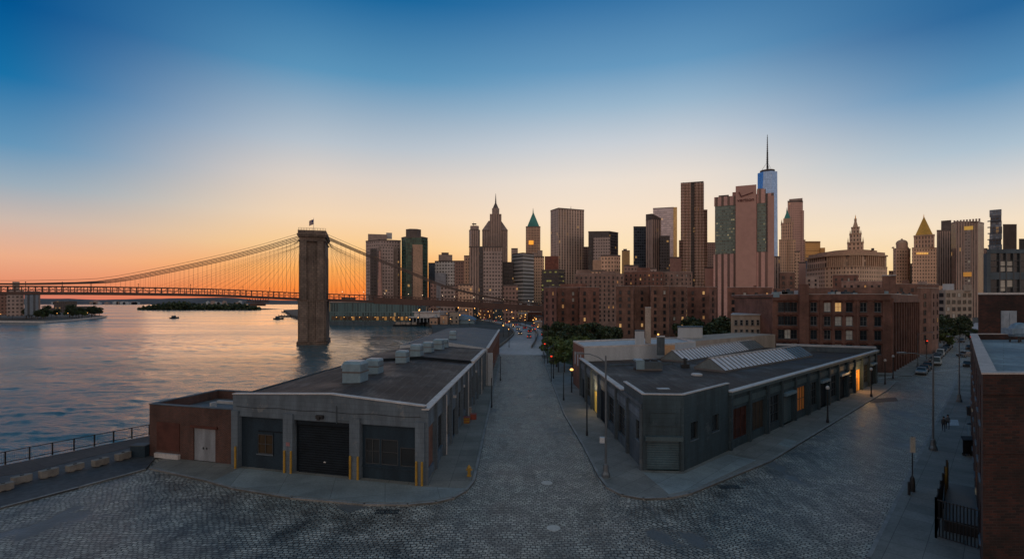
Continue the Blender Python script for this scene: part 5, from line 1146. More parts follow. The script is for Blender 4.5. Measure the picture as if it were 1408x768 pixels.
for a_,b_,Yf,py,mt,lb in ((812,832,360,371,f_beige,'low beige block between the ribbed bronze tower foot and the housing'),(858,878,420,364,f_brown,'brown mid-rise below the small golden tower'),(879,903,430,368,f_grey,'grey mid-rise below the dark navy tower'),(905,922,440,372,f_beige,'beige mid-rise below the curved-top tower'),(1061,1073,500,352,f_rib,'narrow ribbed block right of the pink tower'),(1093,1100,520,345,f_beige,'slim beige block between the terracotta and golden towers'),
    (689,704,620,372,f_grey,'grey block low behind the dark green-black block'),(755,772,330,392,f_brown,'brown block just behind the nearest housing roof'),(592,600,440,388,f_brown,'brown block at the foot of the slate-blue tower'),(606,626,430,392,f_grey,'grey block low before the white gridded tower'),(630,650,420,390,f_beige,'beige block low before the twin slab tower'),(692,712,400,391,f_brown,'brown block low before the banded grey block'),(1222,1232,540,372,f_beige,'small beige block left of the domed tower foot'),(1252,1258,560,362,f_rib,'narrow block between domed tower and courthouse')):
    tower(lb,[(a_,Yf),(b_,Yf)],py,mt,16)
# left-bank towers by the water
lt_ = thing('waterside_block','pale gridded slab block under the left end of the bridge','apartment block',(XA(21,500),500,0))
Y=480.; tier(lt_,'wall',9,33,398,434,Y,f_grey,20); tier(lt_,'lift_tower',17,27,387,398.01,Y+3,m_tan,8)
lt2 = thing('waterside_block','dark slate block beside the pale gridded slab','apartment block',(XA(45,500),500,0)); tier(lt2,'wall',33.5,53,400,433,482,facade('slate_grid',(.12,.14,.17),(.04,.05,.06),5.,300.,.4,1.,.0),18); tier(lt2,'end_wall',53.1,55.5,400,433,483,m_slab,14)
lt3 = thing('waterside_block','brown block at the far left edge beside the pale gridded slab','apartment block',(XA(2,500),500,0)); tier(lt3,'wall',-8,9,403,433,482,f_brown,18)

# ================================================================== MID-GROUND HOUSING AND LOFTS
m_hfr = M('brown_window_frame', (.07,.04,.035), .7)
def housing(label, fronts, py, mat, dep=16, step=2.5, floor=2.45, wz0=3.5, lit=.1, name='housing_block', pent=None, ww=(1.0,1.35), cat='apartment block', pyb=None):
    """fronts: (px,Y) corner chain; windows on every front face wide enough to see"""
    P = [(XA(px,Y),Y) for px,Y in fronts]; Ym = min(p[1] for p in P); z = ZA(py,Ym)
    dv = vdir(sum(p[0] for p in fronts)/len(fronts)); poly = P+[(P[-1][0]+dv.x*dep,P[-1][1]+dv.y*dep),(P[0][0]+dv.x*dep,P[0][1]+dv.y*dep)]
    t = thing(name,label,cat,(*P[0],0)); b = MB(); b.prism(poly,0,z); b.build('wall',mat,t)
    pm, cm = MB(), MB(); parapet(pm,poly,z+.03,.5,.4,0,capmb=cm,over=.12); pm.build('parapet',mat,t); cm.build('coping',m_cap,t)
    for q in (pent or []): tier(t,'roof_house',q[0],q[1],q[2],py+.0,Ym+dep*.4,q[3] if len(q)>3 else mat,5)
    for a,b_ in zip(P,P[1:]):
        f = Fr(a,b_)
        if f.L < 2.5: continue
        n = max(1,int((f.L-1)/step)); us = [f.L/n*(i+.5) for i in range(n)]; zs = []
        zz_ = z-1.8
        while zz_ > wz0: zs.append(zz_); zz_ -= floor
        windows(t,f,us,zs,ww[0],ww[1],lit=lit,fm=m_hfr)
    return t
H = housing
m_hous3 = brick_mat('hazed_housing_brick', (.33,.2,.165), (.27,.165,.135), (.2,.15,.13), .8, .3)  # brick made paler and pinker: distance haze put into its colour
H('brick housing block left of the tree-lined street, nearest the bridge end',[(748,199),(765,192),(767,198),(795,198),(797,192),(824,194)],396.5,m_hous,16,pent=[(770,806,390)])
H('wide brick housing block with many dark windows behind the tall flue',[(847,190),(871,188),(872.5,193),(893,193),(894.5,188),(920,188),(921.5,193),(944,194)],395,m_hous2,16,pent=[(880,900,391)])
H('brick housing block joining the wide one on its right, lit windows up its face',[(945,205),(975,203),(985,206)],396,m_hous,14,lit=.2)
H('tall brown housing block with a boxy roof rising behind the nearest one',[(790,300),(822,294),(858,298)],377,m_hous3,16,lit=.06,pent=[(792,812,371),(826,846,373)])
H('red-brown housing block with a pale roof edge behind the wide one',[(858,320),(884,314),(912,318)],374,m_hous,16,lit=.06,pent=[(876,894,368)])
H('farther housing block right of the pale-roofed one',[(905,322),(935,316),(952,320)],374.5,m_hous3,16,lit=.06)
H('long low brick housing block in front of the pink tower',[(1000,170),(1032,168),(1062,170)],397,m_hous,14,lit=.14,pent=[(1036,1040,392)])
H('brown-brick block with a roof tank at the pink tower corner',[(1072,230),(1093,230)],376,m_hous2,12,lit=.03)
H('dull red block with a pale flat roof before the civic building',[(1145,260),(1180,258)],379,m_hous,12,lit=.02)
H('pinkish low block to the right of the dull red block',[(1157,225),(1213,223)],388,M('pink_render',(.3,.18,.15),.8),12,lit=.04)
rbm = thing('water_tank_house','windowless brick tank house on the loft roofs','roof house',(XA(1222,150),150,0)); tier(rbm,'wall',1213,1232,379,470,150,m_hous2,6); tier(rbm,'cap',1212.5,1232.5,377.6,379,149.8,m_cap,6.4)
H('low brown block behind the loft, with roof clutter',[(1232,200),(1262,198),(1291,204)],392,m_hous2,14,lit=.05,pent=[(1240,1250,385),(1262,1275,387,m_slab)])
H('tall brick building at the end of the loft row beside the trees',[(1262,150),(1281,152),(1291,158)],398,m_hous2,20,lit=.03,step=4)
H('pale beige office building with big grouped windows above the street trees',[(1289,250),(1300,246),(1337,252)],400,m_tan,20,ww=(2.2,1.8),step=3.2,floor=3.4,wz0=6,lit=.06,pent=[(1296,1312,390,m_white),(1325,1336,392)])
H('small cream block behind the beige office building',[(1283,330),(1300,330)],394,m_orange,12,lit=.02)
H('slate-roofed low block left of the golden office block foot',[(1108,300),(1126,298)],381,m_slab,10,lit=.04)
# brick loft on the right street
Q0,Q1,Q2 = (XA(1062,118.5),118.5),(XA(1225,112),112),(XA(1262,143),143)
lf = thing('brick_loft','large dark red-brick loft building with arched windows and piers on the street side','loft building',(Q1[0],Q1[1],0)); zl = ZA(408,112)
poly = [Q0,Q1,Q2,(Q2[0]-22,Q2[1]+12),(Q0[0],Q0[1]+22)]
MB().prism([(Q0[0]+.3,Q0[1]+.4),(Q1[0]-.5,Q1[1]+.6),(Q2[0]-.6,Q2[1]),(Q2[0]-21.5,Q2[1]+11),(Q0[0]+.4,Q0[1]+21)],0,zl-.3).build('core',m_loft,lf)
def arched(f, root, us, zs, w, h, mat):
    ops = [(u-w/2,u+w/2,z-h/2,z+h/2) for u in us for z in zs]; b = MB(); f.sheet(b,0,f.L,0,zl,ops,.3)
    return b,ops
f1 = Fr(Q0,Q1); cu = [f1.L*(px-1062)/163. for px in (1075,1084,1093,1121,1140,1155,1170,1189,1208)]
rowz = [ZA(422,115),ZA(441,115),ZA(460,115)]
b,ops = arched(f1,lf,cu,rowz+[ZA(479,115)],1.35,2.1,m_loft)
f1.box(b,f1.L*(1099-1062)/163,f1.L*(1112-1062)/163,.004,1.2,0,ZA(390,113)); 
for px in (1131,1148,1181,1216): u = f1.L*(px-1062)/163; f1.box(b,u-.25,u+.25,.003,.16,0,zl-.8)
f1.box(b,0,f1.L*(1098.5-1062)/163,.002,.3,zl-.7,zl-.2); f1.box(b,f1.L*(1112.5-1062)/163,f1.L,.002,.3,zl-.7,zl-.2)
b.build('front_wall',m_loft,lf)
rr = random.Random(5)
for q in ops:
    g = rr.random(); f1.window(lf,*q,w=-.22,nu=2,nz=2,fm=m_frame if g < .5 else m_frmd,gm=m_blind if g < .2 else (m_lit if abs(q[0]-cu[5]) < 1 and q[2] > rowz[0]-1.5 else m_glass))
    hd = MB(); u = (q[0]+q[1])/2; n = 6
    for k in range(n):
        a0,a1 = math.pi*k/n,math.pi*(k+1)/n; hd.beam(f1.p(u+.85*math.cos(a0),.05,q[3]+.35*math.sin(a0)),f1.p(u+.85*math.cos(a1),.05,q[3]+.35*math.sin(a1)),.14,.2)
    hd.build('window_arch',m_brickp,lf)
f2 = Fr(Q1,Q2); n2 = 11; cu2 = [f2.L/n2*(i+.5) for i in range(n2)]
b = MB(); ops = [(u-1.0,u+1.0,z-1.7,z+1.5) for u in cu2 for z in [ZA(y,118) for y in (425,447,469)]]; f2.sheet(b,0,f2.L,0,zl,ops,.35)
for i in range(n2+1): u = min(f2.L-.01,f2.L/n2*i); f2.box(b,max(0,u-.3),min(f2.L,u+.3),.003,.4,0,zl-1.2)
f2.box(b,0,f2.L,.004,.5,zl-1.2,zl-.3); b.build('street_wall',m_loft,lf)
for q in ops: f2.window(lf,*q,w=-.25,nu=2,nz=3)
b = MB(); b.prism([f1.p(0,-.3,0)[:2],f1.p(f1.L-.5,-.3,0)[:2],f2.p(f2.L-.5,-.4,0)[:2],(Q2[0]-21.5,Q2[1]+11.5),(Q0[0]+.4,Q0[1]+21.5)],zl-.28,zl-.05); b.build('roof',m_roof,lf)
pm,cm = MB(),MB(); parapet(pm,poly,zl,.6,.35,0,capmb=cm); pm.build('parapet',m_loft,lf); cm.build('coping',m_cap,lf)
tier(lf,'upper_storey',1063,1216,395.5,408,121.5,m_hous2,10); 
b = MB()
for px0,px1,py0 in ((1113,1143,403),(1100,1108,399),(1074,1082,401)): b.box(XA(px0,118),XA(px1,118),118,120.5,zl-.04,ZA(py0,118)) if px0 != 1113 else b.box(XA(px0,118),XA(px1,118),118,118.3,ZA(406.5,118),ZA(404.5,118))
b.build('roof_ledge',m_white,lf)
rr = random.Random(11)
for i,px in enumerate((1068,1079,1086,1146,1152,1165,1176,1196,1204,1217,1236,1244,1252)):
    s_ = rr.uniform(.7,1.5); Yq = 116+max(0,(px-1220))*.75+2; z0_ = zl-.05; x_ = XA(px,Yq)
    t = thing('roof_unit','%s small roof unit from the left along the loft roof edge'%ORD[i],'roof unit',(x_,Yq,z0_),'units on the loft roof'); b = MB(); b.box(x_-s_*.6,x_+s_*.6,Yq,Yq+s_,z0_,z0_+.5+s_*.7); b.build('casing',[m_duct,m_cap,m_greyd][i%3],t); b = MB(); b.lathe((x_,Yq+s_/2,z0_+.5+s_*.7),[(.3*s_,0),(.3*s_,.3),(.1,.45)],8); b.build('vent_cap',m_black,t)
b = MB()
for i in range(7): b.box(XA(1112,110.5)+i*.001,XA(1112,110.5),110,110,0,0) if 0 else None

# ================================================================== MANHATTAN WATERFRONT AND LOW CITY
t = thing('pier_terminal','long low pier building with a glassy green front and lit ground floor','pier building',(-100,392,0))
f = Fr((-140.5,391),(-71,383)); b = MB(); f.box(b,0,f.L,-22,0,0.0,14.5); b.build('glass_wall',f_teal,t); b = MB(); f.box(b,-.5,f.L+.5,-22.5,.5,14.502,15.3); b.build('roof',m_slab,t)
b = MB(); f.box(b,2,f.L-4,.002,.25,1.2,4.2); b.build('arcade',facade('arcade_lights',(.05,.045,.04),(.06,.04,.02),4.,6.,.6,.6,.3,litc=(255,180,90),ls=.9),t)
b = MB(); f.box(b,8,16,-12,-4,15.302,18.5); f.box(b,30,33,-12,-4,15.302,18); f.box(b,44,52,-14,-6,15.302,17.2); b.build('roof_house',m_sb,t)
t = thing('white_pavilion','low white-roofed waterside pavilion with an open terrace','pavilion',(-62,375,0))
f = Fr((-76,381),(-52,372)); b = MB(); f.box(b,0,f.L,-14,0,0,3.2); b.build('ground_floor',m_navyd,t); b = MB(); f.box(b,-1,f.L+1,-15,1.2,3.2,4.2); f.box(b,2,f.L-2,-11,-2,4.2,7.2); f.box(b,1,f.L-1,-12,-1,7.2,7.9); b.build('terrace_roof',m_cap,t)
b = MB(); [f.box(b,2.5+i*3,2.9+i*3,.6,.9,0,3.2) for i in range(8)]; b.build('terrace_columns',m_white,t)
t = thing('blue_tent','pale blue marquee with a shallow humped roof among the low buildings','marquee',(-28,360,0))
b = MB(); b.box(XA(613,352),XA(652,352),352,372,0,2.6); b.build('tent_wall',m_duct,t)
b = MB(); x0,x1 = XA(612,352),XA(653,352); pts = [(x0+(x1-x0)*i/8,2.6+3.2*math.sin(math.pi*i/8)**.7 if 0<i<8 else 2.6) for i in range(9)]
for (xa,za),(xb,zb2) in zip(pts,pts[1:]): b.add([(xa,351,za),(xb,351,zb2),(xb,373,zb2),(xa,373,za)],[(0,1,2,3)])
b.add([(p[0],351,p[1]) for p in pts],[tuple(range(9))]); b.build('tent_roof',M('blue_tent_cloth',(.16,.26,.38),.7,.2,.2),t)
rr = random.Random(21)
mats_low = [m_hous,m_hous2,m_slab,m_tan,m_brickp,m_greyd,m_orange]
cols_low = ['red-brick','brown-brick','brown-grey','tan','dark red','dark grey','sandy']
low = []
for row,(Yr,pxa,pxb,hz) in enumerate(((300,640,742,5),(345,592,742,7),(390,600,745,8.5),(440,604,750,11),(500,545,752,14))):
    px = pxa; k = 0
    while px < pxb:
        w_ = rr.uniform(9,20); 
        if (row <= 1 and 640 < px+w_ and px < 735) or (row == 2 and 648 < px+w_ and px < 712): px += 4; continue
        x0,x1 = XA(px,Yr),XA(min(px+w_,pxb+4),Yr); h_ = hz*rr.uniform(.6,1.15); mi = rr.randrange(7); dd = rr.uniform(8,14)
        y0 = Yr+rr.uniform(-6,6)
        lb = '%s %s low-rise from the left in the %s row behind the waterfront'%(ORD[k],cols_low[mi],ORD[row])
        t = thing('low_building',lb,'low building',(x0,y0,0),'low buildings behind the waterfront'); b = MB(); b.box(x0+.2,x1-.2,y0,y0+dd,0,h_); b.build('wall',mats_low[mi],t)
        b = MB(); b.box(x0,x1,y0-.2,y0+dd+.2,h_+.002,h_+.35); b.build('roof',[m_cap,m_sb,m_slab,m_roofb][rr.randrange(4)],t)
        if rr.random() < .5: b = MB(); q = rr.uniform(.2,.6); b.box(x0+(x1-x0)*q,x0+(x1-x0)*(q+.25),y0+2,y0+5,h_+.36,h_+rr.uniform(1,2.6)); b.build('roof_box',m_slab if rr.random() < .6 else m_white,t)
        f = Fr((x0+.2,y0),(x1-.2,y0)); n = max(1,int(f.L/2.4)); windows(t,f,[f.L/n*(i+.5) for i in range(n)],[z_ for z_ in (1.6,4.4,7.2,10,12.6) if z_+1 < h_],1.1,1.3,lit=.38,rng=rr)
        px += w_+rr.uniform(0,3); k += 1
# quay edge and pier things
b = MB(); b.prism([(-66,384),(-141,391),(-176,441),(-178,440),(-143,389.2),(-66,382)],-4,.3); tag(b.build('quay_wall',m_greyd),'low dark quay wall along the far waterfront','quay'); 
for i,(px,py,w_) in enumerate(((397,429.5,5.5),(400,435.5,7))):
    x,y = G(px,py,-3); b = MB(); b.box(x-w_*2,x+w_*2.5,y,y+6,-3.5,-1.5); [b.tube((x-w_*2+j*3.4,y-.2,-4),(x-w_*2+j*3.4,y-.2,-.3),.35,.35,6) for j in range(int(w_*4.5/3.4)+1)]; tag(b.build('jetty',m_black),['farther small dark jetty left of the bridge tower','nearer small dark jetty left of the bridge tower'][i],'jetty')

# ================================================================== FAR SHORES
def ridge(name, mat, px0, px1, Y, prof, dep=260, seed=1, kind=True, z0=-3.2):
    rr = random.Random(seed); n = 70; b = MB(); A_ = []
    for i in range(n+1):
        px = px0+(px1-px0)*i/n; h = 0
        for k in range(len(prof)-1):
            (pa,ha),(pb,hb) = prof[k],prof[k+1]
            if pa <= px <= pb: h = ha+(hb-ha)*(px-pa)/(pb-pa)
        A_.append((XA(px,Y),ZA(h,Y)+rr.uniform(-1,1)*Y*.0005))
    vs = []
    for x,z in A_: vs += [(x,Y,z0),(x,Y+dep*.25,z0+(z-z0)*.6),(x,Y+dep*.5,z),(x,Y+dep,z0)]
    b.add(vs,[(4*i+j,4*i+4+j,4*i+5+j,4*i+1+j) for i in range(n) for j in range(3)]+[(0,1,2,3),(4*n+3,4*n+2,4*n+1,4*n)])
    o = b.build(name,mat)
    if kind: struct(o)
    return o
m_hill = M('hazy_wooded_hill',(.065,.07,.075),.9,.4,.008); m_hill2 = M('far_shore_land',(.07,.065,.07),.9,.4,.01)  # the hills' bluish haze is put into their colour
ridge('hills',m_hill,-330,660,3000,[(-330,409),(20,410),(60,411.5),(120,410.5),(190,409.5),(240,408.5),(265,408),(300,411),(345,412.5),(420,413),(660,413)],700,2)
ridge('far_shore',m_hill2,-330,430,2500,[(-330,415),(50,415.5),(150,414.5),(250,415),(430,416.2)],200,4)
isl = ridge('island',m_land,188,360,1023,[(188,426),(215,424.5),(300,424),(345,424.5),(360,426.2)],120,5)
# buildings on the far shore: tiny white blocks
rr = random.Random(9)
for i in range(26):
    px = rr.uniform(60,200) if i < 18 else rr.uniform(255,330); Yq = 2480; h_ = rr.uniform(4,11); x = XA(px,Yq); b = MB(); w_ = rr.uniform(5,16); b.box(x-w_,x+w_,Yq,Yq+12,-2,-3+h_+6); b.box(x-w_*.5,x+w_*.4,Yq+2,Yq+8,3+h_,5+h_)
    tag(b.build('shore_building',m_white if i%3 else m_slab),'tiny pale building on the far shore beneath the hills','building','tiny buildings on the far shore')
# left bank
lb_ = [(-560,445),(G(80,443.4,-3)[0],G(80,443.4,-3)[1]),G(112,441,-3),G(143,436,-3),(-1080*.8*.72,1000),(-1400,1000)]
ll = MB().prism([(-900,430),G(0,443.2,-3),G(62,444,-3),G(100,441,-3),G(146,436,-3),(XA(60,1100),1100),(-1900,1100)],-4,-1.6).build('left_bank',m_land); struct(ll)
lq = MB(); P = [G(-40,443,-3),G(0,443.6,-3),G(62,444.4,-3),G(100,441.4,-3),G(147,436.2,-3)]
for a,b_ in zip(P,P[1:]): lq.beam((*a,-1.9),(*b_,-1.9),.8,1.6)
tag(lq.build('quay_edge',m_cap),'pale stone edge of the wooded left bank','quay')
b = MB(); Yq=760; b.box(XA(74,Yq),XA(90,Yq),Yq,Yq+20,-2,ZA(414,Yq)); b.box(XA(90,Yq),XA(108,Yq),Yq,Yq+20,-2,ZA(421,Yq)); b.box(XA(60,Yq),XA(74,Yq),Yq,Yq+20,-2,ZA(423,Yq)); tag(b.build('waterside_hall',f_dark),'dark stepped building behind the trees of the left bank','building')

# ================================================================== TREES
def tree(h, cr, seed, leaf, n=1500, ls=.38, name='tree'):
    rr = random.Random(seed); t = thing(name,'x','tree')
    b = MB(); th = h*.42; b.tube((0,0,-.1),(0,0,th),h*.028,h*.018,7)
    for i in range(6):
        a = i*1.05+rr.random(); q = (math.cos(a)*cr*.55,math.sin(a)*cr*.55,h*rr.uniform(.6,.82)); b.tube((0,0,th*rr.uniform(.7,1)),q,h*.012,h*.004,5)
    b.build('trunk',m_bark,t)
    lobes = [(rr.uniform(-1,1)*cr*.7,rr.uniform(-1,1)*cr*.7,h*rr.uniform(.42,.92),cr*rr.uniform(.22,.48)) for _ in range(13)]
    rs = np.random.RandomState(seed); vs = []; fs = []
    for k in range(n):
        lx,ly,lz,lr = lobes[rs.randint(len(lobes))]; d = rs.normal(size=3); d /= np.linalg.norm(d); r = lr*(rs.uniform(.35,1)**.5)
        p = np.array([lx,ly,lz])+d*r*np.array([1,1,.75]); a = rs.normal(size=3); a /= np.linalg.norm(a); c_ = np.cross(a,rs.normal(size=3)); c_ /= np.linalg.norm(c_); s = ls*rs.uniform(.6,1.3)
        o = len(vs); vs += [tuple(p-a*s-c_*s*.6),tuple(p+a*s-c_*s*.6),tuple(p+a*s*.7+c_*s*.6),tuple(p-a*s*.7+c_*s*.6)]; fs.append((o,o+1,o+2,o+3))
    b = MB(); b.v = vs; b.f = fs; b.m = [0]*len(fs); b.build('crown',leaf,t)
    return t
protos = [tree(9.5,4.2,1,m_leafd),tree(8,3.8,2,m_leafd),tree(7,3.6,3,m_leaf),tree(6,3.2,4,m_leaf)]
used = [False]*4; rr = random.Random(31)
def place_tree(k,x,y,lb,grp,s=1.,z=0):
    o = protos[k] if not used[k] else copy_tree(protos[k]); used[k] = True
    o.location = (x,y,z); o.rotation_euler = (0,0,rr.uniform(0,6.28)); o.scale = (s,s,s*rr.uniform(.9,1.1)); tag(o,lb,'tree',grp); return o
park = [(752,172,0),(764,160,1),(776,150,2),(788,168,0),(757,146,2),(770,138,3),(784,132,3),(796,146,2),(806,160,1),(816,176,0),(829,160,0),(838,150,1),(757,188,1),(772,184,0),(800,186,0),(790,122,3),(801,118,3),(810,128,3),(822,138,2),(832,172,0),(838,184,1),(765,122,3),(776,113,3),(845,168,0)]
for i,(px,Y,k) in enumerate(park): place_tree(k,XA(px,Y),Y,'%s tree from the left in the park beyond the brick outbuilding'%ORD[i] if 0 else 'leafy green tree in the park clump before the brick housing','trees in the park beside the centre street',rr.uniform(.62,.98))
for i,(px,Y,k) in enumerate([(955,178,0),(968,172,1),(982,168,0),(996,172,0),(1008,160,1),(940,165,1),(990,150,1),(1014,152,1)]): place_tree(k,XA(px,Y),Y,'dark tree in the clump between the wide housing block and the cream house','trees behind the roof bulkhead',rr.uniform(.95,1.15))
for i,(px,Y,k) in enumerate([(1293,190,0),(1302,205,0),(1312,215,1),(1320,225,0),(1328,210,0),(1336,190,1),(1306,178,1),(1298,168,2),(1330,240,0),(1317,250,0),(1290,176,0)]): place_tree(k,XA(px,Y),Y,'dark street tree at the far end of the right-hand street','trees at the far end of the right street',rr.uniform(.9,1.1)*(.75 if i%3 else .95))
for i in range(34):
    px = rr.uniform(-12,140); Y = rr.uniform(470,540)+max(0,px-80)*1.1; place_tree(rr.choice((0,1,2)),XA(px,Y),Y,'bushy tree on the wooded left bank below the bridge','trees on the left bank',rr.uniform(.9,1.3),-1.7)
# wooded island: one mass
rs = np.random.RandomState(8); vs = []; fs = []
def isl_top(px): return np.interp(px,[190,200,215,235,255,270,290,310,330,350,358],[425,422.5,419.5,416.5,416,418.5,419.5,418.8,418.2,421,424.5])
for k in range(9000):
    px = rs.uniform(190,358); Y = rs.uniform(1026,1110); zt_ = ZA(isl_top(px),1030)+2*math.sin(px*.9)+1.2*math.sin(px*2.3); z = rs.uniform(-2,max(-1.5,zt_)); p = np.array([XA(px,Y),Y,z]); a = rs.normal(size=3); a /= np.linalg.norm(a); c_ = np.cross(a,rs.normal(size=3)); c_ /= np.linalg.norm(c_); s = rs.uniform(1.2,2.6)
    o = len(vs); vs += [tuple(p-a*s-c_*s*.6),tuple(p+a*s-c_*s*.6),tuple(p+a*s+c_*s*.6),tuple(p-a*s+c_*s*.6)]; fs.append((o,o+1,o+2,o+3))
b = MB(); b.v = vs; b.f = fs; b.m = [0]*len(fs); tag(b.build('woods',m_leafd),'low dark wooded island out in the river','woods',kind='stuff')
# grass of the park
gz = MB(); gz.prism([(9.5,113),(40,106.5),(60,172),(58,190),(10.5,170)],-.05,.03); struct(gz.build('park_lawn',M('lawn',(.035,.06,.022),.9,.4,.3)))

# ================================================================== STREET FURNITURE
def put(o, x, y, rz=0, z=.14): o.location = (x,y,z); o.rotation_euler = (0,0,rz); return o
x,y = G(833,657); o = put(lamp_post(10.9,2.2,m_pole,m_pole,.07,.5,-1,.38),x,y,R(-10)); tag(o,'tall grey lamp post with a curved arm at the corner before the chamfered shutter','street lamp','street lamps with arms'); bx = MB(); bx.box(x-.55,x-.1,y-.2,y+.15,3.2,3.7); bb = bx.build('signal_box',m_white,None); bb.parent = o; bb.matrix_parent_inverse = Matrix.Translation((-x,-y,-.14)) ; bb['kind'] = 'thing'; del bb['kind']
x,y = G(1283,620); o2 = put(lamp_post(10.2,3.6,m_pole,m_pole,.07,.6,-1,.38),x,y,R(8)); tag(o2,'tall lamp post with a long arm on the right-hand pavement, nearest the camera','street lamp','street lamps with arms')
x,y = G(1319,553); dup(o2,(x,y,.14),R(30),'second tall lamp post along the right-hand pavement beyond the pedestrians','street lamps with arms')
x,y = G(1335,500); dup(o2,(x,y,.14),R(30),'third tall lamp post along the right-hand pavement, beside the far cars','street lamps with arms',.8)
x,y = G(1262,505); o3 = dup(o2,(x,y,.14),R(170),'lamp post on the loft corner, arm reaching over the pavement','street lamps with arms',.8)
x,y = G(1290,488); dup(o2,(x,y,.14),R(160),'far lamp post on the loft side of the right street','street lamps with arms',.75)
# short sidewalk lamps along the corner warehouse
sl = lamp_post(4.3,0,m_cap,m_black,.07,.5,base=.18); 
for i,(px,py) in enumerate(((1138,582),(1198,546),(1217,529),(1228,521))):
    x,y = G(px,py); o = sl if i == 0 else dup(sl,(0,0,0)); put(o,x,y); tag(o,'%s short lamp post from the camera along the corner warehouse kerb'%ORD[i],'street lamp','short lamp posts by the corner warehouse')
po = lamp_post(4.2,0,m_black,m_black,.06,.2,base=.14,name='post')
for i,(px,py,h_) in enumerate(((807,600,1.25),(775,551,1.0),(761,521,1.6),(753,500,2.2),(676,561,1.0),(688,524,1.1),(700,478,2.0),(747,488,2.0),(787,518,1.2))):
    x,y = G(px,py); o = po if i == 0 else dup(po,(0,0,0)); put(o,x,y); o.scale = (1,1,h_)
    tag(o,['thin dark post on the pavement beside the lit side doorway','thin dark post midway along the right edge of the centre street','thin tall post at the far right kerb of the centre street','tallest thin post where the centre street meets the park','thin dark post on the left pavement halfway down the street','thin dark post on the left pavement near the white fin wall','thin post at the far left end of the centre street','thin post at the far crossing by the park','thin post by the hedge beside the brick outbuilding'][i],'post','thin posts along the centre street')
# parking sign
x,y = G(1254.5,677); t = thing('street_sign','white rectangular street sign on a dark post on the right-hand pavement','sign',(x,y,.14)); MB().tube((x,y,.14),(x,y,4.7),.045,.045,8).build('post',m_black,t); b = MB(); b.box(x-.22,x+.22,y-.05,y-.045+.02,3.35,4.65); b.build('sign_plate',m_white,t); b = MB(); b.lathe((x,y,.14),[(.2,0),(.2,.6),(.15,1.1),(.05,1.3)],10); b.build('base',m_black,t)
x,y = G(1250,682); b = MB(); b.lathe((x,y,.14),[(.1,0),(.1,1.0),(.06,1.08)],8); tag(b.build('bollard',m_black),'short dark bollard beside the street sign','bollard')
# hydrant
x,y = G(645,656); t = thing('fire_hydrant','yellow fire hydrant on the left pavement near the rounded kerb','fire hydrant',(x,y,.14)); b = MB(); b.lathe((x,y,.14),[(.22,0),(.22,.08),(.15,.1),(.15,.7),(.2,.72),(.2,.78),(.14,.86),(.06,.98),(.04,1.03)],12); b.build('barrel',m_yel,t); b = MB(); b.tube((x-.28,y,.72),(x+.28,y,.72),.07,.07,8); b.tube((x,y-.26,.68),(x,y,.68),.09,.09,8); b.build('nozzle',m_yel,t)
# crates on left pavement
for i,(px,py,w_,h_,mt,lb) in enumerate(((641,582,.9,.75,m_yel,'yellow crate on the left pavement against the warehouse'),(651,577,.75,.7,m_red,'red crate beside the yellow one on the left pavement'),(644,570,.8,.95,m_tan,'tan crate behind the yellow and red ones'))):
    x,y = G(px,py); t = thing('crate',lb,'crate',(x,y,.14)); b = MB(); b.box(x-w_/2,x+w_/2,y-w_/2,y+w_/2,.14,.14+h_); b.build('box',mt,t); b = MB(); [b.box(x-w_/2-.04,x+w_/2+.04,y-w_/2-.04,y+w_/2+.04,.14+q*h_-.04,.14+q*h_+.03) for q in (.15,.55,.97)]; b.build('band',mt if i else m_red,t)
# blocks along the boardwalk
for i,(px,py) in enumerate(((4,674),(30,663),(67,655),(103,646),(138,639),(169,631))):
    x,y = G(px,py,.17); t = thing('concrete_block',['pale concrete block cut off by the left edge of the view','second concrete block from the left along the boardwalk','third concrete block from the left along the boardwalk','fourth concrete block from the left along the boardwalk','fifth concrete block from the left, split with dark stains','sixth concrete block from the left, nearest the crate'][i],'block',(x,y,.165),'concrete blocks along the boardwalk',R(58+i*3))
    b = MB(); w_,d_,h_ = .66,.3,.32+.03*(i%3); b.prism([(-w_+.06,-d_),(w_-.06,-d_),(w_,-d_+.06),(w_,d_-.06),(w_-.06,d_),(-w_+.06,d_),(-w_,d_-.06),(-w_,-d_+.06)],.08,.08+h_*1.6); o = b.build('block',m_concb); o.parent = t
    b = MB(); b.box(-w_+.2,-w_+.5,-d_+.05,d_-.05,0,.078); b.box(w_-.5,w_-.2,-d_+.05,d_-.05,0,.078); o = b.build('foot',m_concb); o.parent = t
    b = MB(); b.box(-.14,.14,-.03,.03,.08+h_*1.6,.14+h_*1.6); o = b.build('lifting_loop',m_black); o.parent = t
x,y = G(194,628); t = thing('utility_box','dark squat utility box at the corner of the brick annexe','utility box',(x,y,.14)); b = MB(); b.box(x-.75,x+.75,y-.5,y+.5,.14,1.25); b.build('casing',m_navy,t); b = MB(); b.box(x-.8,x+.8,y-.55,y+.55,1.252,1.34); b.build('lid',m_greyd,t)
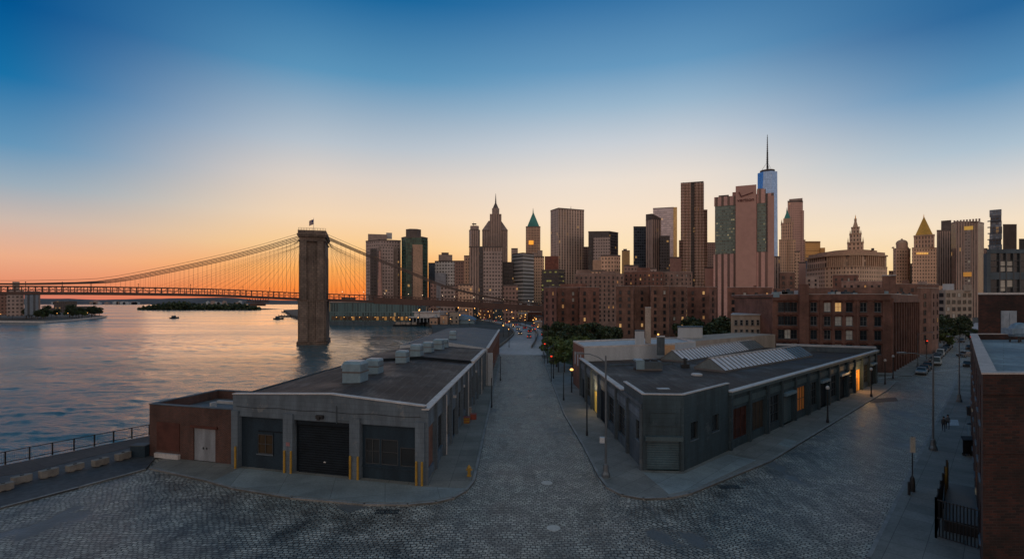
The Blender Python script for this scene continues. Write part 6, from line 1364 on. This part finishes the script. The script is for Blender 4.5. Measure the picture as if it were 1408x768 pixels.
# railing by the water
RP = [G(-60,659),(-49.3,49.2),(-43.0,60.0)]
rl = thing('railing','long black mesh railing between the boardwalk and the river','railing',(RP[0][0],RP[0][1],.16))
A_,B_ = Vector((-54.6,40.2)),Vector((-42.9,60.2)); Ln = (B_-A_).length; dd = (B_-A_)/Ln; n = 13
for i in range(n+1): q = A_+dd*Ln*i/n; MB().box(q.x-.05,q.x+.05,q.y-.05,q.y+.05,.1,1.4).build('post',m_black,rl)
for z_ in (1.35,.32): MB().beam((*A_,z_),(*B_,z_),.08,.07).build('rail',m_black,rl)
b = MB(); 
for i in range(int(Ln/.16)): q = A_+dd*(i*.16); b.beam((q.x,q.y,.32),(q.x,q.y,1.35),.012,.012)
for z_ in (.55,.8,1.05): b.beam((*A_,z_),(*B_,z_),.012,.012)
b.build('mesh_infill',m_black,rl)
# manholes and drains
for i,(px,py,r_) in enumerate(((761,725.5,.48),(752,663.5,.5),(1090,716,.3))):
    if i == 2: continue
    x,y = G(px,py); b = MB(); b.lathe((x,y,.0),[(r_,0),(r_,.022),(r_-.02,.026),(0,.028)],24); b.lathe((x,y,.028),[(r_*.7,0),(r_*.68,.004),(r_*.5,.004)],20); tag(b.build('manhole_cover',m_iron),['pale round manhole cover in the cobbles nearest the camera','duller round manhole cover farther up the centre street'][i],'manhole cover')
for i,(px,py) in enumerate(((533,703),(1004,669))):
    x,y = G(px,py); b = MB(); [b.box(x-.9+j*.12,x-.9+j*.12+.07,y-.3,y+.3,.006,.02) for j in range(15)]; b.box(x-.95,x+.95,y-.38,y-.3,.006,.022); b.box(x-.95,x+.95,y+.3,y+.38,.006,.022); tag(b.build('storm_drain',m_black),['dark storm drain under the kerb of the grey warehouse','dark storm drain by the corner warehouse kerb'][i],'drain')
# iron fence and stair at the right foreground
fn = thing('iron_fence','tall black iron fence round the steps at the right-hand building','fence',(28.4,34.1,.14))
def fence(a,b_,h0,h1):
    a,b_ = Vector(a),Vector(b_); L_ = (b_-a).length; n = int(L_/.17); m1 = MB()
    for i in range(n+1): q = a+(b_-a)*i/n; m1.beam((q.x,q.y,.3),(q.x,q.y,h0+(h1-h0)*i/n),.05,.05)
    m1.build('pickets',m_black,fn)
    for k in (.2,1.): MB().beam((*a,.14+(h0-.2)*k if k==1. else .3),(*b_,.14+(h1-.2)*k if k==1. else .3),.05,.05).build('rail',m_black,fn)
    MB().beam((*a,h0*.55),(*b_,h1*.55),.05,.05).build('rail',m_black,fn)
    for i in range(int(L_/2.2)+1): q = a+(b_-a)*min(1,i*2.2/L_); MB().box(q.x-.05,q.x+.05,q.y-.05,q.y+.05,.14,h0+.1).build('post',m_black,fn)
fence((28.4,34.1),(37.0,43.2),2.75,2.3); fence((28.4,34.1),(29.6,32.3),2.75,2.75)
st = thing('entrance_steps','black steps behind the iron fence leading to the brick building','steps',(33,37,.14)); E2 = Fr((38.6,43.4),(30.6,34.2))
b = MB(); [E2.box(b,i*.9,i*.9+.95,-.7,1.2,.14,.24+.08*i) for i in range(9)]; E2.box(b,8.1,12,-.7,1.2,.14,.95); b.build('treads',m_black,st); b = MB(); b.beam(E2.p(0,1.25,1.2),E2.p(8.1,1.25,1.95),.06,.06); b.beam(E2.p(8.1,1.25,1.95),E2.p(11.9,1.25,1.95),.06,.06); [b.beam(E2.p(q,1.25,.2+q*.08),E2.p(q,1.25,1.2+q*.093),.05,.05) for q in (0,2,4,6,8)]; b.build('handrail',m_black,st)
# skip and bins by the wall
x,y = G(1331,628); t = thing('skip','black wheeled skip standing against the brick building','skip',(x,y,.14)); b = MB(); b.prism([(x-.6,y-.1),(x+.5,y-.1),(x+1.7,y+1.3),(x+.6,y+1.3)],.4,1.7); b.build('bin_body',m_black,t); b = MB(); b.prism([(x-.7,y-.2),(x+.6,y-.2),(x+1.8,y+1.4),(x+.5,y+1.4)],1.702,1.8); b.build('lid',m_navyd,t)
for dx,dy in ((-.4,.05),(.4,.05),(.8,1.2),(1.5,1.2)): MB().tube((x+dx-.05,y+dy,.3),(x+dx+.05,y+dy,.3),.16,.16,10).build('wheel',m_tyre,t)
for i,(px,py,h_,mt) in enumerate(((1336,600,1.3,m_duct),(1334,572,1.1,m_black))):
    x,y = G(px,py); t = thing('litter_bin',['pale drum bin against the brick wall beyond the skip','small black bin against the brick wall near the pedestrians'][i],'bin',(x,y,.14)); b = MB(); b.lathe((x,y,.14),[(.35,0),(.4,h_)],12); b.build('drum',mt,t); b = MB(); b.lathe((x,y,.14+h_),[(.45,0),(.45,.08),(.2,.22)],12); b.build('lid',m_black,t)

# ================================================================== VEHICLES
def car(paint, lights=True, van=False):
    t = thing('parked_car','x','car'); L_,w_ = 4.5,.88
    prof = [(-2.25,.35),(-2.25,.75),(-2.1,.92),(-1.2,1.0),(1.75,1.0) if not van else (1.75,1.05),(2.2,.9),(2.25,.6),(2.25,.35)]
    b = MB(); n = len(prof); vs = [(x_,-w_,z) for x_,z in prof]+[(x_,w_,z) for x_,z in prof]
    b.add(vs,[tuple(range(n))[::-1][::-1],tuple(range(n,2*n))[::-1]]+[(i,n+i,n+(i+1)%n,(i+1)%n) for i in range(n)]); b.build('body',paint,t)
    h = 1.45 if not van else 1.95; cab = [(-1.15,1.0),(-.5,h),(1.2,h),(1.95,1.0)] if not van else [(-1.5,1.0),(-1.0,h),(2.15,h),(2.2,1.02)]
    b = MB(); vs = [(x_,-w_*.93,z) if z < 1.1 else (x_,-w_*.76,z) for x_,z in cab]+[(x_,w_*.93,z) if z < 1.1 else (x_,w_*.76,z) for x_,z in cab]
    b.add(vs,[(0,1,2,3),(7,6,5,4),(0,4,5,1),(2,6,7,3)]); b.build('windows',m_glass,t)
    b = MB(); b.prism([(cab[1][0]+.02,-w_*.77),(cab[2][0]-.02,-w_*.77),(cab[2][0]-.02,w_*.77),(cab[1][0]+.02,w_*.77)],h+.002,h+.05)
    for s in (-1,1): 
        for q in ((cab[0],cab[1]),(cab[3],cab[2])): b.beam((q[0][0],s*w_*.93,1.0),(q[1][0],s*w_*.77,h),.09,.07)
        b.beam((.35,s*w_*.93,1.0),(.3,s*w_*.77,h),.08,.06)
    b.build('roof',paint,t)
    for x_ in (-1.4,1.4):
        for s in (-1,1): ww = MB().tube((x_,s*(w_-.16),.34),(x_,s*(w_+.03),.34),.34,.34,14).build('wheel',m_tyre,t); MB().tube((x_,s*(w_+.025),.34),(x_,s*(w_+.04),.34),.19,.19,10).build('rim',m_rim,ww)
    for s in (-1,1):
        MB().box(-2.28,-2.2,s*.62-.18,s*.62+.18,.66,.84).build('headlight',m_hl if lights else m_cap,t); MB().box(2.2,2.27,s*.66-.15,s*.66+.15,.7,.88).build('tail_light',m_tl if lights else m_red,t)
    MB().box(-2.32,-2.2,-w_*.96,w_*.96,.3,.52).build('bumper',m_black,t); MB().box(2.2,2.32,-w_*.96,w_*.96,.3,.52).build('bumper',m_black,t)
    return t
m_hl = emit('headlight_on',(255,215,170),1.6); m_tl = emit('tail_light_on',(255,60,35),1.5)
def paint(n,c): return M(n,c,.3,.04,1,fine=.03,metal=.1)
pc = {'blue':car(paint('pale_blue_paint',(.18,.24,.3)),False),'dark':car(paint('black_paint',(.02,.02,.025)),False),'white':car(paint('white_car_paint',(.5,.5,.5)),False,True),'grey':car(paint('grey_paint',(.13,.13,.14)),False)}
seen = set(); SD = math.atan2(1,.95)
def pcar(kind,x,y,rz,lb,grp,z=.01):
    o = pc[kind] if kind not in seen else copy_tree(pc[kind]); seen.add(kind); o.location = (x,y,z); o.rotation_euler = (0,0,rz); tag(o,lb,'car',grp); return o
cl = lambda s,off: (86.9+1.5+.69*s+.72*off, 110+.724*s-.69*off)
GC = 'cars parked along the right-hand street'
for s,k,lb in ((1.,'blue','pale blue car parked nearest on the loft side of the street'),(7.5,'dark','black car parked behind the pale blue one'),(14.,'dark','second black car from the pale blue one'),(24.,'white','white van parked in the middle of the loft-side row'),(38.,'dark','black car first beyond the white van'),(44.,'grey','grey car second beyond the white van'),(51.,'white','farther white van near the end of the loft-side row'),(58,'dark','black car last in the loft-side row'),(66,'grey','grey car at the far end by the trees'),(31,'grey','grey car parked between the white van and the first black car beyond it'),(74,'dark','black car beyond the grey one by the trees'),(82,'blue','distant pale blue car in the loft-side row'),(90,'dark','most distant black car in the loft-side row')):
    x,y = cl(s,0 if s != 24 else 1.); pcar(k,x,y,SD+math.pi*(s%2>1),lb,GC)
for px,py,k,rz,lb in ((1327,490,'grey',.3,'grey car turned across the street at the far right'),(1331,504,'dark',SD,'dark car on the right-hand kerb beside the brick building'),(1333,480,'dark',SD,'dark car at the far right kerb'),(1322,470,'grey',SD,'distant grey car under the street trees')):
    x,y = G(px,py); pcar(k,x,y,rz,lb,GC)
# traffic on the curving road
tr1 = car(paint('traffic_dark',(.04,.04,.045)),True); tr2 = car(paint('traffic_grey',(.2,.2,.2)),True); tn = 0
CLs = [tuple(p) for p in smooth_path(CL)]; CRs = [tuple(p) for p in smooth_path(CR)]
def along(P,d):
    for a,b_ in zip(P,P[1:]):
        a,b_ = Vector(a),Vector(b_); l = (b_-a).length
        if d <= l: return a+(b_-a)*d/l,(b_-a).normalized()
        d -= l
    return Vector(P[-1]),(Vector(P[-1])-Vector(P[-2])).normalized()
rr = random.Random(14)
for i in range(19):
    q,d_ = along(CLs,70+i*17+rr.uniform(-4,4)) if i < 16 else along(CRs,80+(i-16)*40); side = -2.4 if i%2 else 2.4; nrm = Vector((d_.y,-d_.x)); q = q+nrm*side; rz = math.atan2(d_.y,d_.x)+(math.pi if i%2 == 0 else 0)
    src = tr1 if i%3 else tr2; o = copy_tree(src); o.location = (q.x,q.y,.02); o.rotation_euler = (0,0,rz)
    o.name = 'moving_car'; tag(o,('car with %s on the curving road, %s from the near end'%('headlights on' if i%2 else 'red tail lights',ORD[i]) if i < 16 else 'car on the side road beside the park, %s from the near end'%ORD[i-16]),'car','cars on the curving road')
for s_ in (tr1,tr2):
    for c_ in list(s_.children_recursive): bpy.data.objects.remove(c_)
    bpy.data.objects.remove(s_)
# kerb barriers of the curving road
for sg,lb in ((5.6,'low concrete barrier on the river side of the curving road'),(-5.6,'low concrete barrier on the park side of the curving road')):
    b = MB(); P = []
    for i in range(40): q,d_ = along(CLs,i*8.5+20); nrm = Vector((d_.y,-d_.x)); P.append((q.x-nrm.x*sg,q.y-nrm.y*sg,.45))
    for a,b_ in zip(P,P[1:]): b.beam(a,b_,.3,.95)
    tag(b.build('road_barrier',m_concb),lb,'barrier')
# traffic signals
def signal(h=4.2):
    t = thing('traffic_light','x','traffic light'); MB().tube((0,0,0),(0,0,h),.08,.07,8).build('pole',m_black,t); MB().box(-.22,.22,-.2,.2,h-.2,h+1.).build('signal_head',m_black,t)
    MB().lathe((0,-.22,h+.75),[(.16,-.1),(.18,0),(.16,.1)],10).build('red_lens',m_redl,t); return t
sg0 = signal()
for i,(px,py,lb) in enumerate(((1274,494,'traffic light showing red on the loft corner'),(1334,486,'traffic light showing red at the far right kerb'),(749,500,'traffic light showing red beside the park trees'),(736,470,'traffic light showing red at the far end of the centre street'),(758,525,'traffic light showing red on the right kerb of the centre street'))):
    x,y = G(px,py); o = sg0 if i == 0 else dup(sg0,(0,0,0)); put(o,x,y); tag(o,lb,'traffic light','traffic lights showing red')
# glowing lamps scattered through the far city
gl = lamp_post(6.5,0,m_lamp,m_black,.08,.62,base=0,name='lit_street_lamp'); rr = random.Random(77); k = 0
spots = [(1291,470),(1295,468),(1299,466),(1319,455),(766,505),(768,512),(786,540),(700,455),(826,470),(852,476),(884,480),(905,481),(762,470),(722,446),(706,448),(733,452),(692,463)]
for px,py in spots:
    x,y = G(px,py); o = gl if k == 0 else dup(gl,(0,0,0)); o.location = (x,y,0); o.scale = (1,1,.6) if py > 490 else (1,1,.75); tag(o,['lit lamp nearest of the three orange lamps by the far street trees','middle of the three orange lamps by the far street trees','farthest of the three orange lamps by the far street trees','lone lit lamp above the trees closing the right street','lit lamp at the park edge of the centre street, upper one','lit lamp at the park edge of the centre street, lower one','lit lamp beside the brick outbuilding','lit lamp on the river side of the curving road','lit lamp between the two nearest housing blocks','lit lamp left of the white roof box','lit lamp right of the tall flue','lit lamp just past the tall flue','lit lamp under the park trees','lit lamp where the far roads meet, right one','lit lamp where the far roads meet, left one','lit lamp by the park end of the far roads','lit lamp at the near end of the curving road'][k],'street lamp','lit street lamps'); k += 1
for i in range(52):
    Y = rr.uniform(300,470); px = rr.uniform(560,745) if i < 40 else rr.uniform(455,560); Y = Y if i < 40 else rr.uniform(393,399); x = XA(px,Y)
    if i >= 40: x,Y = -140+(i-40)*6.1, 389-(i-40)*.7
    o = dup(gl,(x,Y,0)); o.scale = (1,1,rr.uniform(.5,1.6)) if i < 40 else (1,1,.5); tag(o,'small lit lamp among the low waterfront buildings under the bridge' if i < 40 else 'small lit lamp along the pier terminal quay','street lamp','lit lamps of the low waterfront city' if i < 40 else 'lit lamps on the pier quay')
for i in range(18):
    q,d_ = along(CLs,60+i*20); nrm = Vector((d_.y,-d_.x)); q = q+nrm*(5.9 if i%2 else -5.9); o = dup(gl,(q.x,q.y,0)); o.scale = (.7,.7,.6); tag(o,'%s lamp post counted from the near end of the curving road'%ORD[i],'street lamp','lamps edging the curving road')
for i in range(9):
    px = 3+i*15+rr.uniform(-3,3); Y = 478+i*6; o = dup(gl,(XA(px,Y),Y,-1.7)); tag(o,'small lit lamp among the trees of the left bank','street lamp','lit lamps on the left bank')

# boats
def boat(L_, label, x, y, rz, cabin=True, mast=True):
    t = thing('boat',label,'boat',(x,y,-3),None,rz); b = MB(); w_ = L_*.16; secs = [(-.5,.75),(-.2,1),(.2,.95),(.42,.5),(.5,.04)]; vs = []
    for s,k in secs: vs += [(s*L_,-w_*k,1.2+.5*(s>.3)),(s*L_,-w_*k*.6,-.3),(s*L_,w_*k*.6,-.3),(s*L_,w_*k,1.2+.5*(s>.3))]
    b.add(vs,[(4*i+j,4*i+4+j,4*i+5+j,4*i+1+j) for i in range(4) for j in range(3)]+[(0,1,2,3),(4*4+3,17,18,19)[:0] or (19,18,17,16)]+[(4*i,4*i+3,4*i+7,4*i+4) for i in range(4)]); o = b.build('hull',m_black); o.parent = t; o.location = (0,0,0)
    if cabin: b = MB(); b.box(-L_*.28,L_*.1,-w_*.6,w_*.6,1.2,3.); o = b.build('cabin',m_greyd if L_ > 9 else m_tan); o.parent = t
    if mast: b = MB(); b.tube((-.5,0,3),(-.5,0,10),.12,.06,5); o = b.build('mast',m_cap); o.parent = t
    return t
x,y = G(240,437.5,-3); boat(10,'small boat with a white cabin and mast out on the river',x,y,R(70))
x,y = G(383,438.5,-3); boat(10,'dark low boat near the jetties left of the bridge tower',x,y,R(10),True,False)
for i,px in enumerate((549,556,563,571)):
    x,y = XA(px,379),379; boat(9,'%s moored boat from the left below the white pavilion'%ORD[i],x,y,R(4*i),True,False)['group'] = 'boats moored by the pavilion'

# ================================================================== PEOPLE
def person(label, x, y, rz, jacket, trousers, stride=.25):
    t = thing('person',label,'person',(x,y,.14),'pedestrians',rz)
    V = [(0,0,.95),(0,0,1.15),(0,0,1.38),(0,0,1.5),(0,.01,1.57),(0,.02,1.66),(0,.02,1.76),
         (.1,0,.9),(.11,-stride*.5,.5),(.11,stride*.1 - stride,.09),(.11,-stride*.9-.16,.04),
         (-.1,0,.9),(-.11,stride*.45,.5),(-.11,stride*.9,.1),(-.11,stride*.9-.15,.04),
         (.16,0,1.4),(.2,.05,1.14),(.2,-.03,.9),(.2,-.06,.82),(-.16,0,1.4),(-.2,-.06,1.14),(-.2,-.12,.92),(-.2,-.15,.84)]
    Eg = [(0,1),(1,2),(2,3),(3,4),(4,5),(5,6),(0,7),(7,8),(8,9),(9,10),(0,11),(11,12),(12,13),(13,14),(2,15),(15,16),(16,17),(17,18),(2,19),(19,20),(20,21),(21,22)]
    Rd = [.15,.14,.16,.06,.07,.1,.075,.1,.07,.045,.04,.1,.07,.045,.04,.07,.05,.038,.03,.07,.05,.038,.03]
    me = bpy.data.meshes.new('body'); me.from_pydata(V,Eg,[]); o = bpy.data.objects.new('body',me); COL.objects.link(o)
    m = o.modifiers.new('s','SKIN'); o.modifiers.new('u','SUBSURF').levels = 1
    for i,r in enumerate(Rd): me.skin_vertices[0].data[i].radius = (r,r*.8)
    me.skin_vertices[0].data[0].use_root = True
    bpy.context.view_layer.update(); ev = o.evaluated_get(bpy.context.evaluated_depsgraph_get()); mm = bpy.data.meshes.new_from_object(ev); bpy.data.objects.remove(o)
    mm.materials.clear(); [mm.materials.append(q) for q in (jacket,trousers,m_skin)]
    for f in mm.polygons:
        z = sum(mm.vertices[i].co.z for i in f.vertices)/len(f.vertices); xx = abs(sum(mm.vertices[i].co.x for i in f.vertices)/len(f.vertices)); f.material_index = 2 if z > 1.5 or (z < .88 and xx > .15) else (1 if z < .98 and xx < .16 else 0); f.use_smooth = True
    o = bpy.data.objects.new('body',mm); COL.objects.link(o); o.parent = t
    b = MB(); b.lathe((0,.035,1.66),[(.1,0),(.115,.06),(.1,.12),(.05,.155),(0,.16)],12); o = b.build('hair',m_hair,None,True); o.parent = t
    return t
m_skin = M('skin',(.35,.2,.14),.6,.05,3); m_hair = M('hair',(.03,.02,.015),.7,.1,9)
x,y = G(1297.5,594); person('pedestrian in a black jacket and dark trousers, nearer of two on the right pavement',x,y,R(-40),m_black,M('dark_trousers',(.03,.035,.05),.8))
x,y = G(1300.5,592); person('pedestrian in a grey coat walking just beside the one in black',x+.5,y+.3,R(-40),M('grey_coat',(.13,.13,.14),.8),m_black,.2)

# unused prototypes out of the way (none left visible): remove working counters
for o in bpy.data.objects:
    if '_nw' in o: del o['_nw']
